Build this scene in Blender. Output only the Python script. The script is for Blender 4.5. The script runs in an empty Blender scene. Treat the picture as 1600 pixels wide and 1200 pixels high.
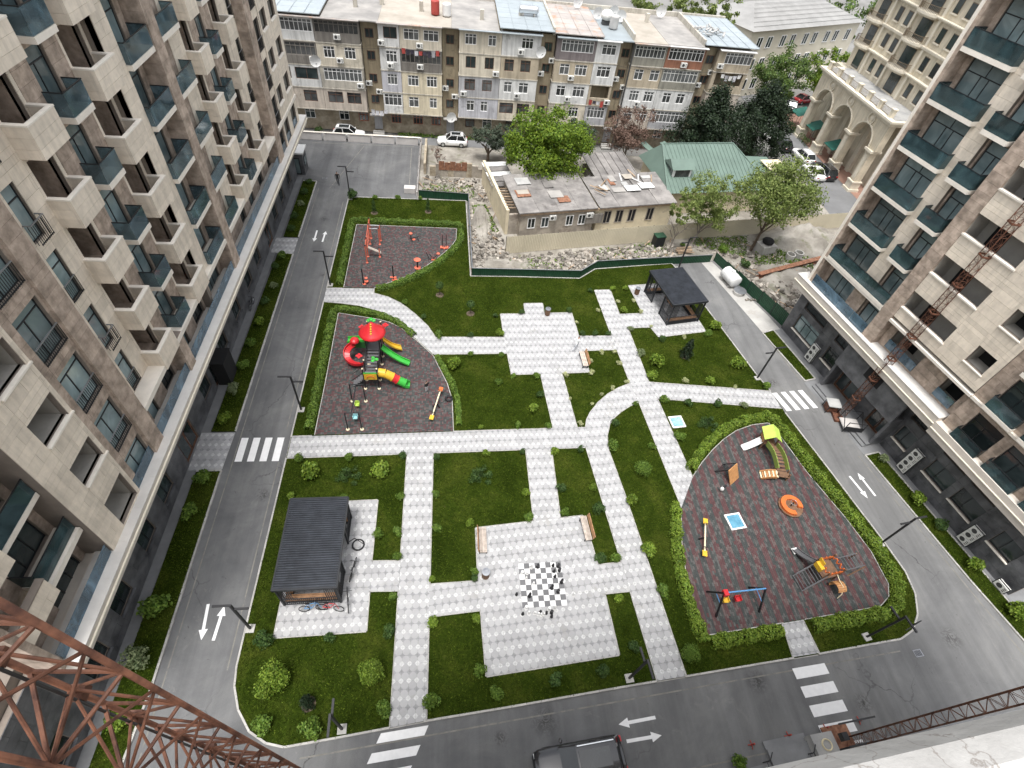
# Courtyard park between apartment towers, seen from an upper floor.
import bpy, math, random
import numpy as np
from mathutils import Vector, Matrix

RAD = math.radians
rnd = random.Random(11)
nrg = np.random.default_rng(5)
scn = bpy.context.scene
COL = scn.collection

# ------------------------------------------------------------------ camera
CAM_H = 36.0
F_PX, PITCH, ROLL, YAW = 831.55, RAD(48.4615), RAD(7.8279), RAD(10.2295)
_f = Vector((math.sin(YAW)*math.cos(PITCH), math.cos(YAW)*math.cos(PITCH), -math.sin(PITCH)))
_r = Vector((math.cos(YAW), -math.sin(YAW), 0))
_u = _r.cross(_f)
CF, CR, CU = _f, _r*math.cos(ROLL)+_u*math.sin(ROLL), -_r*math.sin(ROLL)+_u*math.cos(ROLL)
cam_d = bpy.data.cameras.new('camera')
cam = bpy.data.objects.new('camera', cam_d)
COL.objects.link(cam)
cam_d.sensor_width = 36.0
cam_d.lens = F_PX/1600*36.0
cam_d.clip_start = 0.05
cam_d.clip_end = 1500
cam.matrix_world = Matrix(((CR.x, CU.x, -CF.x, 0), (CR.y, CU.y, -CF.y, 0), (CR.z, CU.z, -CF.z, CAM_H), (0, 0, 0, 1)))
scn.camera = cam

# ------------------------------------------------------------------ sky and sun (bright overcast)
SUN_EL, SUN_AZ = RAD(74), RAD(205)          # azimuth clockwise from +Y
world = bpy.data.worlds.new('World')
scn.world = world
world.use_nodes = True
wn = world.node_tree
wn.nodes.clear()
sky = wn.nodes.new('ShaderNodeTexSky')
sky.sky_type = 'NISHITA'
sky.sun_disc = False
sky.sun_elevation = SUN_EL
sky.sun_rotation = SUN_AZ
sky.air_density = 1.2
sky.dust_density = 4.0
hs = wn.nodes.new('ShaderNodeHueSaturation')
hs.inputs['Saturation'].default_value = 0.22
bg = wn.nodes.new('ShaderNodeBackground')
bg.inputs['Strength'].default_value = 0.15
wo = wn.nodes.new('ShaderNodeOutputWorld')
wn.links.new(sky.outputs[0], hs.inputs['Color'])
wn.links.new(hs.outputs[0], bg.inputs['Color'])
wn.links.new(bg.outputs[0], wo.inputs['Surface'])
sun_d = bpy.data.lights.new('sun', 'SUN')
sun_d.energy = 1.45
sun_d.angle = RAD(13)
sun_d.color = (1.0, 0.975, 0.94)
sun = bpy.data.objects.new('sun', sun_d)
COL.objects.link(sun)
_sd = Vector((math.sin(SUN_AZ)*math.cos(SUN_EL), math.cos(SUN_AZ)*math.cos(SUN_EL), math.sin(SUN_EL)))
sun.rotation_euler = _sd.to_track_quat('Z', 'Y').to_euler()
sun.location = (0, 60, 90)
vs = scn.view_settings
vs.view_transform = 'Standard'
vs.look = 'None'
vs.gamma = 1
vs.use_curve_mapping = False
vs.exposure = 1.15
scn.render.resolution_x, scn.render.resolution_y = 1024, 768

# ------------------------------------------------------------------ survey: photograph pixel -> point on a level plane
def G(x, y, z=0.0):
    d = CF + CR*((x-800)/F_PX) - CU*((y-600)/F_PX)
    t = (z-CAM_H)/d.z
    return Vector((d.x*t, d.y*t, z))

# ------------------------------------------------------------------ materials
def N(nt, kind, **kw):
    n = nt.nodes.new(kind)
    for k, v in kw.items():
        setattr(n, k, v)
    return n

def base_mat(name):
    m = bpy.data.materials.new(name)
    m.use_nodes = True
    return m, m.node_tree, m.node_tree.nodes['Principled BSDF']

def rnd_val(nt):
    g = N(nt, 'ShaderNodeNewGeometry'); o = N(nt, 'ShaderNodeObjectInfo')
    a = N(nt, 'ShaderNodeMath', operation='ADD'); f = N(nt, 'ShaderNodeMath', operation='FRACT')
    nt.links.new(g.outputs['Random Per Island'], a.inputs[0]); nt.links.new(o.outputs['Random'], a.inputs[1])
    nt.links.new(a.outputs[0], f.inputs[0])
    return f.outputs[0]

def noise(nt, scale, detail=5, rough=.6, dist=0.0, vec=None):
    n = N(nt, 'ShaderNodeTexNoise')
    n.inputs['Scale'].default_value = scale; n.inputs['Detail'].default_value = detail
    n.inputs['Roughness'].default_value = rough; n.inputs['Distortion'].default_value = dist
    if vec is None:
        g = N(nt, 'ShaderNodeNewGeometry'); vec = g.outputs['Position']
    nt.links.new(vec, n.inputs['Vector'])
    return n.outputs['Fac']

def ramp(nt, fac, stops):
    r = N(nt, 'ShaderNodeValToRGB')
    e = r.color_ramp.elements
    while len(e) < len(stops): e.new(.5)
    for i, (p, c) in enumerate(stops):
        e[i].position = p; e[i].color = (*c, 1) if len(c) == 3 else c
    nt.links.new(fac, r.inputs['Fac'])
    return r.outputs['Color']

def mixc(nt, fac, a, b, mode='MIX'):
    n = N(nt, 'ShaderNodeMix', data_type='RGBA', blend_type=mode)
    for sock, v in ((n.inputs[0], fac), (n.inputs[6], a), (n.inputs[7], b)):
        if hasattr(v, 'is_linked'): nt.links.new(v, sock)
        elif isinstance(v, (int, float)): sock.default_value = v
        else: sock.default_value = (*v, 1)
    return n.outputs[2]

def bump(nt, bs, fac, strength, dist=.02):
    b = N(nt, 'ShaderNodeBump')
    b.inputs['Strength'].default_value = strength; b.inputs['Distance'].default_value = dist
    nt.links.new(fac, b.inputs['Height']); nt.links.new(b.outputs[0], bs.inputs['Normal'])

def sc3(c, k): return tuple(min(1, max(0, x*k)) for x in c)

def pm(name, c, rough=.8, var=.12, sc=1.5, rv=0.0, bmp=.0, bsc=25, metal=0, c2=None, stain=None, ssc=.6, spec=.4, lo=.35, hi=.65, streak=0):
    """Plain procedural material: mottled colour, per-piece variation, optional second colour and stains."""
    m, nt, bs = base_mat(name)
    f = noise(nt, sc, 6, .62)
    col = ramp(nt, f, [(lo, sc3(c, 1-var)), (hi, c2 if c2 else sc3(c, 1+var))])
    if stain:
        f2 = noise(nt, ssc, 7, .7, .4)
        fac = ramp(nt, f2, [(stain[1], (0, 0, 0)), (stain[1]+.13, (1, 1, 1))])
        col = mixc(nt, fac, col, stain[0])
    if streak:
        g = N(nt, 'ShaderNodeNewGeometry'); mp = N(nt, 'ShaderNodeMapping'); mp.inputs['Scale'].default_value = (2.2, 2.2, .16)
        nt.links.new(g.outputs['Position'], mp.inputs['Vector'])
        sf = noise(nt, 1.0, 6, .7, .2, mp.outputs[0])
        col = mixc(nt, 1.0, col, ramp(nt, sf, [(.36, (1-streak,)*3), (.56, (1, 1, 1))]), 'MULTIPLY')
    if rv:
        r = rnd_val(nt)
        k = ramp(nt, r, [(0, (1-rv,)*3), (1, (1+rv*.6,)*3)])
        col = mixc(nt, 1.0, col, k, 'MULTIPLY')
    nt.links.new(col, bs.inputs['Base Color'])
    bs.inputs['Roughness'].default_value = rough; bs.inputs['Metallic'].default_value = metal
    bs.inputs['Specular IOR Level'].default_value = spec
    if bmp: bump(nt, bs, noise(nt, bsc, 4), bmp)
    return m

def leaf_mat(name, c1, c2, trans=.25, rough=.55):
    m, nt, bs = base_mat(name)
    r = rnd_val(nt)
    col = ramp(nt, r, [(0, c1), (.55, tuple((a+b)/2 for a, b in zip(c1, c2))), (1, c2)])
    n2 = noise(nt, .9, 3)
    col = mixc(nt, 1.0, col, ramp(nt, n2, [(.3, (.72,)*3), (.7, (1.2,)*3)]), 'MULTIPLY')
    nt.links.new(col, bs.inputs['Base Color'])
    bs.inputs['Roughness'].default_value = rough; bs.inputs['Specular IOR Level'].default_value = .25
    t = N(nt, 'ShaderNodeBsdfTranslucent'); mx = N(nt, 'ShaderNodeMixShader')
    nt.links.new(col, t.inputs['Color']); mx.inputs[0].default_value = trans
    out = nt.nodes['Material Output']
    nt.links.new(bs.outputs[0], mx.inputs[1]); nt.links.new(t.outputs[0], mx.inputs[2])
    nt.links.new(mx.outputs[0], out.inputs['Surface'])
    return m

def glass_mat(name, tint, alpha, rough=.05, body=(.03, .06, .07)):
    m, nt, bs = base_mat(name)
    f = noise(nt, .5, 4, .6, 1.2)  # dark and pale patches painted into the glass colour stand for reflections
    nt.links.new(ramp(nt, f, [(.3, sc3(body, .4)), (.52, body), (.72, sc3(body, 1.9))]), bs.inputs['Base Color'])
    bs.inputs['Roughness'].default_value = rough; bs.inputs['Specular IOR Level'].default_value = .8
    t = N(nt, 'ShaderNodeBsdfTransparent'); t.inputs['Color'].default_value = (*tint, 1)
    mx = N(nt, 'ShaderNodeMixShader'); mx.inputs[0].default_value = alpha
    nt.links.new(t.outputs[0], mx.inputs[1]); nt.links.new(bs.outputs[0], mx.inputs[2])
    nt.links.new(mx.outputs[0], nt.nodes['Material Output'].inputs['Surface'])
    return m

MT = {}
def mk(key, *a, **k): MT[key] = pm(key, *a, **k)

# towers
mk('stone_beige', (.71, .63, .525), .75, .08, 2.2, rv=.10, bmp=.15, bsc=40, streak=.16)
mk('stone_brown', (.34, .27, .215), .7, .22, 1.8, rv=.16, bmp=.15, bsc=30, c2=(.52, .42, .345), streak=.15)
mk('stone_light', (.72, .67, .595), .75, .06, 2.0, rv=.05)
mk('stone_dark', (.075, .077, .084), .45, .35, .9, c2=(.135, .137, .145), rv=.12, spec=.5)
mk('joint', (.20, .17, .145), .9, .1)
mk('cornice', (.58, .53, .47), .8, .08, 1.2, stain=((.45, .40, .35), .66), ssc=.5)
mk('cornice_top', (.56, .54, .51), .8, .07, 1.0, stain=((.50, .47, .43), .62), ssc=.8)
mk('cream', (.75, .70, .58), .7, .05)
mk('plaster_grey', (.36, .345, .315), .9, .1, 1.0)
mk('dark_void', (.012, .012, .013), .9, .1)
mk('frame_dark', (.016, .018, .021), .45, .1)
mk('rail_dark', (.02, .022, .025), .4, .1, metal=.3)
mk('rail_grey', (.30, .31, .33), .35, .1, metal=.7)
mk('wood_door', (.085, .038, .022), .5, .4, 3.0, c2=(.15, .07, .04))
mk('bronze', (.05, .05, .05), .3, .2, metal=.3)
def pane_mat(name, a, b, rough=.12):
    m, nt, bs = base_mat(name)
    f = noise(nt, .55, 3, .5, .8); r = rnd_val(nt)
    col = ramp(nt, f, [(.3, a), (.7, b)])
    col = mixc(nt, 1.0, col, ramp(nt, r, [(0, (.45,)*3), (.5, (.95,)*3), (1, (1.3,)*3)]), 'MULTIPLY')
    nt.links.new(col, bs.inputs['Base Color'])
    bs.inputs['Roughness'].default_value = rough; bs.inputs['Specular IOR Level'].default_value = .7
    return m
MT['pane'] = pane_mat('pane', (.11, .155, .165), (.28, .36, .37))
MT['pane_dark'] = pane_mat('pane_dark', (.012, .02, .022), (.045, .06, .062))
MT['pane_old'] = pane_mat('pane_old', (.03, .032, .033), (.14, .145, .145), .2)
MT['glass_blue'] = glass_mat('glass_blue', (.52, .63, .66), .52, .04, (.12, .18, .21))
MT['glass_teal'] = glass_mat('glass_teal', (.40, .52, .54), .6, .03, (.055, .095, .105))
MT['glass_strip'] = glass_mat('glass_strip', (.42, .55, .62), .6, .12, (.12, .19, .25))
# ------------------------------------------------------------------ mesh helpers
class MB:
    def __init__(s): s.v, s.f, s.m = [], [], []
    def add(s, vs, fs, m=0):
        o = len(s.v); s.v.extend(tuple(p) for p in vs)
        s.f.extend(tuple(i+o for i in f) for f in fs); s.m.extend([m]*len(fs))
    def box(s, x0, x1, y0, y1, z0, z1, m=0):
        s.add([(x0, y0, z0), (x1, y0, z0), (x1, y1, z0), (x0, y1, z0), (x0, y0, z1), (x1, y0, z1), (x1, y1, z1), (x0, y1, z1)],
              [(3, 2, 1, 0), (4, 5, 6, 7), (0, 1, 5, 4), (1, 2, 6, 5), (2, 3, 7, 6), (3, 0, 4, 7)], m)
    def bar(s, p, q, w, h, m=0, up=(0, 0, 1)):
        p, q, up = Vector(p), Vector(q), Vector(up)
        d = (q-p).normalized()
        a = d.cross(up)
        if a.length < 1e-4: a = d.cross(Vector((1, 0, 0)))
        a.normalize(); b = a.cross(d).normalized()
        a *= w/2; b *= h/2
        s.add([p-a-b, p+a-b, p+a+b, p-a+b, q-a-b, q+a-b, q+a+b, q-a+b],
              [(0, 1, 2, 3), (7, 6, 5, 4), (1, 0, 4, 5), (2, 1, 5, 6), (3, 2, 6, 7), (0, 3, 7, 4)], m)
    def tube(s, p, q, r0, r1=None, n=6, m=0, cap=True):
        p, q = Vector(p), Vector(q); r1 = r0 if r1 is None else r1
        d = (q-p).normalized()
        a = d.orthogonal().normalized(); b = d.cross(a)
        vs = []
        for c, r in ((p, r0), (q, r1)):
            for i in range(n):
                t = 2*math.pi*i/n
                vs.append(c+a*(r*math.cos(t))+b*(r*math.sin(t)))
        fs = [(i, (i+1) % n, n+(i+1) % n, n+i) for i in range(n)]
        if cap: fs += [tuple(range(n-1, -1, -1)), tuple(range(n, 2*n))]
        s.add(vs, fs, m)
    def path(s, pts, r, n=6, m=0):
        for a, b in zip(pts, pts[1:]): s.tube(a, b, r, None, n, m)
    def prism(s, poly, z0, z1, m=0, ms=None, bottom=True):
        n = len(poly)
        ar = sum(poly[i][0]*poly[(i+1) % n][1]-poly[(i+1) % n][0]*poly[i][1] for i in range(n))
        if ar < 0: poly = poly[::-1]
        vs = [(p[0], p[1], z0) for p in poly]+[(p[0], p[1], z1) for p in poly]
        s.add(vs, [tuple(range(n, 2*n))], m)
        s.add(vs, [(i, (i+1) % n, n+(i+1) % n, n+i) for i in range(n)]+([tuple(range(n-1, -1, -1))] if bottom else []), m if ms is None else ms)
    def extr(s, prof, axis, a0, a1, m=0):
        """profile of (u,z) points pushed along x ('x': u=y) or y ('y': u=x)"""
        n = len(prof)
        f = (lambda u, z, t: (t, u, z)) if axis == 'x' else (lambda u, z, t: (u, t, z))
        vs = [f(u, z, a0) for u, z in prof]+[f(u, z, a1) for u, z in prof]
        s.add(vs, [tuple(range(n-1, -1, -1)), tuple(range(n, 2*n))]+[(i, (i+1) % n, n+(i+1) % n, n+i) for i in range(n)], m)
    def ball(s, c, r, sz=1.0, nu=8, nv=5, m=0, sx=1.0, sy=1.0):
        vs = [(c[0], c[1], c[2]+r*sz)]
        for j in range(1, nv):
            t = math.pi*j/nv
            for i in range(nu):
                a = 2*math.pi*i/nu
                vs.append((c[0]+sx*r*math.sin(t)*math.cos(a), c[1]+sy*r*math.sin(t)*math.sin(a), c[2]+sz*r*math.cos(t)))
        vs.append((c[0], c[1], c[2]-r*sz))
        fs = [(0, 1+i, 1+(i+1) % nu) for i in range(nu)]
        for j in range(nv-2):
            for i in range(nu):
                a = 1+j*nu+i; b = 1+j*nu+(i+1) % nu
                fs.append((a, a+nu, b+nu, b))
        L = len(vs)-1
        fs += [(L, L-nu+(i+1) % nu, L-nu+i) for i in range(nu)]
        s.add(vs, fs, m)
    def lathe(s, prof, c=(0, 0, 0), n=10, m=0):
        vs, fs = [], []
        for r, z in prof:
            for i in range(n):
                a = 2*math.pi*i/n
                vs.append((c[0]+r*math.cos(a), c[1]+r*math.sin(a), c[2]+z))
        for j in range(len(prof)-1):
            for i in range(n):
                a = j*n+i; b = j*n+(i+1) % n
                fs.append((a, b, b+n, a+n))
        fs += [tuple(range(n-1, -1, -1)), tuple(range((len(prof)-1)*n, len(prof)*n))]
        s.add(vs, fs, m)
    def strip(s, pts, w, z0, z1, m=0):
        """a wall or band following a polyline"""
        for a, b in zip(pts, pts[1:]):
            s.bar((a[0], a[1], (z0+z1)/2), (b[0], b[1], (z0+z1)/2), w, z1-z0, m)
    def mesh(s, name, mats, smooth=False):
        me = bpy.data.meshes.new(name)
        me.from_pydata(s.v, [], s.f)
        for k in (mats if isinstance(mats, (list, tuple)) else [mats]): me.materials.append(MT[k] if isinstance(k, str) else k)
        if any(s.m): me.polygons.foreach_set('material_index', s.m)
        if smooth: me.polygons.foreach_set('use_smooth', [True]*len(me.polygons))
        me.update()
        return me
    def build(s, name, mats, parent=None, smooth=False, kind=None):
        return place(name, s.mesh(name, mats, smooth), parent, kind=kind)

def place(name, me, parent=None, loc=(0, 0, 0), scale=None, rz=0.0, kind=None):
    o = bpy.data.objects.new(name, me)
    COL.objects.link(o)
    if parent is not None: o.parent = parent
    o.location = loc
    if rz: o.rotation_euler = (0, 0, rz)
    if scale is not None: o.scale = scale
    if kind: o['kind'] = kind
    return o

def tag(o, label, cat, group=None):
    o['label'] = label; o['category'] = cat
    if group: o['group'] = group
    return o

def thing(name, label, cat, loc=(0, 0, 0), rz=0.0, group=None):
    o = bpy.data.objects.new(name, None)
    COL.objects.link(o)
    o.empty_display_size = .3
    o.location = loc; o.rotation_euler = (0, 0, rz)
    return tag(o, label, cat, group)

def dup(root, loc, rz, label, group=None, parent=None):
    def cp(o, par):
        c = o.copy(); COL.objects.link(c); c.parent = par
        for ch in kids.get(o.name, []): cp(ch, c)
        return c
    kids = {}
    def walk(o):
        kids[o.name] = list(o.children)
        for c in o.children: walk(c)
    walk(root)
    r = cp(root, parent)
    r.location = loc; r.rotation_euler = (0, 0, rz); r['label'] = label
    if group: r['group'] = group
    return r

_UC = {}
def ucube(mat):
    if mat not in _UC:
        b = MB(); b.box(-.5, .5, -.5, .5, -.5, .5)
        _UC[mat] = b.mesh('block_'+mat, mat)
    return _UC[mat]
def piece(name, mat, par, x0, x1, y0, y1, z0, z1):
    return place(name, ucube(mat), par, ((x0+x1)/2, (y0+y1)/2, (z0+z1)/2), (abs(x1-x0), abs(y1-y0), abs(z1-z0)))

def inside(p, poly):
    x, y = p[0], p[1]; c = False; n = len(poly); j = n-1
    for i in range(n):
        xi, yi = poly[i][0], poly[i][1]; xj, yj = poly[j][0], poly[j][1]
        if (yi > y) != (yj > y) and x < (xj-xi)*(y-yi)/(yj-yi)+xi: c = not c
        j = i
    return c
def inside_np(X, Y, poly):
    c = np.zeros(X.shape, bool); n = len(poly); j = n-1
    for i in range(n):
        xi, yi = poly[i][0], poly[i][1]; xj, yj = poly[j][0], poly[j][1]
        if yi != yj:
            t = ((yi > Y) != (yj > Y)) & (X < (xj-xi)*(Y-yi)/(yj-yi)+xi)
            c ^= t
        j = i
    return c
def clip(poly, win):
    """Sutherland-Hodgman: part of poly inside convex ccw window"""
    out = list(poly)
    for i in range(len(win)):
        a, b = win[i], win[(i+1) % len(win)]
        ex, ey = b[0]-a[0], b[1]-a[1]
        inp, out = out, []
        if not inp: return []
        for k in range(len(inp)):
            p, q = inp[k-1], inp[k]
            dp = ex*(p[1]-a[1])-ey*(p[0]-a[0]); dq = ex*(q[1]-a[1])-ey*(q[0]-a[0])
            if (dp >= 0) != (dq >= 0):
                t = dp/(dp-dq); out.append((p[0]+(q[0]-p[0])*t, p[1]+(q[1]-p[1])*t))
            if dq >= 0: out.append(q)
    return out
def area(p): return .5*sum(p[i-1][0]*p[i][1]-p[i][0]*p[i-1][1] for i in range(len(p)))
def ordinal(i):
    w = ['first', 'second', 'third', 'fourth', 'fifth', 'sixth', 'seventh', 'eighth', 'ninth', 'tenth', 'eleventh', 'twelfth', 'thirteenth', 'fourteenth', 'fifteenth', 'sixteenth', 'seventeenth', 'eighteenth']
    return w[i] if i < len(w) else str(i+1)+'th'

# numpy leaf clouds: every leaf is a small kinked quad
def leaf_mesh(name, P, Nrm, size, mat, aspect=.6, jitter=.9):
    n = len(P)
    d = Nrm+nrg.normal(0, jitter, (n, 3)); d /= np.linalg.norm(d, axis=1)[:, None]+1e-9
    t = np.cross(d, nrg.normal(0, 1, (n, 3))); t /= np.linalg.norm(t, axis=1)[:, None]+1e-9
    b = np.cross(d, t)
    s = (size*nrg.uniform(.65, 1.35, n))[:, None]
    V = np.stack([P-t*s*.5, P+b*s*aspect*.5+d*s*.08, P+t*s*.5, P-b*s*aspect*.5+d*s*.08], 1).reshape(-1, 3)
    me = bpy.data.meshes.new(name)
    me.vertices.add(4*n); me.vertices.foreach_set('co', V.astype(np.float32).ravel())
    me.loops.add(4*n); me.loops.foreach_set('vertex_index', np.arange(4*n, dtype=np.int32))
    me.polygons.add(n); me.polygons.foreach_set('loop_start', np.arange(0, 4*n, 4, dtype=np.int32))
    me.materials.append(MT[mat] if isinstance(mat, str) else mat)
    me.update(calc_edges=True)
    return me
# ------------------------------------------------------------------ ground, roads, lawns, paths
def asphalt_mat():
    m, nt, bs = base_mat('asphalt')
    g = N(nt, 'ShaderNodeNewGeometry'); pos = g.outputs['Position']
    col = ramp(nt, noise(nt, .22, 7, .68, .5, pos), [(.32, (.092, .093, .096)), (.5, (.118, .119, .121)), (.68, (.155, .155, .153))])
    grit = ramp(nt, noise(nt, 45, 2, .7, 0, pos), [(.3, (.8,)*3), (.7, (1.18,)*3)])
    col = mixc(nt, 1.0, col, grit, 'MULTIPLY')
    dust = ramp(nt, noise(nt, .55, 8, .75, 1.2, pos), [(.6, (0, 0, 0)), (.78, (1, 1, 1))])
    col = mixc(nt, mixc(nt, .5, (0, 0, 0), dust), col, (.26, .25, .235))
    sx = N(nt, 'ShaderNodeSeparateXYZ'); nt.links.new(pos, sx.inputs[0]); mr = N(nt, 'ShaderNodeMapRange'); mr.inputs['From Min'].default_value = -4; mr.inputs['From Max'].default_value = 34; mr.inputs['To Min'].default_value = 0; mr.inputs['To Max'].default_value = .17; nt.links.new(sx.outputs[0], mr.inputs['Value'])
    film = ramp(nt, noise(nt, .09, 8, .72, 1.5, pos), [(.28, (.45,)*3), (.62, (1, 1, 1))])
    col = mixc(nt, mixc(nt, 1.0, film, mr.outputs[0], 'MULTIPLY'), col, (.33, .325, .31))
    spots = ramp(nt, noise(nt, 1.7, 6, .7, 1.5, pos), [(.66, (0, 0, 0)), (.70, (1, 1, 1))])
    col = mixc(nt, mixc(nt, .6, (0, 0, 0), spots), col, (.035, .034, .033))
    vo = N(nt, 'ShaderNodeTexVoronoi', feature='DISTANCE_TO_EDGE'); vo.inputs['Scale'].default_value = .16
    mp = N(nt, 'ShaderNodeVectorMath', operation='ADD'); nv = N(nt, 'ShaderNodeTexNoise'); nv.inputs['Scale'].default_value = 1.3; nv.inputs['Detail'].default_value = 6
    nt.links.new(pos, nv.inputs['Vector']); nt.links.new(pos, mp.inputs[0]); nt.links.new(nv.outputs['Color'], mp.inputs[1]); nt.links.new(mp.outputs[0], vo.inputs['Vector'])
    crk = ramp(nt, vo.outputs['Distance'], [(0, (1, 1, 1)), (.006, (0, 0, 0))])
    brk = ramp(nt, noise(nt, .12, 3, .5, 0, pos), [(.5, (0, 0, 0)), (.62, (1, 1, 1))])
    col = mixc(nt, mixc(nt, 1.0, crk, brk, 'MULTIPLY'), col, (.05, .05, .05))
    for px, py, r in ((5.6, 5.3, 1.0), (19.3, 6.6, .8), (-13.4, 20.6, .7), (-13.1, 46.5, .5), (31.0, 31.6, .7), (34.2, 8.4, .9), (25.8, 5.0, .7), (-14.6, 57.0, .6), (3.0, 4.6, .5)):
        ds = N(nt, 'ShaderNodeVectorMath', operation='DISTANCE'); ds.inputs[1].default_value = (px, py, 0); nt.links.new(pos, ds.inputs[0])
        msk = ramp(nt, ds.outputs['Value'], [(0, (1, 1, 1)), (min(.99, r), (0, 0, 0))])
        blot = ramp(nt, noise(nt, 2.6, 7, .8, 2.0, pos), [(.46, (0, 0, 0)), (.52, (1, 1, 1))])
        col = mixc(nt, mixc(nt, .75, (0, 0, 0), mixc(nt, 1.0, msk, blot, 'MULTIPLY')), col, (.028, .026, .024))
    trk = N(nt, 'ShaderNodeMapping'); trk.inputs['Scale'].default_value = (1.1, .05, 1); nt.links.new(pos, trk.inputs['Vector'])
    col = mixc(nt, 1.0, col, ramp(nt, noise(nt, 1.0, 4, .6, .3, trk.outputs[0]), [(.35, (.86,)*3), (.65, (1.1,)*3)]), 'MULTIPLY')
    nt.links.new(col, bs.inputs['Base Color'])
    bs.inputs['Roughness'].default_value = .9; bs.inputs['Specular IOR Level'].default_value = .18
    bump(nt, bs, noise(nt, 60, 3, .6, 0, pos), .25, .01)
    return m
MT['asphalt'] = asphalt_mat()
def grass_mat():
    m, nt, bs = base_mat('grass_soil')
    g = N(nt, 'ShaderNodeNewGeometry'); pos = g.outputs['Position']
    col = ramp(nt, noise(nt, .35, 6, .65, .4, pos), [(.3, (.012, .021, .002)), (.5, (.022, .036, .004)), (.72, (.050, .062, .010))])
    fine = ramp(nt, noise(nt, 7, 5, .75, .3, pos), [(.28, (.45,)*3), (.5, (.95,)*3), (.72, (1.7, 1.6, 1.3))])
    col = mixc(nt, 1.0, col, fine, 'MULTIPLY')
    dry = ramp(nt, noise(nt, 3.5, 6, .75, .2, pos), [(.60, (0, 0, 0)), (.72, (1, 1, 1))])
    col = mixc(nt, mixc(nt, .45, (0, 0, 0), dry), col, (.07, .068, .026))
    bare = ramp(nt, noise(nt, .8, 7, .7, .8, pos), [(.66, (0, 0, 0)), (.78, (1, 1, 1))])
    col = mixc(nt, mixc(nt, .6, (0, 0, 0), bare), col, (.085, .075, .03))
    nt.links.new(col, bs.inputs['Base Color'])
    bs.inputs['Roughness'].default_value = .95; bs.inputs['Specular IOR Level'].default_value = .03
    bump(nt, bs, noise(nt, 14, 5, .7, 0, pos), .8, .06)
    return m
MT['grass_soil'] = grass_mat()
MT['grass_blade'] = leaf_mat('grass_blade', (.030, .056, .005), (.130, .172, .024), .35, .9); MT['grass_blade'].node_tree.nodes['Principled BSDF'].inputs['Specular IOR Level'].default_value = .04
mk('tile_body', (.335, .335, .338), .8, .07, .9, rv=.12, bmp=.1, stain=((.285, .28, .268), .56), ssc=.45)
mk('tile_white', (.48, .48, .48), .75, .05, 2, rv=.08)
mk('tile_grey', (.255, .255, .263), .8, .07, 2, rv=.10)
mk('mortar', (.24, .235, .225), .95, .12, 2.0)
mk('kerb_stone', (.36, .35, .33), .85, .12, 1.5, rv=.15, stain=((.28, .27, .25), .6), ssc=1.2)
mk('pavement', (.17, .173, .177), .85, .14, .8, rv=.12, stain=((.16, .16, .16), .6), ssc=.7)
mk('concrete', (.36, .35, .33), .9, .14, .6, stain=((.30, .28, .25), .57), ssc=.4)
mk('paint_white', (.66, .66, .66), .75, .05, 3, stain=((.45, .45, .44), .69), ssc=3.0)
mk('paint_worn', (.165, .158, .14), .85, .2, 1.5, stain=((.115, .115, .115), .5), ssc=1.8)
mk('earth', (.20, .18, .15), .95, .3, .35, bmp=.6, bsc=3, c2=(.32, .30, .265), stain=((.085, .095, .035), .56), ssc=.3)
mk('city_ground', (.16, .157, .148), .95, .2, .1, c2=(.21, .205, .195))
mk('street', (.15, .152, .155), .9, .14, .3, stain=((.15, .15, .15), .6), ssc=.5)
mk('rubber_bed', (.05, .047, .05), .9, .1)
mk('red_pave', (.27, .16, .12), .85, .1, 1.0)

def sheet(name, poly, z, mat, z0=None, kind='structure'):
    b = MB()
    if z0 is None:
        n = len(poly)
        if area(poly) < 0: poly = poly[::-1]
        b.add([(p[0], p[1], z) for p in poly], [tuple(range(n))])
    else: b.prism(poly, z0, z, 0)
    return b.build(name, mat, kind=kind)

sheet('ground', [(-500, -300), (500, -300), (500, 700), (-500, 700)], -.10, 'city_ground')
sheet('court_road', [(-19.6, -6), (46, -6), (43.2, 1), (35.5, 39.5), (31.9, 51.2), (26.0, 50.4), (20, 40), (2, 40), (2, 62.2), (-4, 62.6), (-4.2, 77), (-21.5, 76.8), (-21.5, 66.8), (-19.6, 66.8)], 0, 'asphalt')
sheet('building_site', [(-4.2, 62.6), (2.4, 62.2), (2.4, 47.0), (14.4, 47.0), (16.6, 48.8), (31.2, 50.9), (36, 39.5), (37, 39.6), (70, 52), (60, 62), (52, 75), (20, 78.0), (-4.0, 78.0)], -.02, 'earth')
sheet('back_street', [(-40, 76.9), (-4.3, 77.2), (16, 77.2), (16, 79.4), (-40, 79.4)], .004, 'street')
sheet('side_street', [(52.5, 60), (56.2, 120), (59.6, 120), (59.2, 60)], .004, 'street')
sheet('church_pavement', [(59.25, 62), (59.6, 100), (64.5, 100), (64.5, 62)], .01, 'red_pave')

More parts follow.
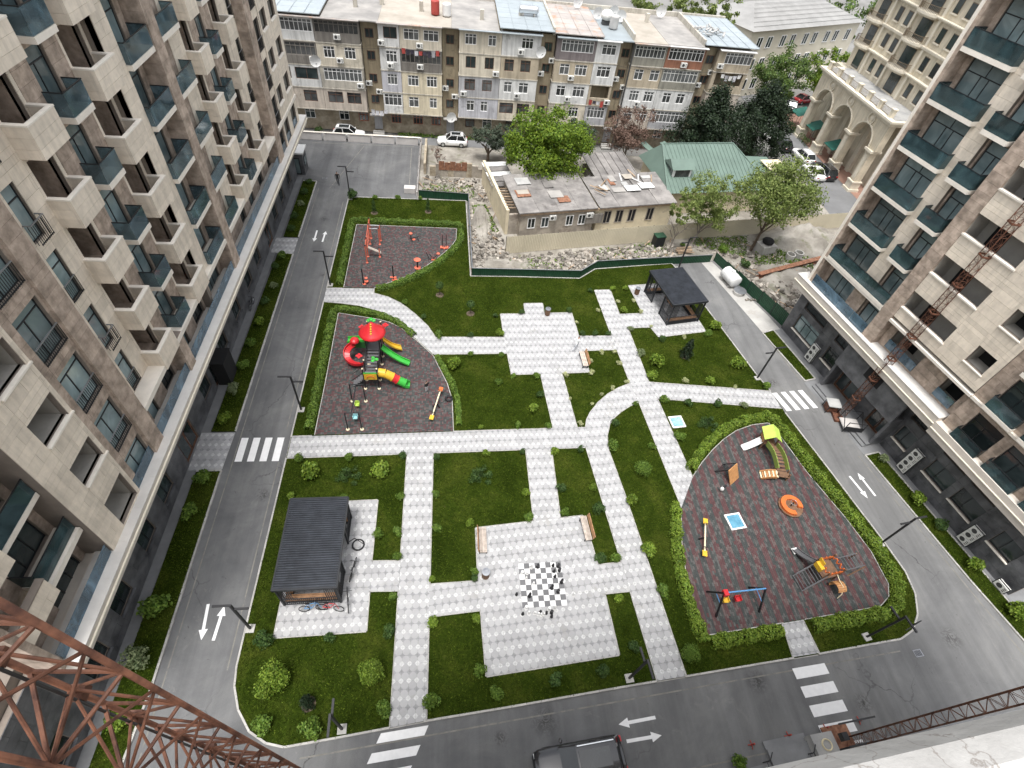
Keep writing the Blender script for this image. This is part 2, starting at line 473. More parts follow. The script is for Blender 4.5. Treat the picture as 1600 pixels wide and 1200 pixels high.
# --- central island
ISL = [(-12.35, 61.5), (-12.4, 31.6), (-12.4, 23.7), (-12.4, 14.6), (-12.4, 10.5), (-12.4, 9.2), (-12.25, 8.1), (-11.75, 6.9), (-10.9, 5.8), (-9.9, 5.2), (-8.9, 4.95),
       (-6.2, 5.2), (-3.3, 5.5), (-1.4, 5.7), (3.7, 6.12), (10.9, 6.78), (14.7, 7.1), (20.5, 7.6), (24.1, 7.9), (27.9, 8.27), (30.4, 8.5), (31.6, 9.0), (32.6, 10.0), (33.3, 11.4),
       (33.5, 13.0), (33.1, 15.6), (32.5, 18.5), (31.9, 21.5), (30.55, 27.9), (30.2, 30.5), (29.65, 32.5), (28.35, 39.2), (27.7, 42.4), (26.2, 49.7), (26.0, 50.2), (16.5, 48.7), (14.4, 46.9), (6.9, 46.9), (2.3, 46.8), (2.1, 62.2), (-11.3, 62.0)]
lawn = sheet('lawn', ISL, .09, 'grass_soil', -.05)
# --- playground rubber areas
PG1 = [(-10.7, 55.9), (.85, 55.8), (.75, 53.6), (.3, 52.4), (-.5, 51.1), (-1.5, 49.6), (-2.6, 48.3), (-3.8, 47.1), (-5.2, 46.0), (-6.5, 45.2), (-7.7, 44.4), (-10.7, 44.35)]
PG2 = [(-10.6, 25.85), (.35, 26.12), (.25, 29.5), (-.2, 31.4), (-1.1, 33.7), (-1.45, 34.7), (-2.8, 36.4), (-4.7, 38.5), (-5.8, 39.2), (-6.9, 39.6), (-10.7, 40.4), (-10.6, 31.5)]
PG3 = [(17.9, 18.7), (19.6, 21.3), (20.9, 22.7), (22.2, 23.9), (23.6, 25.0), (25.1, 25.9), (26.8, 26.5), (28.4, 26.7), (28.9, 25.3), (29.7, 21.5), (31.0, 17.3), (31.6, 14.6), (31.6, 12.2), (31.1, 11.3), (30.1, 10.7), (24.1, 10.1), (22.5, 9.95), (16.95, 9.45), (16.7, 11.2), (16.7, 13.4), (17.1, 15.8)]
def rub_mat(name, cols):
    m, nt, bs = base_mat(name)
    r = rnd_val(nt)
    st = [(i/len(cols), c) for i, c in enumerate(cols)]
    col = ramp(nt, r, st)
    wear = ramp(nt, noise(nt, .8, 6, .7, .5), [(.55, (0, 0, 0)), (.75, (1, 1, 1))])
    col = mixc(nt, mixc(nt, .35, (0, 0, 0), wear), col, (.12, .11, .108))
    nt.links.new(col, bs.inputs['Base Color']); bs.inputs['Roughness'].default_value = .95; bs.inputs['Specular IOR Level'].default_value = .08
    return m
MT['rub_red'] = rub_mat('rub_red', [(.080, .042, .043), (.090, .049, .050), (.073, .040, .041), (.096, .058, .057), (.082, .044, .045), (.108, .082, .078)])
MT['rub_dark'] = rub_mat('rub_dark', [(.046, .050, .049), (.052, .058, .056), (.044, .047, .047), (.060, .064, .062), (.049, .056, .054), (.086, .087, .084)])
def rubber(poly, label, stripes, name='rubber_surface'):
    root = thing(name, label, 'play surface')
    b = MB(); b.prism(poly, .06, .115, 0); b.build('base_layer', 'rubber_bed', root)
    w = MB()
    x0, x1 = min(p[0] for p in poly), max(p[0] for p in poly); y0, y1 = min(p[1] for p in poly), max(p[1] for p in poly)
    def lay(win, m):
        c = [((win[0]+win[1])/2, (win[2]+win[3])/2)]
        q = [(win[0], win[2]), (win[1], win[2]), (win[1], win[3]), (win[0], win[3])]
        ins = [inside(p, poly) for p in q]
        z = .128+rnd.uniform(-.003, .004)
        if all(ins): pl = q
        elif any(ins): pl = clip(poly, q)
        else: return
        if len(pl) < 3: return
        n = len(pl); w.add([(p[0], p[1], z) for p in pl]+[(p[0], p[1], .11) for p in pl],
                           [tuple(range(n))]+[(i, n+i, n+(i+1) % n, (i+1) % n) for i in range(n)], m)
    g = .012
    if stripes:      # staggered columns, two bricks red then two dark
        cw, ch = .15, .27; i = 0; x = x0
        while x < x1:
            y = y0-(ch/2 if i % 2 else 0)
            while y < y1:
                red = (i//3) % 2 == 0
                if rnd.random() < .03: red = not red
                lay((x+g/2, x+cw-g/2, y+g/2, y+ch-g/2), 0 if red else 1)
                y += ch
            x += cw; i += 1
    else:            # basket weave of 40 cm squares, two bricks each
        s = .25; i = 0; x = x0
        while x < x1:
            j = 0; y = y0
            while y < y1:
                for k in range(2):
                    mm = 0 if rnd.random() < .46 else 1
                    if (i+j) % 2: lay((x+g/2, x+s-g/2, y+k*s/2+g/2, y+(k+1)*s/2-g/2), mm)
                    else: lay((x+k*s/2+g/2, x+(k+1)*s/2-g/2, y+g/2, y+s-g/2), mm)
                y += s; j += 1
            x += s; i += 1
    w.build('rubber_bricks', ['rub_red', 'rub_dark'], root, kind='stuff')
    return root
rubber(PG1, 'mottled red and grey rubber surface under the orange fitness machines', False)
rubber(PG2, 'mottled red and grey rubber surface under the slide tower', False)
rubber(PG3, 'red and dark striped rubber surface of the wooden playground', True)

# --- tiled paths
PATHS = [  # (polygon, tile frame origin, tile frame angle)
 ([(-3.25, 5.5), (-1.25, 5.72), (-1.25, 24.0), (-3.25, 23.95)], (-3.25, 24.0), 0.0),
 ([(-12.35, 23.7), (-3.25, 23.95), (-1.25, 24.0), (6.25, 24.22), (8.35, 24.28), (11.3, 24.36), (11.6, 26.37), (10.85, 26.35), (8.8, 26.3), (.35, 26.06), (-12.35, 25.7)], (-3.25, 24.0), .028),
 ([(-10.6, 10.65), (-5.1, 10.75), (-5.15, 13.25), (-5.2, 15.25), (-5.2, 19.9), (-10.6, 19.75)], (-10.6, 10.65), .015),
 ([(-5.15, 13.25), (-3.25, 13.2), (-3.25, 15.2), (-5.2, 15.25)], (-10.6, 10.65), .015),
 ([(2.3, 7.8), (10.75, 8.55), (10.55, 12.4), (10.45, 14.4), (10.0, 18.2), (8.25, 18.05), (6.25, 17.86), (1.95, 17.45), (2.0, 13.6), (2.1, 11.7)], (2.3, 7.8), .085),
 ([(-1.25, 11.45), (2.1, 11.7), (2.0, 13.6), (-1.25, 13.5)], (2.3, 7.8), .085),
 ([(10.55, 12.4), (12.38, 12.5), (12.2, 14.5), (10.45, 14.4)], (2.3, 7.8), .085),
 ([(6.25, 17.86), (8.25, 18.05), (8.35, 24.28), (6.25, 24.22)], (6.25, 24.22), .03),
 ([(12.85, 6.95), (14.75, 7.1), (14.2, 13.5), (13.6, 20.1), (13.15, 24.0), (13.15, 24.45), (11.3, 24.36), (12.2, 14.5), (12.38, 12.5)], (12.85, 6.95), .085),
 ([(11.3, 24.36), (13.15, 24.45), (13.3, 25.5), (13.8, 26.8), (14.4, 27.5), (15.1, 28.1), (16.0, 28.7), (16.95, 29.15), (16.7, 31.4), (15.4, 30.8), (14.3, 30.1), (13.2, 29.1), (12.3, 28.0), (11.85, 27.2), (11.6, 26.37)], (12.85, 6.95), .085),
 ([(16.95, 29.15), (17.0, 29.1), (17.9, 18.7), (19.6, 21.3), (18.8, 29.6), (18.7, 31.52), (18.5, 31.6), (16.7, 31.4)], (16.95, 29.15), .085),
 ([(18.8, 29.6), (30.4, 28.4), (30.2, 30.45), (18.7, 31.52)], (18.8, 29.6), -.09),
 ([(16.7, 31.4), (18.5, 31.6), (18.15, 38.95), (17.7, 41.0), (17.5, 45.0), (15.75, 44.85), (16.2, 37.7), (16.35, 35.8)], (16.7, 31.4), .06),
 ([(12.85, 35.6), (16.35, 35.8), (16.2, 37.7), (12.8, 37.6)], (5.7, 32.45), .04),
 ([(5.7, 32.45), (8.4, 32.55), (10.4, 32.65), (13.05, 32.8), (12.85, 35.6), (12.8, 37.6), (12.6, 41.1), (9.7, 40.95), (9.7, 42.5), (7.75, 42.4), (7.75, 40.8), (5.2, 40.7), (5.35, 37.3), (5.5, 35.15)], (5.7, 32.45), .04),
 ([(8.8, 26.3), (10.85, 26.35), (10.4, 32.65), (8.4, 32.55)], (8.8, 26.3), .04),
 ([(17.7, 41.0), (18.15, 38.95), (20.6, 39.1), (21.1, 37.65), (26.4, 38.6), (25.3, 46.6), (19.8, 45.8), (20.3, 41.2)], (20.3, 41.2), .14),
 ([(-12.4, 42.1), (-10.5, 41.9), (-8.8, 41.6), (-6.7, 40.8), (-4.8, 39.2), (-3.1, 37.0), (-1.4, 34.95), (5.5, 35.15), (5.35, 37.3), (-1.3, 37.2), (-2.1, 38.8), (-3.3, 40.4), (-4.1, 41.3), (-4.9, 42.1), (-6.2, 43.0), (-7.65, 43.55), (-7.7, 44.3), (-12.4, 44.2)], (-12.4, 42.1), .015),
 ([(22.4, 9.9), (23.95, 10.05), (24.15, 7.95), (22.25, 7.8)], (22.4, 9.8), .085),
]
OUTP = [([(-19.25, 22.75), (-16.85, 22.75), (-16.75, 26.2), (-19.25, 26.2)], (-19.25, 22.75), 0.0),
        ([(-19.1, 50.1), (-16.75, 50.0), (-16.75, 52.95), (-19.1, 52.85)], (-19.1, 50.1), 0.0)]
TS = .462; TC = .158
tm = MB()
def tile_regions(x, y, flip, s=TS, g=.004):
    a, b, c, d = x+g, x+s-g, y+g, y+s-g; t = TC
    lo, hi = (1, 2) if flip else (2, 1)
    return [([(a+t, c), (b-t, c), (b, c+t), (b, d-t), (b-t, d), (a+t, d), (a, d-t), (a, c+t)], 0),
            ([(a, c), (a+t, c), (a, c+t)], lo), ([(b-t, c), (b, c), (b, c+t)], lo),
            ([(b, d-t), (b, d), (b-t, d)], hi), ([(a, d-t), (a+t, d), (a, d)], hi)]
TILE_ME = {}
for fl in (0, 1):
    b = MB()
    for poly, m in tile_regions(0, 0, fl): b.add([(p[0], p[1], 0) for p in poly], [tuple(range(len(poly)))], m)
    q = [(.004, .004), (TS-.004, .004), (TS-.004, TS-.004), (.004, TS-.004)]
    b.add([(p[0], p[1], 0) for p in q]+[(p[0], p[1], -.035) for p in q], [(i, i+4, (i+1) % 4+4, (i+1) % 4) for i in range(4)], 0)
    TILE_ME[fl] = b.mesh('paving_tile', ['tile_body', 'tile_white', 'tile_grey'])
ZT = .122
def tile_paths(name, paths, zt, zbed, thick=True):
    bed = MB()
    for poly, o, a in paths: bed.prism(poly, zbed-.06, zbed, 0)
    root = bed.build(name, 'mortar', kind='structure')
    full = []; rest = MB()
    for poly, o, a in paths:
        ca, sa = math.cos(a), math.sin(a)
        L = [((p[0]-o[0])*ca+(p[1]-o[1])*sa, -(p[0]-o[0])*sa+(p[1]-o[1])*ca) for p in poly]
        W = lambda p: (o[0]+p[0]*ca-p[1]*sa, o[1]+p[0]*sa+p[1]*ca)
        i0, i1 = math.floor(min(p[0] for p in L)/TS), math.ceil(max(p[0] for p in L)/TS)
        j0, j1 = math.floor(min(p[1] for p in L)/TS), math.ceil(max(p[1] for p in L)/TS)
        for i in range(i0, i1):
            for j in range(j0, j1):
                x, y = i*TS, j*TS
                cs = [(x, y), (x+TS, y), (x+TS, y+TS), (x, y+TS), (x+TS/2, y), (x+TS, y+TS/2), (x+TS/2, y+TS), (x, y+TS/2)]
                ins = [inside(p, L) for p in cs]
                if all(ins):
                    w = W((x, y)); full.append(((w[0])**2+(w[1])**2, w, a, j % 2)); continue
                for reg, m in tile_regions(x, y, j % 2):
                    c = clip(L, reg)
                    if len(c) >= 3 and abs(area(c)) > 4e-4:
                        if area(c) < 0: c = c[::-1]
                        rest.add([(*W(p), zt) for p in c], [tuple(range(len(c)))], m)
    full.sort(key=lambda t: t[0])
    for k, (d, w, a, f) in enumerate(full):
        z = zt+rnd.uniform(-.003, .003)
        if k < 300: place('paving_tile', TILE_ME[f], root, (w[0], w[1], z), None, a)
        else:
            ca, sa = math.cos(a), math.sin(a)
            for reg, m in tile_regions(0, 0, f):
                rest.add([(w[0]+p[0]*ca-p[1]*sa, w[1]+p[0]*sa+p[1]*ca, z) for p in reg], [tuple(range(len(reg)))], m)
    rest.build('paving_tiles', ['tile_body', 'tile_white', 'tile_grey'], root, kind='stuff')
    return root
tile_paths('path', PATHS, ZT, .088)
tile_paths('entrance_path', OUTP, .035, .006)
# thin concrete edging where paths meet grass
edg = MB()
ALLP = [p for p, _, _ in PATHS]+[PG1, PG2, PG3]
for poly in ALLP:
    sgn = 1 if area(poly) > 0 else -1
    for a, b in zip(poly, poly[1:]+poly[:1]):
        L = math.hypot(b[0]-a[0], b[1]-a[1])
        if L < .2: continue
        nx, ny = sgn*(b[1]-a[1])/L, -sgn*(b[0]-a[0])/L
        n = max(1, int(L/.5))
        for k in range(n):
            t0, t1 = k/n, (k+1)/n
            mx, my = a[0]+(b[0]-a[0])*(t0+t1)/2+nx*.12, a[1]+(b[1]-a[1])*(t0+t1)/2+ny*.12
            if any(inside((mx, my), q) for q in ALLP if q is not poly) or not inside((mx, my), ISL): continue
            p = (a[0]+(b[0]-a[0])*t0+nx*.035, a[1]+(b[1]-a[1])*t0+ny*.035); q = (a[0]+(b[0]-a[0])*t1+nx*.035, a[1]+(b[1]-a[1])*t1+ny*.035)
            edg.bar((*p, .075), (*q, .075), .06, .12)
o = edg.build('path_edging', 'kerb_stone', kind='structure')

# kerbs: every stone its own piece
def kerb(name, pts, w=.11, z1=.135, step=.95, gaps=()):
    root = bpy.data.objects.new(name, None); COL.objects.link(root); root['kind'] = 'structure'
    for a, b in zip(pts, pts[1:]):
        L = math.hypot(b[0]-a[0], b[1]-a[1]); n = max(1, round(L/step)); ang = math.atan2(b[1]-a[1], b[0]-a[0])
        for k in range(n):
            t = (k+.5)/n; x, y = a[0]+(b[0]-a[0])*t, a[1]+(b[1]-a[1])*t
            low = any(abs(x-gx) < gr and abs(y-gy) < gr for gx, gy, gr in gaps)
            zz = .03 if low else z1
            place('kerb_stone', ucube('kerb_stone'), root, (x, y, zz/2-.05), (L/n-.012, w, zz+.1), ang)
    return root
kerb('kerb', ISL+ISL[:1], gaps=[(-12.4, 24.7, 1.2), (-12.4, 43.2, 1.3), (-2.3, 5.6, 1.1), (13.8, 7.0, 1.1), (23.2, 7.85, 1.1), (30.4, 29.4, 1.4)])
STR = {'Lnear': [(-18.6, 2), (-18.6, 22.65), (-16.85, 22.7), (-16.8, 8.3), (-16.9, 6.6), (-17.2, 2)],
       'Lmid': [(-18.55, 26.3), (-16.75, 26.3), (-16.75, 49.9), (-18.35, 49.95)],
       'Lfar': [(-18.35, 53.1), (-16.75, 53.05), (-16.75, 65.4), (-18.4, 65.4)],
       'Rfar': [(32.7, 38.5), (34.1, 39.0), (35.55, 32.1), (34.35, 31.8)],
       'Rnear': [(35.95, 23.2), (37.4, 23.5), (40.5, 9.4), (41.5, 5.0), (40.2, 5.0), (38.3, 12.2)],
       'Bot': [(14.0, 1.9), (17.2, 2.2), (17.35, .8), (14.0, .5)]}
for k, p in STR.items():
    sheet('planting_strip', p, .085, 'grass_soil', -.05)
    kerb('kerb', (p+p[:1]) if k[0] != 'L' else p[1:4] if k != 'Lnear' else p[1:6], .13, .12)
sheet('pavement', [(-19.4, 2), (-18.62, 2), (-18.62, 66.5), (-19.4, 66.5)], .012, 'pavement')
sheet('pavement', [(35.3, 39.4), (34.15, 39.0), (35.6, 32.05), (34.2, 31.7), (35.95, 23.25), (37.45, 23.55), (41.2, 7.5), (43, 7.8), (39.0, 24), (36.5, 36)], .012, 'pavement')
sheet('concrete_apron', [(29.9, 50.6), (31.3, 50.9), (34.5, 41.4), (35.0, 39.2), (32.75, 38.7), (31.4, 44.5)], .016, 'concrete')
sheet('pavement', [(17.3, .8), (17.2, 2.3), (24, 3.0), (40, 4.4), (40, -4), (17.3, -4)], .012, 'pavement')

# road paint
def paint(name, polys, mat='paint_white', z=.005):
    b = MB()
    for p in polys:
        if area(p) < 0: p = p[::-1]
        b.add([(q[0], q[1], z) for q in p], [tuple(range(len(p)))])
    return b.build(name, mat, kind='structure')
def arrow(tip, tail, w=.09, hw=.26, hl=.62):
    tx, ty = tip; sx, sy = tail; L = math.hypot(tx-sx, ty-sy); dx, dy = (tx-sx)/L, (ty-sy)/L; nx, ny = -dy, dx
    hx, hy = tx-dx*hl, ty-dy*hl
    return [(sx+nx*w, sy+ny*w), (sx-nx*w, sy-ny*w), (hx-nx*w, hy-ny*w), (hx-nx*hw, hy-ny*hw), (tx, ty), (hx+nx*hw, hy+ny*hw), (hx+nx*w, hy+ny*w)]
for tip, tail in [((-14.05, 12.75), (-14.15, 10.7)), ((-14.85, 10.75), (-15.05, 12.9)), ((-15.0, 52.4), (-15.0, 54.6)), ((-14.02, 54.5), (-14.08, 52.4)),
                  ((33.95, 19.1), (33.45, 21.2)), ((34.35, 21.5), (34.75, 19.3)), ((9.95, 4.85), (12.26, 5.07)), ((12.4, 4.16), (10.25, 4.0))]:
    paint('road_arrow', [arrow(tip, tail)])
def zebra(p0, du, dv, n, gap, w, L):
    for i in range(n):
        x, y = p0[0]+du[0]*i*gap, p0[1]+du[1]*i*gap
        paint('crossing_stripe', [[(x, y), (x+du[0]*w, y+du[1]*w), (x+du[0]*w+dv[0]*L, y+du[1]*w+dv[1]*L), (x+dv[0]*L, y+dv[1]*L)]])
zebra((-16.15, 23.5), (1, 0), (0, 1), 4, .90, .52, 2.2)
zebra((30.9, 28.15), (.995, .12), (-.26, .965), 4, .93, .5, 2.25)
zebra((21.95, 7.17), (.085, -.996), (.996, .085), 6, 1.05, .62, 2.35)
zebra((-3.75, 5.28), (-.42, -.91), (.996, .085), 5, 1.0, .52, 2.65)
worn = [[(-12.95, 26.5), (-12.87, 26.5), (-12.87, 61), (-12.95, 61)], [(-12.95, 9), (-12.87, 9), (-12.87, 23.4), (-12.95, 23.4)], [(-16.3, 4), (-16.22, 4), (-16.22, 64), (-16.3, 64)],
        [(-8, 4.35), (30, 7.75), (30, 7.83), (-8, 4.43)], [(-2, 1.0), (20, 3.0), (20, 3.08), (-2, 1.08)], [(35.3, 23.2), (38.9, 6.5), (39.0, 6.5), (35.4, 23.2)], [(-19.0, 76), (-5, 76.4), (-5, 76.5), (-19, 76.1)],
        [(-15.0, 64), (-12.0, 75.8), (-11.9, 75.8), (-14.9, 64)], [(-5.2, 64.5), (-5.1, 64.5), (-5.3, 76), (-5.4, 76)], [(30.8, 49), (33.9, 32), (34.0, 32), (30.9, 49)]]
paint('edge_line', worn, 'paint_worn', .004)

# grass blades over every lawn, one mass
pts = []
def scatter(poly, dens, holes):
    x0, x1 = min(p[0] for p in poly), max(p[0] for p in poly); y0, y1 = min(p[1] for p in poly), max(p[1] for p in poly)
    n = int((x1-x0)*(y1-y0)*dens)
    X = nrg.uniform(x0, x1, n); Y = nrg.uniform(y0, y1, n)
    k = inside_np(X, Y, poly)
    for h in holes: k &= ~inside_np(X, Y, h)
    return np.stack([X[k], Y[k]], 1)
P2 = [scatter(ISL, 150, ALLP)]+[scatter(p, 150, []) for p in STR.values()]
P2 = np.concatenate(P2)
P3 = np.concatenate([P2, np.full((len(P2), 1), .105)], 1)
NN = nrg.normal(0, 1.2, (len(P3), 3)); NN[:, 2] = .25; P3[:, 2] += nrg.uniform(-.01, .03, len(P3))
gme = leaf_mesh('grass', P3, NN, np.full(len(P3), .12), 'grass_blade', .4, .55)
place('grass', gme, kind='stuff')
# ------------------------------------------------------------------ apartment towers
ZF = lambda k: 7.0+3.33*k
CRS = .666
class Tower:
    """local frame: x along the facade, y into the building, z up; facade plane at y = 0"""
    def __init__(s, name, label, loc, rz):
        s.root = thing(name, label, 'building', loc, rz)
        s.core = MB(); s.pan = []; s.wc = {}
        c, n = math.cos(rz), math.sin(rz)
        dx, dy = -loc[0], -loc[1]
        s.cam = (dx*c+dy*n, -dx*n+dy*c, CAM_H)
    def wall(s, a, b, z0, z1, d, mat, L=1.75, th=.3, clad=True):
        if b-a < .02 or z1-z0 < .02: return
        s.core.box(a, b, d+.045, d+th+.045, z0, z1, 0)
        if not clad: return
        k = math.floor(z0/CRS)
        while k*CRS < z1-.01:
            c0, c1 = max(z0, k*CRS), min(z1, (k+1)*CRS)
            if c1-c0 > .04:
                off = (L/2 if k % 2 else 0); i = math.floor((a-off)/L)
                while i*L+off < b-.01:
                    p0, p1 = max(a, i*L+off), min(b, (i+1)*L+off)
                    if p1-p0 > .04: s.pan.append((p0+.006, p1-.006, d, d+.04, c0+.006, c1-.006, mat))
                    i += 1
            k += 1
    def wallh(s, a, b, z0, z1, d, mat, holes, **kw):
        xs = sorted({a, b}|{min(max(h[i], a), b) for h in holes for i in (0, 1)})
        for x0, x1 in zip(xs, xs[1:]):
            if x1-x0 < .01: continue
            m = (x0+x1)/2
            hs = sorted((h[2], h[3]) for h in holes if h[0] < m < h[1])
            z = z0
            for h0, h1 in hs:
                s.wall(x0, x1, z, min(h0, z1), d, mat, **kw); z = max(z, h1)
            s.wall(x0, x1, z, z1, d, mat, **kw)
    def pier(s, a, b, d0, d1, z0, z1, mat):
        s.core.box(a+.02, b-.02, d0+.02, d1, z0, z1, 0)
        k = math.floor(z0/CRS)
        while k*CRS < z1-.01:
            c0, c1 = max(z0, k*CRS), min(z1, (k+1)*CRS)
            if c1-c0 > .03: s.pan.append((a, b, d0, d1-.01, c0+.006, c1-.006, mat))
            k += 1
    def window(s, a, b, z0, z1, d, mull=(.5,), trans=(.78,), pane='pane', frame='frame_dark'):
        w, h = round(b-a, 2), round(z1-z0, 2)
        key = (w, h, mull, trans, pane, frame)
        if key not in s.wc:
            f = MB(); t = .055
            f.box(0, w, 0, .07, 0, t); f.box(0, w, 0, .07, h-t, h); f.box(0, t, 0, .07, t, h-t); f.box(w-t, w, 0, .07, t, h-t)
            hz = h*trans[0] if trans else h-t
            for q in trans: f.box(t, w-t, .002, .068, h*q-.03, h*q+.03)
            for q in mull: f.box(w*q-.03, w*q+.03, .004, .066, t, hz-.03)
            if trans and len(mull) > 1: f.box(w*.5-.025, w*.5+.025, .004, .066, hz+.03, h-t)
            p = MB(); p.box(t, w-t, .035, .05, t, h-t)
            s.wc[key] = (f.mesh('window', frame), p.mesh('pane', pane))
        f, p = s.wc[key]
        o = place('window', f, s.root, (a, d, z0)); place('pane', p, o)
        return o
    def cached(s, key, fn):
        if key not in s.wc: s.wc[key] = fn()
        return s.wc[key]
    def glass_balcony(s, a, b, z, d0, d1, glass='glass_blue', slab='stone_light', h=1.08, sides=(1, 1)):
        w, t = round(b-a, 2), round(d1-d0, 2)
        def mkit():
            sl = MB(); sl.box(0, w, 0, t, -.28, 0)
            gf = MB(); gf.box(.02, w-.02, .02, .035, .03, h)
            gs = MB(); gs.box(.02, .035, .05, t, .03, h)
            r = MB(); r.box(.0, w, .0, .05, h, h+.04)
            if sides[0]: r.box(.0, .05, .05, t, h, h+.04)
            if sides[1]: r.box(w-.05, w, .05, t, h, h+.04)
            return sl.mesh('slab', slab), gf.mesh('glass_panel', glass), gs.mesh('glass_panel', glass), r.mesh('handrail', 'rail_dark')
        sl, gf, gs, r = s.cached(('gb', w, t, glass, slab, h, sides), mkit)
        o = place('balcony', sl, s.root, (a, d0, z))
        place('glass_panel', gf, o)
        if sides[0]: place('glass_panel', gs, o)
        if sides[1]: place('glass_panel', gs, o, (w-.055, 0, 0))
        place('handrail', r, o)
    def box_balcony(s, a, b, z, d0, d1):
        w, t = round(b-a, 2), round(d1-d0, 2)
        def mkit():
            m = MB(); th = .18
            for c0, c1 in ((-.35, .09), (.10, .57), (.58, 1.05)):
                m.box(0, w, 0, th, c0, c1); m.box(0, th, th+.006, t, c0, c1); m.box(w-th, w, th+.006, t, c0, c1)
            m.box(.01, w-.01, .01, t, -.34, -.02, 0)
            c = MB(); e = .02
            c.box(-e, w+e, -e, th+.03, 1.052, 1.13); c.box(-e, th+.03, th+.03, t, 1.052, 1.13); c.box(w-th-.03, w+e, th+.03, t, 1.052, 1.13)
            return m.mesh('balcony', 'stone_beige'), c.mesh('coping', 'stone_light')
        m, c = s.cached(('bb', w, t), mkit)
        o = place('balcony', m, s.root, (a, d0, z)); place('coping', c, o)
    def railing(s, a, b, z, d0, d1, h=1.02):
        w, t = round(b-a, 2), round(d1-d0, 2)
        def mkit():
            r = MB()
            r.box(0, w, 0, .05, h-.05, h, 1); r.box(0, w, 0, .04, .04, .08)
            if t > .08: r.box(0, .04, .05, t, h-.05, h, 1); r.box(w-.04, w, .05, t, h-.05, h, 1)
            n = max(3, int(w/.13))
            for i in range(n+1): x = .02+(w-.04)*i/n; r.box(x-.011, x+.011, .008, .03, .0, h-.05)
            if t > .08:
                for i in range(1, max(2, int(t/.13))):
                    y = .05+i*.13
                    for x in (.02, w-.02): r.box(x-.011, x+.011, y-.011, y+.011, 0, h-.05)
            return r.mesh('railing', ['rail_dark', 'rail_grey'])
        place('railing', s.cached(('rl', w, t), mkit), s.root, (a, d0, z))
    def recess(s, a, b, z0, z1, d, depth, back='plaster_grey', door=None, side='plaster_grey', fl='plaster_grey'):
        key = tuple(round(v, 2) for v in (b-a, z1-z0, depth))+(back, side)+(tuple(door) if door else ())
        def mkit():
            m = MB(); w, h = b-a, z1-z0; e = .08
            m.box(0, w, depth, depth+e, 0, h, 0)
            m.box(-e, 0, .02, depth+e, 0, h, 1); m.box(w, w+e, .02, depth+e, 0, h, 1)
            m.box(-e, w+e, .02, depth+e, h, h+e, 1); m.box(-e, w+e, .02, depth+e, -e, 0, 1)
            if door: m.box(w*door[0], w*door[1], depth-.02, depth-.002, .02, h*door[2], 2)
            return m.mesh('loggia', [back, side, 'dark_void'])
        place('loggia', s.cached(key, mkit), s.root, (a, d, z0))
    def finish(s, body):
        for bx in body: s.core.box(*bx, 0)
        s.core.build('structure_frame', 'joint', s.root)
        cx, cy, cz = s.cam
        s.pan.sort(key=lambda p: -((p[1]-p[0])*(p[5]-p[4]))**.5/(((p[0]+p[1])/2-cx)**2+(p[2]-cy)**2+((p[4]+p[5])/2-cz)**2)**.5)
        # pieces in the part of the facade the photograph shows come first
        vis = [p for p in s.pan if s.seen(p)]; hid = [p for p in s.pan if not s.seen(p)]
        mats = sorted({p[6] for p in s.pan}); rest = MB()
        for i, p in enumerate(vis+hid):
            if i < 300: piece('cladding_panel', p[6], s.root, *p[:6])
            else: rest.box(*p[:6], mats.index(p[6]))
        rest.build('cladding_panels', mats, s.root, kind='stuff')
    def seen(s, p):
        rz = s.root.rotation_euler.z; c, n = math.cos(rz), math.sin(rz)
        x, y, z = (p[0]+p[1])/2, p[2], (p[4]+p[5])/2
        v = Vector((s.root.location.x+x*c-y*n, s.root.location.y+x*n+y*c, z-CAM_H))
        zz = v.dot(CF)
        if zz <= .1: return False
        px, py = 800+F_PX*v.dot(CR)/zz, 600-F_PX*v.dot(CU)/zz
        return -20 < px < 1620 and -20 < py < 1220

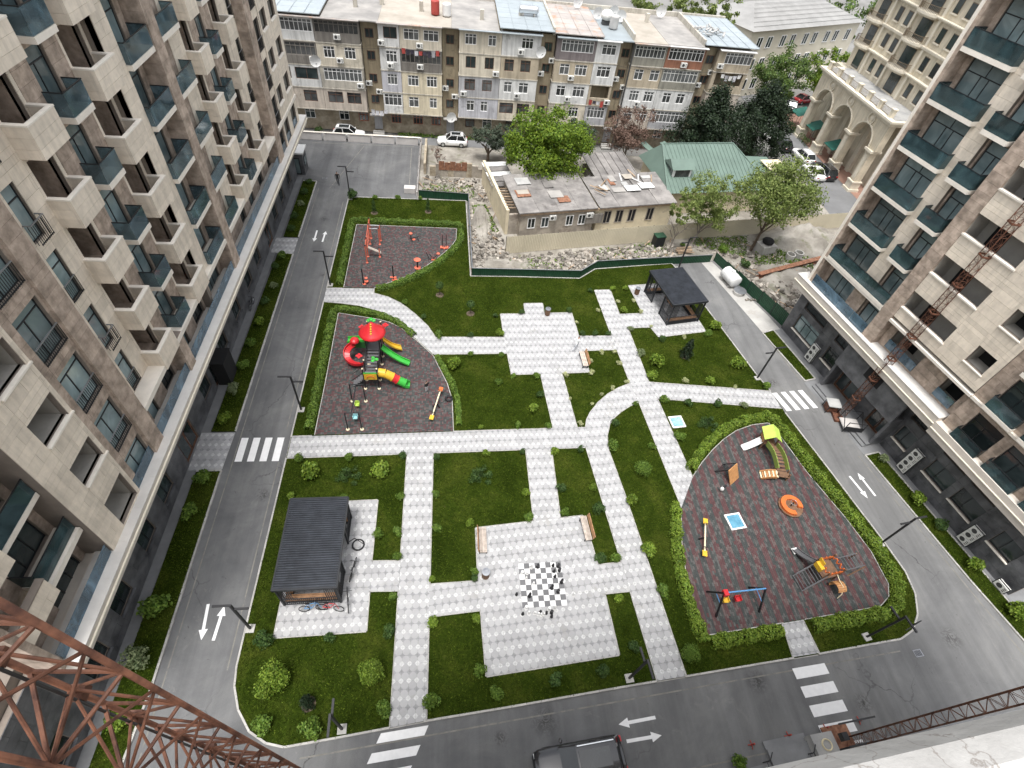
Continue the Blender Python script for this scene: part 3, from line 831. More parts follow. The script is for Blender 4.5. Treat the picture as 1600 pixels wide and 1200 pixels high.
# ---- left tower: x' = world Y, facade plane world X = -17.4
T = Tower('apartment_tower', 'tall beige and brown stone apartment tower along the left road', (-17.4, 0, 0), RAD(90))
NF = 9
BE, BR = 'stone_beige', 'stone_brown'
for k in range(NF+1):
    z, zn = ZF(k), ZF(k+1)
    lo = k == 0
    zb = 7.3 if lo else z
    # near wing
    T.pier(7.55, 7.9, .0, 1.6, zb, zn, BR)
    T.wall(7.9, 13.2, z+2.85, zn, 1.45, BR); T.wall(12.75, 13.2, zb, z+2.85, 1.45, BR); T.wall(7.9, 10.35, zb, z+2.85, 1.45, BR)
    T.window(10.35, 12.75, z+.05, z+2.85, 1.6, (.34, .66), (.74,), 'pane_dark')
    if not lo:
        T.glass_balcony(10.25, 13.15, z, .45, 1.45, 'glass_teal', sides=(1, 0))
        T.wall(7.9, 10.2, z-.3, z+1.05, 0.0, BE, th=.2); T.core.box(7.9, 10.2, -.03, .3, z+1.05, z+1.14)
    # loggia block
    o0, o1 = z+1.18, z+2.8
    if lo: o0 = 7.6
    T.wallh(13.2, 16.8, zb, zn, 0.0, BE, [(14.6, 16.55, o0, o1)])
    T.core.box(13.2, 13.5, .345, 2.0, zb, zn)
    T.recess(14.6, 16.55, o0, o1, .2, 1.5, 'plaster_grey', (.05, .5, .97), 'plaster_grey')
    if not lo: piece('coping', 'stone_light', T.root, 14.62, 16.78, -.09, .14, z+1.09, z+1.185)
    # railed windows
    T.wallh(16.8, 19.35, zb, zn, .12, BR, [(17.35, 19.2, z+.12, z+2.7)])
    T.window(17.35, 19.2, z+.12, z+2.7, .32, (.42,), (.8,))
    if not lo: T.railing(17.35, 19.2, z+.12, .06, .06)
    T.pier(19.35, 20.5, -.03, 1.2, zb, zn, BR)
    # narrow windows in beige wall
    T.wallh(20.5, 23.8, zb, zn, .9, BE if not lo else BR, [(21.75, 22.7, z+.06, z+2.6)])
    T.window(21.75, 22.7, z+.06, z+2.6, 1.05, (), (.74,))
    if not lo: T.railing(21.7, 22.75, z+.06, .86 if k % 2 else .55, .9)
    # boxes and glass balconies
    for a, b in ((23.8, 26.0), (30.1, 32.5), (43.35, 45.3), (49.8, 51.9)):
        if not lo:
            T.box_balcony(a, b, z, -.12, .9)
            T.wallh(a, b, z, zn, .9, BE, [(a+.2, b-.25, z+.02, z+2.75)])
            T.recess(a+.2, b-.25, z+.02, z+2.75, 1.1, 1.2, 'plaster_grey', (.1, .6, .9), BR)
        else:
            T.wallh(a, b, zb, zn, .9, BR, [(a+.3, b-.3, zb+.1, z+2.7)]); T.window(a+.3, b-.3, zb+.1, z+2.7, 1.1, (.5,), (.8,), 'pane_dark')
    for a, b, w0, w1, g0, g1 in ((26.0, 30.1, 27.35, 28.85, 27.2, 29.05), (45.3, 49.8, 46.6, 48.0, 46.4, 48.2)):
        T.wallh(a, b, zb, zn, .9, BR, [(w0, w1, z+.04, z+2.7)])
        T.window(w0, w1, z+.04, z+2.7, 1.05, (.4,), (.76,))
        if not lo: T.glass_balcony(g0, g1, z, .0, .9, slab='stone_light')
    T.pier(26.0, 26.9, -.03 if lo else .88, 1.0, zb, zn, BR)
    T.wall(32.5, 34.0, zb, zn, .3 if not lo else .9, BE if not lo else BR)
    T.core.box(32.5, 32.8, .345, 1.3, zb, zn)
    T.wallh(34.0, 37.35, zb, zn, 1.1, BR, [(34.15, 36.7, z+.04, z+2.8)])
    T.window(34.15, 36.7, z+.04, z+2.8, 1.22, (.38, .62), (.7,))
    if not lo: T.glass_balcony(34.0, 37.3, z, .0, 1.1)
    T.pier(37.4, 38.62, -.03, 1.3, zb, zn, BR)
    T.wallh(38.62, 41.3, zb, zn, .9, BR, [(39.2, 40.6, z+.04, z+2.75)])
    T.window(39.2, 40.6, z+.04, z+2.75, 1.05, (.4,), (.76,))
    if not lo: T.glass_balcony(38.66, 41.8, z, .03, .9, sides=(0, 1))
    T.wall(41.3, 43.35, zb, zn, .85 if not lo else .9, BE if not lo else BR)
    T.wallh(51.9, 55.2, zb, zn, .9, BE if not lo else BR, [(53.9, 55.0, z+.06, z+2.6)])
    T.window(53.9, 55.0, z+.06, z+2.6, 1.05, (), (.74,), 'pane_dark')
    if not lo: T.railing(53.85, 55.05, z+.06, .84, .84)
    T.pier(55.2, 56.9, -.03, 1.2, zb, zn, BR)
    T.wallh(56.9, 58.95, zb, zn, .05, BR if lo else BE, [(57.1, 58.75, z+.1, z+2.65)])
    T.window(57.1, 58.75, z+.1, z+2.65, .25, (.45,), (.75,), 'pane_dark')
    if not lo: T.railing(57.1, 58.75, z+.1, .0, .0)
    T.wallh(58.95, 65.7, zb, zn, 0.0, BE, [(59.35, 61.3, o0, o1), (62.7, 64.8, o0, o1)])
    for a, b in ((59.35, 61.3), (62.7, 64.8)):
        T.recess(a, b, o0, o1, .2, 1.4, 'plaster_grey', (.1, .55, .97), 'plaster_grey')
        if not lo: piece('coping', 'stone_light', T.root, a-.05, b+.05, -.12, .14, z+1.09, z+1.185)
    # far end wall
    T.core.box(65.35, 65.7, .345, 14, zb, zn)
# thin band over the terrace floor, terrace glass, cornice
for a, b, d0 in ((7.6, 13.15, .3), (20.52, 37.38, -.06), (38.64, 55.15, -.06), (56.95, 65.8, -.1)):
    piece('string_course', 'stone_light', T.root, a, b, d0, .95, ZF(1)-.34, ZF(1)-.01)
for a, b in ((8.0, 13.15), (16.85, 19.3), (20.55, 26.0), (26.95, 37.35), (38.66, 55.15), (56.95, 65.6)):
    n = max(1, round((b-a)/2.4))
    for i in range(n): piece('terrace_glass', 'glass_strip', T.root, a+(b-a)*i/n+.01, a+(b-a)*(i+1)/n-.01, .10, .125, 7.3, 8.32)
    piece('terrace_rail', 'rail_dark', T.root, a, b, .095, .13, 7.26, 7.31)
cor = MB()
prof = [(1.95, 6.55), (-.36, 6.55), (-.42, 6.62), (-.42, 7.02), (-.47, 7.05), (-.47, 7.08), (-.5, 7.27), (-.5, 7.44), (1.0, 7.44), (1.0, 7.2), (1.95, 7.2)]
cor.extr(prof, 'x', 7.75, 67.2); cor.build('cornice', 'cornice', T.root)
n = 30
for i in range(n):
    a = 7.75+(67.2-7.75)*i/n; b = 7.75+(67.2-7.75)*(i+1)/n
    piece('cornice_slab', 'cornice_top', T.root, a+.004, b-.004, -.52, .9, 7.441, 7.50)
piece('cornice_moulding', 'cream', T.root, 7.7, 67.25, -.56, -.44, 7.05, 7.13)
# ground floor in dark stone
holes = []
for a in (4.2, 8.6, 12.0, 16.0, 19.4, 28.6, 33.6, 38.0, 42.4, 46.0, 54.4, 58.0, 62.0): holes.append((a, a+1.7, 1.0, 2.9))
doors = [(23.35, 25.85, .0, 2.45), (50.6, 52.5, 0, 2.45), (30.9, 32.4, 0, 2.4)]
T.wallh(2.0, 66.6, 0, 6.55, 1.9, 'stone_dark', holes+doors, L=2.1)
for a, b, c, e in holes:
    T.window(a, b, c, e, 2.05, (.5,), (), 'pane_dark')
    piece('sill', 'stone_dark', T.root, a-.05, b+.05, 1.78, 2.0, c-.08, c)
for a, b, c, e in doors:
    D = MB(); w = b-a; D.box(0, w, 0, .08, 0, e, 0)
    for i in (0, 1):
        D.box(w*(.08+.47*i), w*(.45+.47*i), -.012, -.002, .3, e-.25, 1)
    d = D.build('door', ['wood_door', 'pane_dark'], T.root); d.location = (a, 2.02, 0)
    h = MB(); h.tube((w*.5, -.08, .8), (w*.5, -.08, 1.7), .02); h.build('handle', 'rail_grey', d)
cp = MB(); cp.box(31.2, 33.0, .85, 1.9, 0, .02); cp.box(31.2, 33.0, .85, 1.0, .02, 2.5); cp.box(31.2, 31.3, 1.0, 1.9, .02, 2.5); cp.box(32.9, 33.0, 1.0, 1.9, .02, 2.5); cp.box(31.15, 33.05, .8, 1.9, 2.5, 2.6)
cp.build('entrance_hood', 'dark_void', T.root)
for a in (11.2, 15.2, 27.8, 36.8, 44.8, 61.0):
    br = MB(); br.tube((a, 1.9, 5.2), (a, 1.0, 5.2), .03); br.tube((a, 1.0, 5.2), (a, 1.0, 4.9), .03); br.box(a-.12, a+.12, .9, 1.1, 4.75, 4.92)
    br.build('wall_lamp', 'rail_grey', T.root)
T.finish([(7.9, 65.4, 2.75, 14, 7.2, ZF(NF+1)), (2.2, 66.4, 2.3, 14, .02, 7.19), (7.6, 65.7, .5, 14, ZF(NF+1), ZF(NF+1)+.4)])

# ---- right tower
RA = RAD(10.8)
Rn = Vector((-math.cos(RA), -math.sin(RA), 0))
Rc = Vector((35.2, 39.5, 0))+Rn*1.5
RT = Tower('apartment_tower', 'tall beige and brown stone apartment tower along the right road', (Rc.x, Rc.y, 0), RA-RAD(90))
for k in range(NF+1):
    z, zn = ZF(k), ZF(k+1); lo = k == 0; zb = 7.2 if lo else z
    RT.pier(1.02, 1.3, .0, 1.4, zb, zn, BR)
    piece('corner_trim', 'stone_light', RT.root, .80, 1.02, -.10, 1.4, zb, zn-.01)
    RT.wallh(1.3, 5.0, zb, zn, 1.1, BR, [(1.75, 4.75, z+.05, z+2.85)])
    RT.window(1.75, 4.75, z+.05, z+2.85, 1.22, (.4, .62), (.7,))
    RT.wall(5.0, 6.45, zb, zn, .55, BR if lo else BE); RT.core.box(5.0, 5.3, .6, 1.4, zb, zn)
    RT.wallh(6.45, 8.45, zb, zn, .85, BR, [(6.6, 8.3, z+.05, z+2.75)])
    RT.window(6.6, 8.3, z+.05, z+2.75, 1.0, (.5,), (.72,))
    if k == 1: RT.glass_balcony(1.35, 8.4, z, -.05, 1.1, 'glass_teal', sides=(1, 0))
    elif k > 1:
        RT.glass_balcony(1.35, 5.25, z, -.05, 1.1, 'glass_teal')
        RT.glass_balcony(6.2, 8.15, z, -.15, .85, 'glass_teal')
    RT.pier(8.45, 9.6, -.02, 1.3, zb, zn, BR)
    if not lo:
        o0, o1 = z+1.02, z+2.55
        RT.wallh(9.6, 17.8, z, zn, 0.0, BE, [(9.62, 13.85, o0, o1), (15.75, 17.25, z+1.15, z+2.65)], L=2.6)
        RT.recess(9.62, 13.85, o0-.9, o1, .2, 1.6, 'plaster_grey', (.16, .42, .98), 'plaster_grey')
        piece('coping', 'stone_light', RT.root, 9.62, 13.95, -.09, .2, o0-.1, o0+.01)
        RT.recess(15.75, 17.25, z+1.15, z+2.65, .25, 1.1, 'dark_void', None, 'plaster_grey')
        piece('sill', 'stone_light', RT.root, 15.7, 17.35, -.08, .3, z+1.06, z+1.149)
    else:
        RT.wallh(9.6, 17.8, zb, zn, .7, BR, [(10.3, 13.3, 7.6, 9.6), (15.6, 17.2, 7.6, 9.6)])
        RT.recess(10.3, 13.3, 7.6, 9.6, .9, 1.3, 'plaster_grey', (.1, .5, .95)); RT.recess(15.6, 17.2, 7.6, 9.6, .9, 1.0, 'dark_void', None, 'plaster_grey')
        for a, b in ((10.3, 13.3), (15.6, 17.2)): piece('terrace_glass', 'glass_strip', RT.root, a, b, .62, .65, 7.5, 8.3)
    zz = 6.78 if lo else z
    for a in (18.9, 21.7, 24.6):
        pass
    RT.wallh(17.8, 27.6, max(6.5, zz-.1) if lo else z, zn, .15, BR, [(18.95, 21.1, zz+.06, zz+2.6), (21.8, 24.1, zz+.06, zz+2.6), (24.9, 27.1, zz+.06, zz+2.6)])
    for a, b in ((18.95, 21.1), (21.8, 24.1), (24.9, 27.1)):
        RT.window(a, b, zz+.06, zz+2.6, .35, (.45,), (.72,), 'pane_dark')
        RT.glass_balcony(a-.05, b+.05, zz, -.35, .15, 'glass_teal', h=1.0)
    # far end wall
for a, b, d0 in ((1.0, 8.45, -.02), (9.6, 17.85, -.12), (17.9, 27.6, -.08)):
    piece('string_course', 'stone_light', RT.root, a, b, d0, .55, ZF(1)-.5, ZF(1)-.29)
for i in range(4):
    a = 1.35+i*1.77
    piece('terrace_glass', 'glass_strip', RT.root, a, a+1.74, -.05, -.025, 7.3, 8.25)
cor = MB()
prof = [(1.6, 5.95), (-.30, 5.95), (-.36, 6.0), (-.36, 6.55), (-.42, 6.6), (-.42, 7.2), (.9, 7.2), (.9, 6.9), (1.6, 6.9)]
cor.extr(prof, 'x', -.15, 17.7)
cor.extr([(u, z-.35) for u, z in prof], 'x', 17.71, 27.8); cor.build('cornice', 'cornice', RT.root)
for i in range(8): piece('cornice_slab', 'cornice_top', RT.root, -.17+i*2.235+.004, -.17+(i+1)*2.235-.004, -.45, .85, 7.202, 7.26)
piece('cornice_moulding', 'cream', RT.root, -.2, 17.72, -.48, -.37, 6.57, 6.64); piece('cornice_moulding', 'cream', RT.root, 17.73, 27.85, -.48, -.37, 6.22, 6.29)
gw = [(1.15, 4.2, 1.1, 2.95), (5.8, 7.5, 1.25, 2.95), (15.6, 17.15, 1.5, 3.15), (19.12, 21.2, 1.5, 3.25), (21.8, 23.95, 1.6, 3.3), (25.5, 27.3, 1.7, 3.4)]
gs = [(1.1, 4.15, 3.65, 4.45), (5.8, 7.5, 3.65, 4.45), (15.5, 17.2, 4.05, 4.75), (19.05, 21.2, 4.05, 4.75), (21.8, 23.95, 4.05, 4.75)]
gd = [(8.45, 10.75, .3, 2.35), (12.9, 15.1, .3, 2.35)]
RT.wallh(0, 29, 0, 5.95, 1.5, 'stone_dark', gw+gs+gd, L=2.1)
for i, (a, b, c, e) in enumerate(gw):
    RT.window(a, b, c, e, 1.68, (.33, .62) if i == 0 else (.4,), (.72,) if i < 2 else (), 'pane' if i < 1 else 'pane_dark')
    piece('sill', 'stone_light', RT.root, a-.05, b+.05, 1.38, 1.6, c-.07, c)
for a, b, c, e in gs:
    RT.window(a, b, c, e, 1.68, (.5,), (), 'pane_dark')
    g = MB(); n = int((b-a)/.16)
    for i in range(n+1): g.box(a+(b-a)*i/n-.01, a+(b-a)*i/n+.01, 1.55, 1.57, c, e)
    for q in (c+.2, e-.2): g.box(a, b, 1.54, 1.56, q-.012, q+.012)
    g.build('window_grille', 'rail_dark', RT.root)
for a, b, c, e in gd:
    D = MB(); w = b-a; D.box(0, w, 0, .08, 0, e-c, 0)
    for i in (0, 1): D.box(w*(.07+.48*i), w*(.45+.48*i), -.012, -.002, .25, e-c-.2, 1)
    for i in range(1, 5): D.box(w*.46+i*.03-.02, w*.46+i*.03-.01, -.02, -.003, 0, e-c, 0)
    d = D.build('door', ['wood_door', 'pane_dark'], RT.root); d.location = (a, 1.62, c)
    h = MB(); h.tube((w*.5, -.08, .6), (w*.5, -.08, 1.5), .02); h.build('handle', 'rail_grey', d)
# portal of dark marble over the doors
pt = MB(); pt.box(8.1, 15.3, .05, .25, 3.3, 5.9); pt.box(8.1, 15.3, .26, 1.5, 3.3, 3.5); pt.box(8.1, 8.35, .26, 1.5, 0.3, 3.29); pt.box(15.05, 15.3, .26, 1.5, .3, 3.29)
pt.build('portal', 'stone_dark', RT.root)
piece('portal_opening', 'dark_void', RT.root, 10.9, 12.6, .03, .048, 4.6, 5.7)
st = MB(); st.box(8.1, 15.3, -.5, 1.5, 0.02, .15); st.box(8.1, 15.3, -.15, 1.5, .151, .3); st.build('entrance_step', 'pavement', RT.root)
RT.finish([(1.3, 27.6, 2.35, 14, 6.95, ZF(NF+1)), (.1, 28.9, 1.9, 14, .02, 6.94), (.9, 27.7, .4, 14, ZF(NF+1), ZF(NF+1)+.4)])

# ---- the building the photograph is taken from: only its parapet and street wall matter here
HB = thing('apartment_building', 'white stone parapet of the building in the foreground', 'building', (0, -.0, 0), .10)
w = MB(); w.box(-9, 30, -12, -.42, 0, 34.35); w.build('wall', 'stone_light', HB)
pp = MB(); pp.box(.1, 30, -.9, -.02, 34.36, 34.78); pp.build('parapet_wall', 'stone_light', HB)
def para_mat():
    m, nt, bs = base_mat('parapet_marble')
    c = ramp(nt, noise(nt, 3.5, 7, .65, .8), [(.3, (.27, .26, .245)), (.55, (.38, .37, .352)), (.75, (.46, .448, .43))])
    vo = N(nt, 'ShaderNodeTexVoronoi', feature='DISTANCE_TO_EDGE'); vo.inputs['Scale'].default_value = 2.6
    g = N(nt, 'ShaderNodeNewGeometry'); nv = N(nt, 'ShaderNodeTexNoise'); nv.inputs['Scale'].default_value = 4; nv.inputs['Detail'].default_value = 7
    ad = N(nt, 'ShaderNodeVectorMath', operation='ADD')
    nt.links.new(g.outputs['Position'], nv.inputs['Vector']); nt.links.new(g.outputs['Position'], ad.inputs[0]); nt.links.new(nv.outputs['Color'], ad.inputs[1]); nt.links.new(ad.outputs[0], vo.inputs['Vector'])
    k = ramp(nt, vo.outputs['Distance'], [(0, (1, 1, 1)), (.012, (0, 0, 0))])
    nt.links.new(mixc(nt, mixc(nt, .7, (0, 0, 0), k), c, (.15, .125, .105)), bs.inputs['Base Color'])
    bs.inputs['Roughness'].default_value = .6; bump(nt, bs, noise(nt, 30, 6), .3, .01)
    return m
MT['parapet_marble'] = para_mat()
cp = MB()
prof = [(-1.0, 34.8), (-.03, 34.8), (.004, 34.84), (.012, 34.93), (-.01, 34.99), (-.05, 35.02), (-1.0, 35.03)]
n = 7
for i in range(n):
    a, b = .1+i*1.6, .1+(i+1)*1.6-.006
    c = MB(); c.extr(prof, 'x', a, b); c.build('coping_slab', 'parapet_marble', HB, smooth=False)
# ------------------------------------------------------------------ old five-storey block at the far end
for key, c in dict(o_cream=(.56, .51, .415), o_white=(.60, .60, .585), o_grey=(.38, .38, .39), o_lilac=(.47, .47, .50), o_yellow=(.60, .535, .40), o_tan=(.42, .36, .27), o_pink=(.50, .44, .375), o_beige=(.46, .43, .37), o_plum=(.19, .165, .165), o_olive=(.25, .24, .20), o_ochre=(.30, .25, .17), o_wood=(.20, .185, .165), o_rust=(.26, .12, .075)).items():
    mk(key, c, .9, .10, .7, stain=(sc3(c, .58), .57), ssc=.6, bmp=.1, streak=.3)
mk('o_stone', (.30, .245, .17), .95, .25, 1.2, c2=(.40, .35, .27), stain=((.18, .15, .11), .55), ssc=.5, bmp=.4, bsc=6)
mk('win_white', (.74, .74, .73), .6, .05)
mk('win_brown', (.10, .052, .035), .6, .2)
mk('win_red', (.30, .10, .055), .7, .2)
mk('roof_felt', (.25, .24, .23), .95, .2, .35, c2=(.32, .305, .285), stain=((.22, .21, .20), .58), ssc=.3, bmp=.2, bsc=2)
mk('roof_sand', (.31, .28, .235), .95, .12, .35, c2=(.37, .335, .29), stain=((.36, .33, .29), .6), ssc=.3)
mk('roof_metal', (.33, .37, .39), .45, .07, .5, rv=.10, metal=.25)
mk('roof_rust', (.33, .30, .28), .7, .15, .5, rv=.1, stain=((.36, .20, .12), .52), ssc=.45)
mk('slate', (.33, .33, .325), .9, .15, .6, rv=.2, c2=(.42, .415, .40))
mk('metal_white', (.60, .60, .59), .5, .06, 2)
mk('ac_white', (.62, .62, .59), .6, .08, 3)
mk('fan_dark', (.05, .05, .05), .6, .1)
mk('steel', (.52, .54, .56), .3, .1, metal=.8)
mk('cloth_mix', (.55, .55, .58), .9, .2, 2, rv=.5)
mk('cloth_dark', (.04, .035, .05), .9, .2, 2, rv=.4)
mk('cloth_red', (.35, .06, .05), .9, .2, 2)
mk('paint_red', (.32, .05, .04), .6, .15)

def ac_mesh():
    b = MB(); b.box(-.42, .42, 0, .3, 0, .58, 0)
    n = 12; vs = [(-.1+.2*math.cos(2*math.pi*i/n), -.006, .29+.2*math.sin(2*math.pi*i/n)) for i in range(n)]
    b.add(vs, [tuple(range(n))], 1)
    for i in range(3): b.box(.2, .36, -.008, -.002, .12+i*.14, .18+i*.14, 1)
    b.box(-.35, -.3, .05, .4, -.05, -.002, 1); b.box(.3, .35, .05, .4, -.05, -.002, 1)
    return b.mesh('air_conditioner', ['ac_white', 'fan_dark'])
AC = ac_mesh()
def dish_mesh():
    b = MB(); n = 14; prof = [(0.0, .0), (.2, .02), (.4, .075), (.55, .15)]
    vs, fs = [], []
    for r, h in prof[1:]:
        for i in range(n): a = 2*math.pi*i/n; vs.append((r*math.cos(a), -h, r*math.sin(a)))
    vs.append((0, 0, 0)); c = len(vs)-1
    fs += [(c, (i+1) % n, i) for i in range(n)]
    for j in range(2): fs += [(j*n+i, j*n+(i+1) % n, (j+1)*n+(i+1) % n, (j+1)*n+i) for i in range(n)]
    b.add(vs, fs, 0)
    b.tube((0, .02, 0), (0, .35, -.35), .025, m=1); b.tube((0, -.02, -.5), (0, -.5, -.1), .015, m=1); b.box(-.05, .05, -.56, -.46, -.14, -.04, 1)
    return b.mesh('satellite_dish', ['metal_white', 'steel'])
DISH = dish_mesh()

OB = thing('apartment_block', 'long old five storey block with patched balconies and mixed roofs', 'building', (9, 80.5, 0))
obx, oby = 9.0, 80.5
OWC = {}
def owin(a, b, z0, z1, y, frame, mull, pane='pane_old', tr=True):
    w, h = round(b-a, 2), round(z1-z0, 2); key = (w, h, frame, mull, pane, tr)
    if key not in OWC:
        f = MB(); t = .07
        f.box(0, w, 0, .08, 0, t); f.box(0, w, 0, .08, h-t, h); f.box(0, t, 0, .08, t, h-t); f.box(w-t, w, 0, .08, t, h-t)
        for i in range(1, mull): f.box(w*i/mull-.035, w*i/mull+.035, .003, .077, t, h-t)
        if tr: f.box(t, w-t, .005, .075, h*.72-.03, h*.72+.03)
        p = MB(); p.box(t, w-t, .04, .06, t, h-t)
        OWC[key] = (f.mesh('window', frame), p.mesh('pane', pane))
    f, p = OWC[key]
    o = place('window', f, OB, (a-obx, y-oby, z0)); place('pane', p, o)
FL = [3.45, 6.2, 8.95, 11.7, 14.35]
YB, YW = 79.0, 80.5
# cell: colour, windows as (from, to, kind)
CELLS = [
 (-22.8, -17.05, [('o_pink', [(.1, .3, 'b'), (.55, .85, 'b')]), ('o_white', [(.05, .35, 'd'), (.45, .95, 'd')]), ('o_wood', [(.02, .98, 'K')]), ('o_white', [(.05, .98, 'G')])]),
 (-17.0, -11.4, [('o_pink', [(.1, .45, 'b'), (.55, .88, 'b')]), ('o_beige', [(.08, .96, 'G')]), ('o_cream', [(.15, .4, 'w'), (.62, .87, 'w')]), ('o_wood', [(.02, .98, 'K')])]),
 (-9.05, -6.45, [('o_white', [(.05, .95, 'G')]), ('o_lilac', [(.28, .8, 'w')]), ('o_white', [(.3, .85, 'w')]), ('o_white', [(.25, .9, 'd')])]),
 (-6.4, -1.05, [('o_yellow', [(.15, .4, 'w'), (.68, .87, 'w')]), ('o_yellow', [(.15, .42, 'w'), (.62, .88, 'w')]), ('o_wood', [(.02, .98, 'K')]), ('o_cream', [(.1, .46, 'w'), (.57, .93, 'w')])]),
 (1.25, 6.75, [('o_lilac', [(.2, .4, 'w'), (.56, .74, 'w')]), ('o_grey', [(.14, .4, 'b'), (.58, .82, 'b')]), ('o_cream', [(.16, .4, 'd'), (.62, .84, 'd')]), ('o_cream', [(.13, .4, 'w'), (.68, .87, 'w')])]),
 (6.8, 11.95, [('o_cream', [(.04, .42, 'b'), (.52, .86, 'b')]), ('o_white', [(.12, .34, 'w'), (.52, .78, 'w')]), ('o_tan', [(.1, .34, 'b'), (.52, .78, 'b')]), ('o_white', [(.5, .8, 'w')])]),
 (14.05, 19.35, [('o_cream', [(.12, .32, 'w'), (.56, .82, 'w')]), ('o_white', [(.14, .38, 'w'), (.58, .9, 'w')]), ('o_tan', [(.15, .4, 'w'), (.55, .86, 'w')]), ('o_plum', [(.12, .94, 'G')])]),
 (19.4, 22.6, [('o_grey', [(.1, .9, 'G')]), ('o_tan', [(.1, .9, 'O')]), ('o_white', [(.2, .78, 'w')]), ('o_white', [(.25, .85, 'w')])]),
 (24.5, 29.15, [('o_pink', [(.15, .42, 'w'), (.6, .9, 'w')]), ('o_white', [(.18, .48, 'w'), (.64, .94, 'w')]), ('o_tan', [(.18, .45, 'w'), (.66, .94, 'w')]), ('o_olive', [(.05, .95, 'G')])]),
 (29.2, 34.6, [('o_grey', [(.06, .9, 'G')]), ('o_white', [(.2, .42, 'w'), (.58, .8, 'w')]), ('o_olive', [(.04, .96, 'G')]), ('o_rust', [(.05, .96, 'G')])]),
 (36.5, 41.5, [('o_pink', [(.4, .7, 'w')]), ('o_pink', [(.36, .62, 'w')]), ('o_tan', [(.1, .9, 'O')]), ('o_tan', [(.2, .98, 'G')])]),
]
def obox(name, mat, x0, x1, y0, y1, z0, z1): return piece(name, mat, OB, x0-obx, x1-obx, y0-oby, y1-oby, z0, z1)
core = MB(); core.box(-23-obx, 41.4-obx, .35, 12.0, 0, 14.3); core.build('structure_frame', 'o_ochre', OB)
obox('ground_floor_wall', 'o_stone', -23, 41.4, YW+.03, YW+.34, 0, 3.44)
acs = 0
for ci, (x0, x1, fl) in enumerate(CELLS):
    w = x1-x0
    for k, (c, wins) in enumerate(fl):
        z0, z1 = FL[k], FL[k+1]
        wz = {'w': (z0+.95, z1-.45), 'd': (z0+.95, z1-.4), 'b': (z0+.9, z1-.42), 'G': (z0+1.0, z1-.25), 'K': (z0+1.05, z1-.25), 'O': (z0+1.0, z1-.2)}
        obox('floor_slab', 'o_beige', x0-.06, x1+.06, YB-.05, YW+.02, z0-.12, z0)
        wlo, whi = wz[wins[0][2]]
        obox('balcony_front', c, x0, x1, YB, YB+.16, z0, wlo)
        if wins[0][2] != 'O': obox('wall', c, x0, x1, YB, YB+.16, whi, z1-.12)
        px = x0
        for a, b, kd in wins:
            a, b = x0+w*a, x0+w*b
            if a-px > .03: obox('wall', c, px, a, YB, YB+.16, wlo, whi)
            if kd == 'w': owin(a, b, wlo, whi, YB+.05, 'win_white', 3 if b-a > 1.35 else 2)
            elif kd == 'b': owin(a, b, wlo, whi, YB+.05, 'win_brown', 2)
            elif kd == 'd': owin(a, b, wlo, whi, YB+.05, 'win_brown', 2, 'pane_dark', False)
            elif kd == 'G': owin(a, b, wlo, whi, YB+.04, 'win_white' if c != 'o_olive' else 'ac_white', max(3, round((b-a)/.55)))
            elif kd == 'K':
                owin(a, b, wlo, whi, YB+.04, 'o_wood', max(3, round((b-a)/.6)), 'pane_old')
                n = int((b-a)/.28)
                for i in range(n): obox('board', 'o_wood', a+(b-a)*i/n+.01, a+(b-a)*(i+1)/n-.01, YB-.035, YB-.005, z0+.03, wlo-.02)
            px = b
        if x1-px > .03: obox('wall', c, px, x1, YB, YB+.16, wlo, whi)
        for sx in (x0, x1-.14): obox('side_wall', c, sx, sx+.14, YB+.165, YW+.33, z0, z1-.12)
        obox('back_wall', 'o_ochre', x0+.15, x1-.15, YW+.2, YW+.33, z0, z1-.12)
        if rnd.random() < .55 and k > 0:
            place('air_conditioner', AC, OB, (x0+w*rnd.choice([.12, .47, .5, .9])-obx, YB-.32-oby, z0+rnd.uniform(.15, .5)))
    obox('awning', rnd.choice(['roof_metal', 'metal_white', 'roof_rust']), x0-.1, x1+.1, YB-.5, YB+.3, 14.33, 14.42)
# ground floor windows
for x, kd in [(-20.3, 'w'), (-15.6, 'w'), (-12.9, 'r'), (-8.3, 'r'), (-5.2, 'r'), (-2.6, 'r'), (2.3, 'd'), (4.8, 'w'), (8.2, 'd'), (15, 'w'), (26, 'd'), (31, 'w')]:
    owin(x, x+1.35, 1.5, 2.75, YW-.05, {'w': 'win_white', 'r': 'win_red', 'd': 'win_brown'}[kd], 3 if kd == 'r' else 2, 'pane_dark')
# stairwells
for x0, x1 in ((-11.3, -9.15), (-.98, 1.18), (12.05, 13.95), (22.7, 24.4), (34.75, 36.35)):
    obox('stairwell_wall', 'o_ochre', x0, x1, YW-.55, YW+.02, 3.0, 14.3)
    for z in (4.3, 7.0, 9.75, 12.3): owin(x0+.5, x0+1.55, z, z+1.05, YW-.62, 'win_brown', 2, 'pane_dark', False)
    obox('door', 'o_grey', x0+.55, x0+1.65, YW-.1, YW+.0, .5, 2.6); obox('door_canopy', 'concrete', x0+.1, x1-.1, YW-1.2, YW+.02, 2.75, 2.9)
    for i in range(3): obox('step', 'concrete', x0+.3, x0+1.9, YW-.6-.3*(3-i), YW-.6-.3*(2-i)+.05*0, 0, .17*(i+1))
    place('air_conditioner', AC, OB, (x0+1.7-obx, YW-.9-oby, rnd.choice([5.6, 8.3, 11]))); place('air_conditioner', AC, OB, (x0+.4-obx, YW-.9-oby, rnd.choice([6.6, 9.3])))
obox('drainpipe', 'fan_dark', 24.42, 24.48+.1, YB-.1, YB+.1, 0, 14.3)
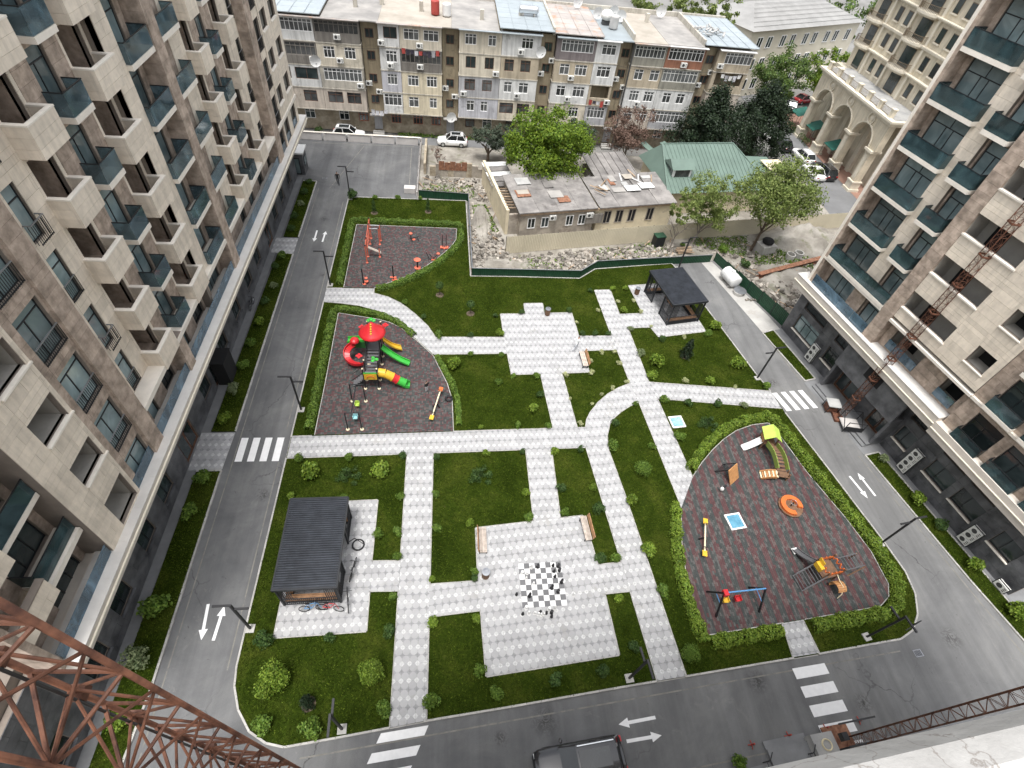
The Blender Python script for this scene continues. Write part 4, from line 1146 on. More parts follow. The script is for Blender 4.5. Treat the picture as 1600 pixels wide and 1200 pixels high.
for x, z in ((-17.3, 9.6), (11.9, 12.6), (.2, 3.6)): place('satellite_dish', DISH, OB, (x-obx, YB-.5-oby, z), (1.3, 1.3, 1.3), .3)
# roofs: each patch a sheet of its own pieces
def roof_panel(x0, x1, mat, ridged, z=14.44):
    if not ridged: obox('roof_sheet', mat, x0, x1, YB-.15, 92.3, z-.12, z); return
    n = max(2, round((x1-x0)/1.6)); m = 6
    for i in range(m):
        a, b = YB-.15+(92.3-YB+.15)*i/m, YB-.15+(92.3-YB+.15)*(i+1)/m
        obox('roof_sheet', mat, x0, x1, a+.012, b-.012, z-.1, z+.004*i)
    for i in range(n+1):
        x = x0+(x1-x0)*i/n; obox('roof_seam', mat, max(x0, x-.03), min(x1, x+.03), YB-.14, 92.25, z+.03, z+.06)
roof_panel(-23.2, -16.0, 'roof_metal', True, 14.75); roof_panel(-15.98, -9.0, 'roof_felt', False); roof_panel(-8.98, .2, 'roof_sand', False); roof_panel(.22, 6.4, 'roof_felt', False)
roof_panel(6.42, 13.6, 'roof_metal', True, 14.9); roof_panel(13.62, 20.2, 'roof_rust', True, 14.8); roof_panel(20.22, 24.3, 'roof_metal', False, 14.5); roof_panel(24.32, 29, 'roof_sand', False, 14.5); roof_panel(29.02, 34.2, 'roof_felt', False, 14.52); roof_panel(34.22, 41.8, 'roof_metal', True, 14.85)
for x in (13.6, 24.35, 34.2): obox('fire_wall', 'o_beige', x-.15, x+.15, YB+.5, 92.2, 14.3, 15.2)
obox('back_parapet', 'o_beige', -23, 41.6, 92.32, 92.6, 14.2, 15.1)
for x, y in ((-12.5, 84), (-4, 84.5), (4, 83), (9.3, 84.6), (-9.3, 86), (28, 88)):
    obox('chimney', 'o_beige', x, x+.5, y, y+.5, 14.44, 15.6)
def tank(label, loc, r, L, ax, mat, name='water_tank'):
    b = MB(); p = [(0, -L/2), (r*.7, -L/2), (r, -L/2+.12)]+[(r, -L/2+L*i/8) for i in range(1, 8)]+[(r, L/2-.12), (r*.7, L/2), (0.01, L/2)]
    b.lathe(p, n=18)
    t = thing(name, label, 'tank', loc)
    o = b.build('shell', mat, t, smooth=True); o.location = (0, 0, r+.15 if ax else L/2+.02)
    if ax: o.rotation_euler = (RAD(90) if ax == 'y' else 0, RAD(90) if ax == 'x' else 0, 0)
    if ax:
        c = MB()
        for s in (-L*.3, L*.3): c.box(*((s-.1, s+.1, -r*.8, r*.8) if ax == 'x' else (-r*.8, r*.8, s-.1, s+.1)), 0, .3)
        c.build('cradle', 'concrete', t)
    return t
tank('red upright tank on the roof of the old block', (-1.9, 83.5, 14.45), .55, 1.7, None, 'paint_red')
tank('small white tank beside the red tank on the roof', (-.4, 83.3, 14.45), .55, 1.5, None, 'metal_white')
tank('silver horizontal tank on pale blue metal roof', (10.6, 84.8, 14.98), .5, 2.6, 'x', 'steel')
tank('dark steel tank on roof beside dishes', (22.3, 83.6, 14.52), .6, 1.6, None, 'slate')
t = thing('water_tank', 'pale ball shaped tank on roof beside dark steel tank', 'tank', (21.6, 85.5, 14.52))
b = MB(); b.ball((0, 0, 1.1), .85, .8, 14, 9); b.build('shell', 'ac_white', t, True); b = MB(); b.box(-.5, .5, -.5, .5, 0, .5); b.build('stand', 'fan_dark', t)
for i, (x, y, z) in enumerate([(20.6, 87, 14.55), (23.2, 88.5, 14.55), (24.0, 86.6, 14.55), (18.2, 90.5, 14.85), (30.8, 90.5, 14.6)]):
    t = thing('satellite_dish', f'white rooftop satellite dish, {ordinal(i)} from the left' if i else 'leftmost white rooftop satellite dish', 'dish', (x, y, z), rnd.uniform(-.6, .6), 'dishes on the old roof')
    place('reflector', DISH, t, (0, 0, .9), (1.35, 1.35, 1.35)); b = MB(); b.tube((0, .4, 0), (0, .4, .7), .03); b.build('pole', 'steel', t)
# debris heap on the blue roof
b = MB()
for i in range(26): c = (35.8+rnd.uniform(-1.6, 2.2), 83.4+rnd.uniform(-1.5, 1.8)); a = rnd.uniform(0, 3); b.bar((c[0], c[1], 15.0+rnd.uniform(0, .5)), (c[0]+math.cos(a)*rnd.uniform(.4, 1.3), c[1]+math.sin(a)*rnd.uniform(.3, 1), 15.05+rnd.uniform(0, .5)), .25, .12)
tag(b.build('debris_heap', 'slate'), 'heap of broken boards on the pale blue end roof', 'debris')
# washing lines
def washing(label, x0, x1, z, mats, y=78.55, n=9):
    t = thing('washing_line', label, 'laundry', ((x0+x1)/2, y, z))
    w = x1-x0; b = MB()
    pts = [(-w/2+w*i/10, 0, -.25*(1-(2*i/10-1)**2)) for i in range(11)]
    b.path(pts, .012, 4); b.build('line', 'fan_dark', t)
    for i in range(n):
        x = -w/2+w*(i+.5)/n; s = w/n*.42; zz = -.25*(1-(2*(i+.5)/n-1)**2)
        c = MB(); h = rnd.uniform(.4, .85)
        c.add([(x-s, .0, zz), (x+s, 0, zz), (x+s*.9, .03, zz-h), (x-s*.9, -.02, zz-h), (x-s, .02, zz), (x+s, .02, zz), (x+s*.9, .05, zz-h), (x-s*.9, 0, zz-h)], [(0, 1, 2, 3), (7, 6, 5, 4), (0, 3, 7, 4), (1, 5, 6, 2), (0, 4, 5, 1), (3, 2, 6, 7)])
        c.build('cloth', mats[i % len(mats)], t)
washing('row of dark washing under a white sheet on fourth floor', -6.2, -1.3, 11.85, ['cloth_red', 'cloth_dark', 'cloth_dark', 'cloth_mix'])
washing('pale blue washing hanging over the first stairwell door', -10.9, -8.6, 3.9, ['cloth_mix', 'cloth_mix'], 78.9, 4)
washing('red and dark washing on the open balcony', 19.6, 22.4, 7.1, ['cloth_red', 'cloth_dark', 'cloth_mix'], 78.75, 5)
washing('white washing hung under the end balcony', 37.6, 40.6, 11.6, ['metal_white', 'cloth_mix'], 78.7, 5)

# ------------------------------------------------------------------ far school with hipped roof
SC = thing('school_building', 'pale three storey school with grey hipped roof at the back', 'building', (52.2, 103.0, 0), math.atan2(12, 26))
mk('s_wall', (.56, .52, .43), .9, .07, .4); mk('s_roof', (.25, .247, .24), .85, .12, .4, rv=.1)
b = MB(); b.box(0, 30, 0, 14, 0, 11.0); b.build('wall', 's_wall', SC)
b = MB(); b.add([(-.6, -.6, 11.01), (30.6, -.6, 11.01), (30.6, 14.6, 11.01), (-.6, 14.6, 11.01), (6, 7, 13.4), (24, 7, 13.4)], [(0, 1, 5, 4), (1, 2, 5), (2, 3, 4, 5), (3, 0, 4), (3, 2, 1, 0)]); r = b.build('roof', 's_roof', SC)
for i in range(1, 7):
    f = i/7; y = -.6+7.6*f; z = 11.03+2.6*f
    b = MB(); b.box(-.6+6.6*f, 30.6-6.6*f, y-.03, y+.03, z, z+.04); b.build('roof_batten', 's_roof', r)
for row, z in enumerate((1.2, 4.6, 8.0)):
    for i in range(9):
        x = 1.4+i*3.1+(0 if i % 2 else .5)
        key = 'swin'
        if key not in OWC:
            f = MB(); f.box(0, 1.4, 0, .1, 0, .12); f.box(0, 1.4, 0, .1, 1.78, 1.9); f.box(0, .1, 0, .1, .12, 1.78); f.box(1.3, 1.4, 0, .1, .12, 1.78); f.box(.64, .76, .01, .09, .12, 1.78)
            p = MB(); p.box(.1, 1.3, .04, .06, .12, 1.78); OWC[key] = (f.mesh('window', 'win_white'), p.mesh('pane', 'pane_dark'))
        f, p = OWC[key]; o = place('window', f, SC, (x, -.09, z)); place('pane', p, o)
b = MB(); b.box(-12, 0, 2, 12, 0, 8.5); b.build('annex_wall', 'o_tan', SC); b = MB(); b.add([(-12.5, 1.5, 8.51), (.0, 1.5, 8.51), (.0, 12.5, 8.51), (-12.5, 12.5, 8.51), (-12.5, 7, 10.2), (0, 7, 10.2)], [(0, 1, 5, 4), (2, 3, 4, 5), (3, 0, 4), (1, 2, 5), (3, 2, 1, 0)]); b.build('annex_roof', 's_roof', SC)

# ------------------------------------------------------------------ ornate cream building with arched portico
mk('c_stone', (.56, .50, .39), .85, .12, .7, streak=.25, stain=((.44, .36, .25), .6), ssc=.5, bmp=.15)
mk('c_light', (.60, .55, .45), .85, .10, .9, stain=((.46, .40, .30), .62), ssc=.7)
mk('c_brown', (.16, .12, .08), .8, .2)
CB = thing('ornate_building', 'cream stone building with tall arched portico and curved balconies', 'building', (59.5, 70.0, 0))
# local: x into building (+X), y north
b = MB(); b.box(3.0, 16, -14, 22, 0, 10.4); b.box(4.4, 16, -14, 21.5, 10.4, 32); b.build('wall', 'c_stone', CB)
cols = [.3, 6.2, 12.1, 18.0]
for y in cols:
    b = MB()
    b.box(-.75, .95, y-.85, y+.85, 0, .35); b.box(-.6, .8, y-.7, y+.7, .351, 1.3); b.box(-.68, .88, y-.78, y+.78, 1.301, 1.5)
    b.box(-.45, .65, y-.55, y+.55, 1.501, 5.6, 1); b.box(-.5, -.452, y-.3, y+.3, 1.8, 5.3); b.box(-.55, .75, y-.65, y+.65, 5.601, 5.8); b.box(-.75, .95, y-.85, y+.85, 5.801, 6.1)
    b.build('column', ['c_light', 'c_stone'], CB)
    b = MB(); b.box(2.5, 3.0, y-.4, y+.4, 0, 7.5); b.build('pilaster', 'c_light', CB)
# arcade wall with round arches
b = MB(); yA, yB = -.7, 19.0; zt = 9.6
def arc(y0, y1, zs, n=12):
    c, r = (y0+y1)/2, (y1-y0)/2
    return [(c-r*math.cos(math.pi*i/n), zs+r*.92*math.sin(math.pi*i/n)) for i in range(n+1)]
xs0, xs1 = -.4, .6
for i in range(3):
    y0, y1 = cols[i]+.62, cols[i+1]-.62
    a = arc(y0, y1, 6.1)
    for (ya, za), (yb, zb) in zip(a, a[1:]):
        b.add([(xs0, ya, za), (xs0, yb, zb), (xs0, yb, zt), (xs0, ya, zt), (xs1, ya, za), (xs1, yb, zb), (xs1, yb, zt), (xs1, ya, zt)], [(3, 2, 1, 0), (4, 5, 6, 7), (0, 1, 5, 4)])
for i, y in enumerate(cols): b.box(xs0, xs1, y-.62 if i else yA, y+.62 if i < 3 else yB, 6.102, zt)
b.build('arcade_wall', 'c_stone', CB)
for i in range(3):
    y0, y1 = cols[i]+.62, cols[i+1]-.62; a = arc(y0-.1, y1+.1, 6.1)
    m = MB()
    for (ya, za), (yb, zb) in zip(a, a[1:]): m.bar((xs0-.06, ya, za+.12), (xs0-.06, yb, zb+.12), .14, .3, 0, (1, 0, 0))
    m.build('arch_moulding', 'c_light', CB)
    yc = (cols[i]+cols[i+1])/2
    m = MB(); n = 18
    for k in range(n):
        t0, t1 = 2*math.pi*k/n, 2*math.pi*(k+1)/n
        m.bar((xs0-.07, yc-1.5+.0+.72*math.cos(t0), 8.55+.72*math.sin(t0)), (xs0-.07, yc-1.5+.72*math.cos(t1), 8.55+.72*math.sin(t1)), .16, .26, 0, (1, 0, 0))
    o = m.build('rosette', 'c_light', CB); o.location = (0, 1.5, .55)
    m = MB(); m.ball((xs0-.02, yc, 9.1), .34, 1, 8, 5, sx=.4); m.build('rosette_boss', 'c_light', CB)
b = MB(); b.box(xs0-.1, 3.0, yA-.1, yB+.1, 9.602, 9.9); b.box(xs0-.35, 3.0, yA-.35, yB+.35, 9.901, 10.15); b.box(xs0-.6, 3.05, yA-.6, yB+.6, 10.151, 10.42); b.build('entablature', 'c_light', CB)
b = MB(); b.box(-.2, 4.4, yA, yB, 10.421, 10.47); b.build('terrace_floor', 'slate', CB)
for y in cols+[cols[0]+2.95, cols[1]+2.95, cols[2]+2.95]:
    b = MB(); b.box(-.55, .0, y-.3, y+.3, 10.425, 11.4); b.box(-.62, .07, y-.37, y+.37, 11.401, 11.52); b.build('parapet_pier', 'c_light', CB)
def iron(par, y0, y1, x, z, h=.8):
    m = MB(); m.box(x, x+.04, y0, y1, z+h-.04, z+h); m.box(x, x+.04, y0, y1, z, z+.04); n = int((y1-y0)/.14)
    for i in range(n+1): yy = y0+(y1-y0)*i/n; m.box(x+.01, x+.03, yy-.012, yy+.012, z+.04, z+h-.04)
    m.build('railing', 'c_brown', par)
for i in range(6): yy = cols[0]+2.95*i; iron(CB, yy+.32, yy+2.63, -.3, 10.48)
for k in range(7):
    z = 10.5+3.35*k
    b = MB(); b.box(4.0, 4.45, -14, 21.6, z+3.02, z+3.2); b.box(3.8 if k % 2 == 0 else 3.95, 4.45, -14, 21.6, z+3.201, z+3.34); b.build('string_course', 'c_light', CB)
    for y, w, h, zz in ((-3.2, 2.0, 2.4, .1), (2.6, 1.1, 1.7, .8), (5.0, 1.1, 1.7, .8), (8.2, 2.4, 2.5, .1), (12.6, 1.1, 1.7, .8), (14.8, 1.1, 1.7, .8), (18.2, 2.0, 2.4, .1)):
        m = MB(); m.box(4.36, 4.395, y, y+w, z+zz, z+zz+h); f = m.build('window', 'c_brown', CB); m = MB(); m.box(4.34, 4.355, y+.08, y+w-.08, z+zz+.08, z+zz+h-.08); m.build('pane', 'pane_dark', f)
        m = MB(); m.box(4.2, 4.4, y-.1, y+w+.1, z+zz-.16, z+zz-.01); m.build('sill', 'c_light', f)
    for y0, y1 in ((7.4, 11.6), (17.4, 21.2), (-4.2, -.4)):
        if k == 0: continue
        n = 8; yc, r = (y0+y1)/2, (y1-y0)/2
        poly = [(4.4, y1), (4.4, y0)]+[(4.4-.5-.9*math.sin(math.pi*i/n), yc-r*math.cos(math.pi*i/n)) for i in range(n+1)]
        m = MB(); m.prism(poly, z-.28, z); bal = m.build('balcony', 'c_light', CB)
        m = MB(); m.prism([(4.4+(p[0]-4.4)*.9, yc+(p[1]-yc)*.92) for p in poly], z-.5, z-.281); m.build('corbel', 'c_stone', bal)
        m = MB(); arcp = poly[2:]
        for (xa, ya), (xb, yb) in zip([(4.4, y0+.03)]+[(p[0]+.04, p[1]) for p in arcp], [(p[0]+.04, p[1]) for p in arcp]+[(4.4, y1-.03)]):
            m.bar((xa, ya, z+.9), (xb, yb, z+.9), .05, .05)
            for q in range(3): m.bar((xa+(xb-xa)*q/3, ya+(yb-ya)*q/3, z), (xa+(xb-xa)*q/3, ya+(yb-ya)*q/3, z+.9), .03, .03)
        m.build('railing', 'c_brown', bal)
for y in (1.6, 6.9, 12.0, 17.0):
    b = MB(); b.box(4.1, 4.4, y-.2, y+.2, 10.5, 32); b.build('pilaster', 'c_light', CB)
# green awnings and hedge by the portico
for i, y in enumerate((79.5, 86.5, 92)):
    t = thing('awning', ['dark green canvas awning between the right portico columns', 'dark green canvas awning at the left portico column', 'dark green canvas awning past the portico end'][i], 'awning', (60.6, y, 0))
    b = MB(); b.add([(-1.1, -1.4, 2.2), (1.3, -1.4, 2.9), (1.3, 1.4, 2.9), (-1.1, 1.4, 2.2), (-1.1, -1.4, 2.14), (1.3, -1.4, 2.84), (1.3, 1.4, 2.84), (-1.1, 1.4, 2.14)], [(0, 1, 2, 3), (7, 6, 5, 4), (0, 3, 7, 4), (1, 5, 6, 2), (0, 4, 5, 1), (3, 2, 6, 7)])
    mk('awning_green', (.02, .11, .085), .7, .15) if 'awning_green' not in MT else None
    b.build('canopy', 'awning_green', t); b = MB()
    for sx, h in ((-1.05, 2.15), (1.25, 2.8)):
        for sy in (-1.35, 1.35): b.tube((sx, sy, 0), (sx, sy, h), .03)
    b.build('frame', 'rail_dark', t)

# cables slung along the old facade
for i in range(9):
    x0 = rnd.uniform(-20, 30); L = rnd.uniform(5, 11); z = rnd.choice([3.3, 6.1, 8.85, 11.6, 13.9]); b = MB()
    b.path([(x0-obx+L*k/6, YB-.12-oby, z-.35*math.sin(math.pi*k/6)+rnd.uniform(-.03, .03)) for k in range(7)], .018, 4); b.build('cable', 'fan_dark', OB)
# ------------------------------------------------------------------ fences, walls, derelict plot behind the park
mk('fence_green', (.010, .045, .022), .55, .2, 2)
mk('sheet_beige', (.50, .45, .34), .6, .06, .6, rv=.05)
mk('rust', (.20, .085, .05), .85, .35, 3, c2=(.30, .15, .09))
mk('wall_pale', (.50, .475, .455), .85, .08, .8, stain=((.42, .39, .36), .62), ssc=.8)
mk('rubble_m', (.21, .185, .155), .95, .25, 2, rv=.6, c2=(.36, .33, .29))
mk('plank_m', (.30, .22, .15), .9, .25, 3, rv=.4)
mk('roof_old', (.17, .16, .153), .95, .2, .7, rv=.15, c2=(.25, .235, .222), stain=((.11, .10, .094), .56), ssc=.6)
mk('roof_green', (.115, .165, .138), .55, .1, .5, rv=.06)
mk('h_wall', (.30, .265, .225), .95, .25, .8, c2=(.40, .36, .30), stain=((.20, .165, .135), .55), ssc=.6, bmp=.3, bsc=5)
mk('h_cream', (.58, .51, .37), .9, .12, .6, stain=((.36, .31, .24), .58), ssc=.6)
def corr_mesh(name, w, h, mat, pitch=.2, amp=.018):
    n = int(w/pitch)*2; vs, fs = [], []
    for i in range(n+1):
        x = w*i/n; y = amp if i % 2 else -amp
        vs += [(x, y, 0), (x, y, h)]
    fs = [(2*i, 2*i+2, 2*i+3, 2*i+1) for i in range(n)]
    o = len(vs); vs += [(v[0], v[1]+.012, v[2]) for v in vs]
    fs += [(o+2*i+1, o+2*i+3, o+2*i+2, o+2*i) for i in range(n)]+[(2*i+1, 2*i+3, o+2*i+3, o+2*i+1) for i in range(n)]
    b = MB(); b.add(vs, fs); return b.mesh(name, mat)
def sheet_fence(name, label, pts, h, mat, step=2.0, post='rail_dark', cap=None, h_end=None):
    t = thing(name, label, 'fence', (pts[0][0], pts[0][1], 0))
    me = corr_mesh('fence_panel', step, 1.0, mat)
    tot = sum(math.dist(a, b) for a, b in zip(pts, pts[1:])); run = 0
    for a, b in zip(pts, pts[1:]):
        L = math.dist(a, b); n = max(1, round(L/step)); ang = math.atan2(b[1]-a[1], b[0]-a[0])
        for i in range(n):
            f = i/n; x, y = a[0]+(b[0]-a[0])*f-pts[0][0], a[1]+(b[1]-a[1])*f-pts[0][1]
            hh = h+((h_end or h)-h)*(run+L*f)/tot
            place('fence_panel', me, t, (x, y, .02), (L/n/step*.995, 1, hh), ang)
            piece('post', post, t, x-.04, x+.04, y+.03, y+.11, 0, hh+.03)
            if cap: place('top_rail', ucube(cap), t, (x+math.cos(ang)*L/n/2, y+math.sin(ang)*L/n/2, hh+.05), (L/n, .08, .05), ang)
        run += L
    return t
sheet_fence('metal_fence', 'low dark green sheet fence round the back of the lawn', [(-3.8, 62.65), (2.4, 62.3), (2.45, 46.95), (14.45, 47.05), (16.6, 48.9), (31.0, 50.85)], 1.0, 'fence_green', cap='rail_grey')
sheet_fence('metal_fence', 'dark green sheet fence behind the white water tank', [(31.6, 51.1), (35.45, 39.6)], 1.15, 'fence_green', h_end=1.8)
sheet_fence('sheet_wall', 'tall beige sheet metal wall before the derelict house', [(6.4, 51.2), (28.4, 55.4), (41.5, 57.6), (54.3, 59.9)], 2.25, 'sheet_beige', post='rail_dark')
# parking wall with piers
PW = thing('boundary_wall', 'low pale wall with piers along the back of the car park', 'wall', (-12.5, 77.0, 0))
for i in range(5):
    x0 = -20.9+i*3.34
    piece('wall_panel', 'wall_pale', PW, x0+.28-(-12.5), x0+3.05+12.5, -.08, .08, 0, .95)
for i in range(6):
    x0 = -20.9+i*3.34; piece('pier', 'wall_pale', PW, x0+12.5-.03, x0+12.5+.27, -.13, .13, 0, 1.05)
piece('coping', 'stone_light', PW, -8.45, 8.35, -.15, .15, 1.052, 1.1)
PW2 = thing('boundary_wall', 'thin pale kerb wall down the right edge of the car park', 'wall', (-4.1, 70, 0))
for i in range(5): piece('wall_panel', 'wall_pale', PW2, -.09, .09, -6.9+i*2.78, -6.9+(i+1)*2.78-.01, 0, .55)
b = MB(); b.path([(0, -6.8, .9), (0, 6.9, .9)], .03)
for i in range(8): b.tube((0, -6.8+i*1.95, .5), (0, -6.8+i*1.95, .9), .025)
b.build('handrail', 'rail_dark', PW2)
# gate booth
BT = thing('guard_booth', 'small dark guard booth with flat white roof by the left tower', 'booth', (-19.3, 68.0, 0))
b = MB(); b.box(-1.1, .95, -1.0, 1.0, 0, 2.75); b.build('wall', 'stone_dark', BT)
b = MB(); b.box(-1.3, 1.15, -1.25, 1.2, 2.751, 2.95); b.build('roof', 'metal_white', BT)
b = MB(); b.box(-.35, .55, -1.06, -1.01, .1, 2.2); d = b.build('door', 'frame_dark', BT); b = MB(); b.box(-.25, .45, -1.075, -1.062, .25, 2.1); b.build('pane', 'pane', d)
b = MB(); b.box(.955, 1.0, -.6, .6, 1.0, 2.1); f = b.build('window', 'frame_dark', BT); b = MB(); b.box(1.002, 1.012, -.52, .52, 1.08, 2.02); b.build('pane', 'pane', f)
# derelict long house
def house_win(t, a, z0, w, h, frame='win_white', pane='pane_dark', d=0):
    key = ('hw', w, h, frame, pane)
    if key not in OWC:
        f = MB(); k = .08
        f.box(0, w, 0, .1, 0, k); f.box(0, w, 0, .1, h-k, h); f.box(0, k, 0, .1, k, h-k); f.box(w-k, w, 0, .1, k, h-k); f.box(w/2-.04, w/2+.04, .01, .09, k, h-k)
        p = MB(); p.box(k, w-k, .05, .07, k, h-k); OWC[key] = (f.mesh('window', frame), p.mesh('pane', pane))
    f, p = OWC[key]; o = place('window', f, t, (a, -.07+d, z0)); place('pane', p, o)
DH = thing('derelict_house', 'long derelict stone house with torn felt roof behind the beige wall', 'house', (8.2, 54.6, 0), math.atan2(3.8, 19))
b = MB(); b.box(0, 9.3, 0, 7.5, 0, 3.3); b.build('wall', 'h_wall', DH)
b = MB(); b.box(9.8, 20, .05, 6.5, 0, 3.25); b.build('wall', 'h_cream', DH)
for i in range(4):
    x0, x1 = -.3+i*2.45, -.3+(i+1)*2.45-.02
    b = MB(); b.add([(x0, -.35, 3.3), (x1, -.35, 3.3), (x1, 7.7, 3.75), (x0, 7.7, 3.75), (x0, -.35, 3.42), (x1, -.35, 3.42), (x1, 7.7, 3.87), (x0, 7.7, 3.87)], [(3, 2, 1, 0), (4, 5, 6, 7), (0, 1, 5, 4), (1, 2, 6, 5), (2, 3, 7, 6), (3, 0, 4, 7)]); b.build('roof_sheet', 'roof_old', DH)
for i in range(4):
    x0, x1 = 9.75+i*2.6, 9.75+(i+1)*2.6-.02; z1 = [3.6, 3.75, 3.6, 3.8][i]
    b = MB(); b.add([(x0, -.3, 3.25), (x1, -.3, 3.25), (x1, 6.4, z1), (x0, 6.4, z1), (x0, -.3, 3.36), (x1, -.3, 3.36), (x1, 6.4, z1+.1), (x0, 6.4, z1+.1)], [(3, 2, 1, 0), (4, 5, 6, 7), (0, 1, 5, 4), (1, 2, 6, 5), (2, 3, 7, 6), (3, 0, 4, 7)]); b.build('roof_sheet', 'roof_old', DH)
for a in (.9, 2.6, 5.7, 7.3): house_win(DH, a, 1.15, .95, 1.35)
for a in (10.6, 12.2, 13.9, 16.4): house_win(DH, a, 1.0, 1.0, 1.7, 'h_wall', 'dark_void', .05)
b = MB(); b.box(8.2, 10.4, -.25, -.02, 1.3, 2.5); b.build('boarded_bay', 'o_wood', DH)
for x in (3.9, 8.6): place('air_conditioner', AC, DH, (x, -.36, 2.2))
b = MB(); b.box(-.05, 20.1, -.2, .0, 2.95, 3.2); b.build('eaves_board', 'plank_m', DH)
for i in range(9):
    x, y = rnd.uniform(10.5, 19), rnd.uniform(1.2, 6); a = rnd.uniform(0, 3); b = MB(); b.bar((x, y, 3.78), (x+1.6*math.cos(a), y+1.6*math.sin(a), 3.95), .16, .05); b.build('loose_board', 'plank_m' if i % 3 else 'metal_white', DH)
for x, y in ((14.4, 2.4), (16.5, 2.8)):
    b = MB(); b.box(x, x+1.9, y, y+1.3, 3.72, 3.78); b.build('patch_sheet', 'metal_white', DH)
for i in range(16):
    x, y = rnd.uniform(.2, 18), rnd.uniform(.6, 5.2); w, l = rnd.uniform(.6, 1.8), rnd.uniform(.6, 1.6); zz = 3.44+.056*(y+.35) if x < 9 else 3.38+.075*y
    b = MB(); b.box(x, x+w, y, y+l, zz+.03*l+.04, zz+.03*l+.07); b.build('patch_sheet', ['slate', 'roof_felt', 'roof_old', 'rust', 'roof_sand'][i % 5], DH)
# left wing without roof
LW = thing('ruined_wing', 'roofless cream walled wing left of the derelict house', 'house', (6.9, 55.2, 0), RAD(101))
b = MB(); b.box(0, 12, -.0, .35, 0, 3.2); b.build('wall', 'h_cream', LW); b = MB(); b.box(0, 12, -2.6, -2.3, 0, 2.2); b.build('wall', 'h_wall', LW)
b = MB(); b.box(0, .3, -2.29, -.01, 0, 2.6); b.build('wall', 'h_wall', LW); b = MB(); b.box(11.7, 12, -2.29, -.01, 0, 2.6); b.build('wall', 'h_cream', LW)
b = MB(); b.box(5.6, 5.85, -2.29, -.01, 0, 2.4); b.build('wall', 'h_wall', LW)
for i in range(5): b = MB(); b.box(6.3+i*1.15, 7.35+i*1.15, -2.7, .5, 2.62+.06*i, 2.7+.06*i); b.build('roof_sheet', 'metal_white' if i in (2, 4) else 'roof_old', LW)
for a in (1.6, 3.8): b = MB(); b.box(a, a+1.0, -.06, -.005, .7, 2.4); b.build('window_opening', 'dark_void', LW)
for i in range(8): x = .4+i*.62; b = MB(); b.bar((x, .1, 3.26), (x+.3, -2.4, 2.9), .1, .12); b.build('rafter', 'plank_m', LW)
# brown seamed lean-to roofs behind
SH = thing('shed', 'brown seamed lean-to roof behind the derelict house', 'shed', (19.2, 60.2, 0), RAD(12))
b = MB(); b.box(.2, 5.8, .3, 8.0, 0, 2.9); b.build('wall', 'h_wall', SH)
for i in range(6):
    x0 = i*1.0
    b = MB(); b.add([(x0, 0, 2.95), (x0+.97, 0, 2.95), (x0+.97, 8.6, 3.9), (x0, 8.6, 3.9), (x0, 0, 3.03), (x0+.97, 0, 3.03), (x0+.97, 8.6, 3.98), (x0, 8.6, 3.98)], [(3, 2, 1, 0), (4, 5, 6, 7), (0, 1, 5, 4), (1, 2, 6, 5), (2, 3, 7, 6), (3, 0, 4, 7)])
    b.bar((x0+.97, 0, 3.08), (x0+.97, 8.6, 4.03), .08, .12); b.build('roof_sheet', 'roof_old', SH)
SH2 = thing('shed', 'collapsed grey lean-to between the bright tree and the brown roof', 'shed', (13.2, 62.6, 0), RAD(15))
b = MB(); b.box(0, 5.2, 0, 5.5, 0, 2.3); b.build('wall', 'h_wall', SH2)
for i in range(10): x, y = rnd.uniform(0, 4.6), rnd.uniform(0, 4.8); a = rnd.uniform(0, 3.1); b = MB(); b.bar((x, y, 2.4+rnd.uniform(0, .2)), (x+2*math.cos(a), y+2*math.sin(a), 2.6+rnd.uniform(0, .5)), .7 if i % 2 else .15, .05); b.build('loose_sheet', ['roof_old', 'slate', 'plank_m'][i % 3], SH2)
# house with green metal roof and dormer
GH = thing('green_roof_house', 'house with green seamed metal roof and white dormer window', 'house', (27.6, 60.6, 0), RAD(8))
b = MB(); b.box(.4, 14.4, .5, 9.4, 0, 3.3); b.build('wall', 'h_cream', GH)
RF = [((-.2, -.1), (1.8, 9.0), 3.4, 6.3)]
rb = MB()
e0, e1, e2, e3 = (-.3, -.2, 3.32), (15.2, -.2, 3.32), (15.8, 9.9, 3.32), (-.3, 9.9, 3.32); r0, r1 = (1.2, 7.2, 6.2), (11.6, 7.2, 6.2)
rb.add([e0, e1, e2, e3, r0, r1], [(0, 1, 5, 4), (1, 2, 5), (2, 3, 4, 5), (3, 0, 4), (3, 2, 1, 0)]); roof = rb.build('roof', 'roof_green', GH)
for i in range(27):
    x = .4+i*.55; f = min(1, max(.05, (15.2-x)/3.6)) if x > 11.6 else 1; xb = x; 
    if x < 1.2: f = max(.1, (x+.3)/1.5)
    b = MB(); b.bar((x, -.2, 3.36), (x, -.2+7.4*f, 3.36+2.88*f), .05, .05); b.build('roof_seam', 'roof_green', roof)
for p, q in ((r0, r1), (e1, r1), (e0, r0)):
    b = MB(); b.bar(Vector(p)+Vector((0, 0, .05)), Vector(q)+Vector((0, 0, .05)), .18, .06); b.build('ridge_cap', 'roof_green', roof)
b = MB(); b.box(1.0, 3.6, 2.2, 4.4, 4.0, 5.3); dm = b.build('dormer', 'win_white', GH)
b = MB(); b.add([(.7, 1.9, 5.28), (3.9, 1.9, 5.28), (3.9, 4.7, 5.28), (.7, 4.7, 5.28), (.7, 3.3, 6.1), (3.9, 3.3, 6.1)], [(0, 1, 5, 4), (2, 3, 4, 5), (3, 0, 4), (1, 2, 5), (3, 2, 1, 0)]); b.build('dormer_roof', 'roof_green', dm)
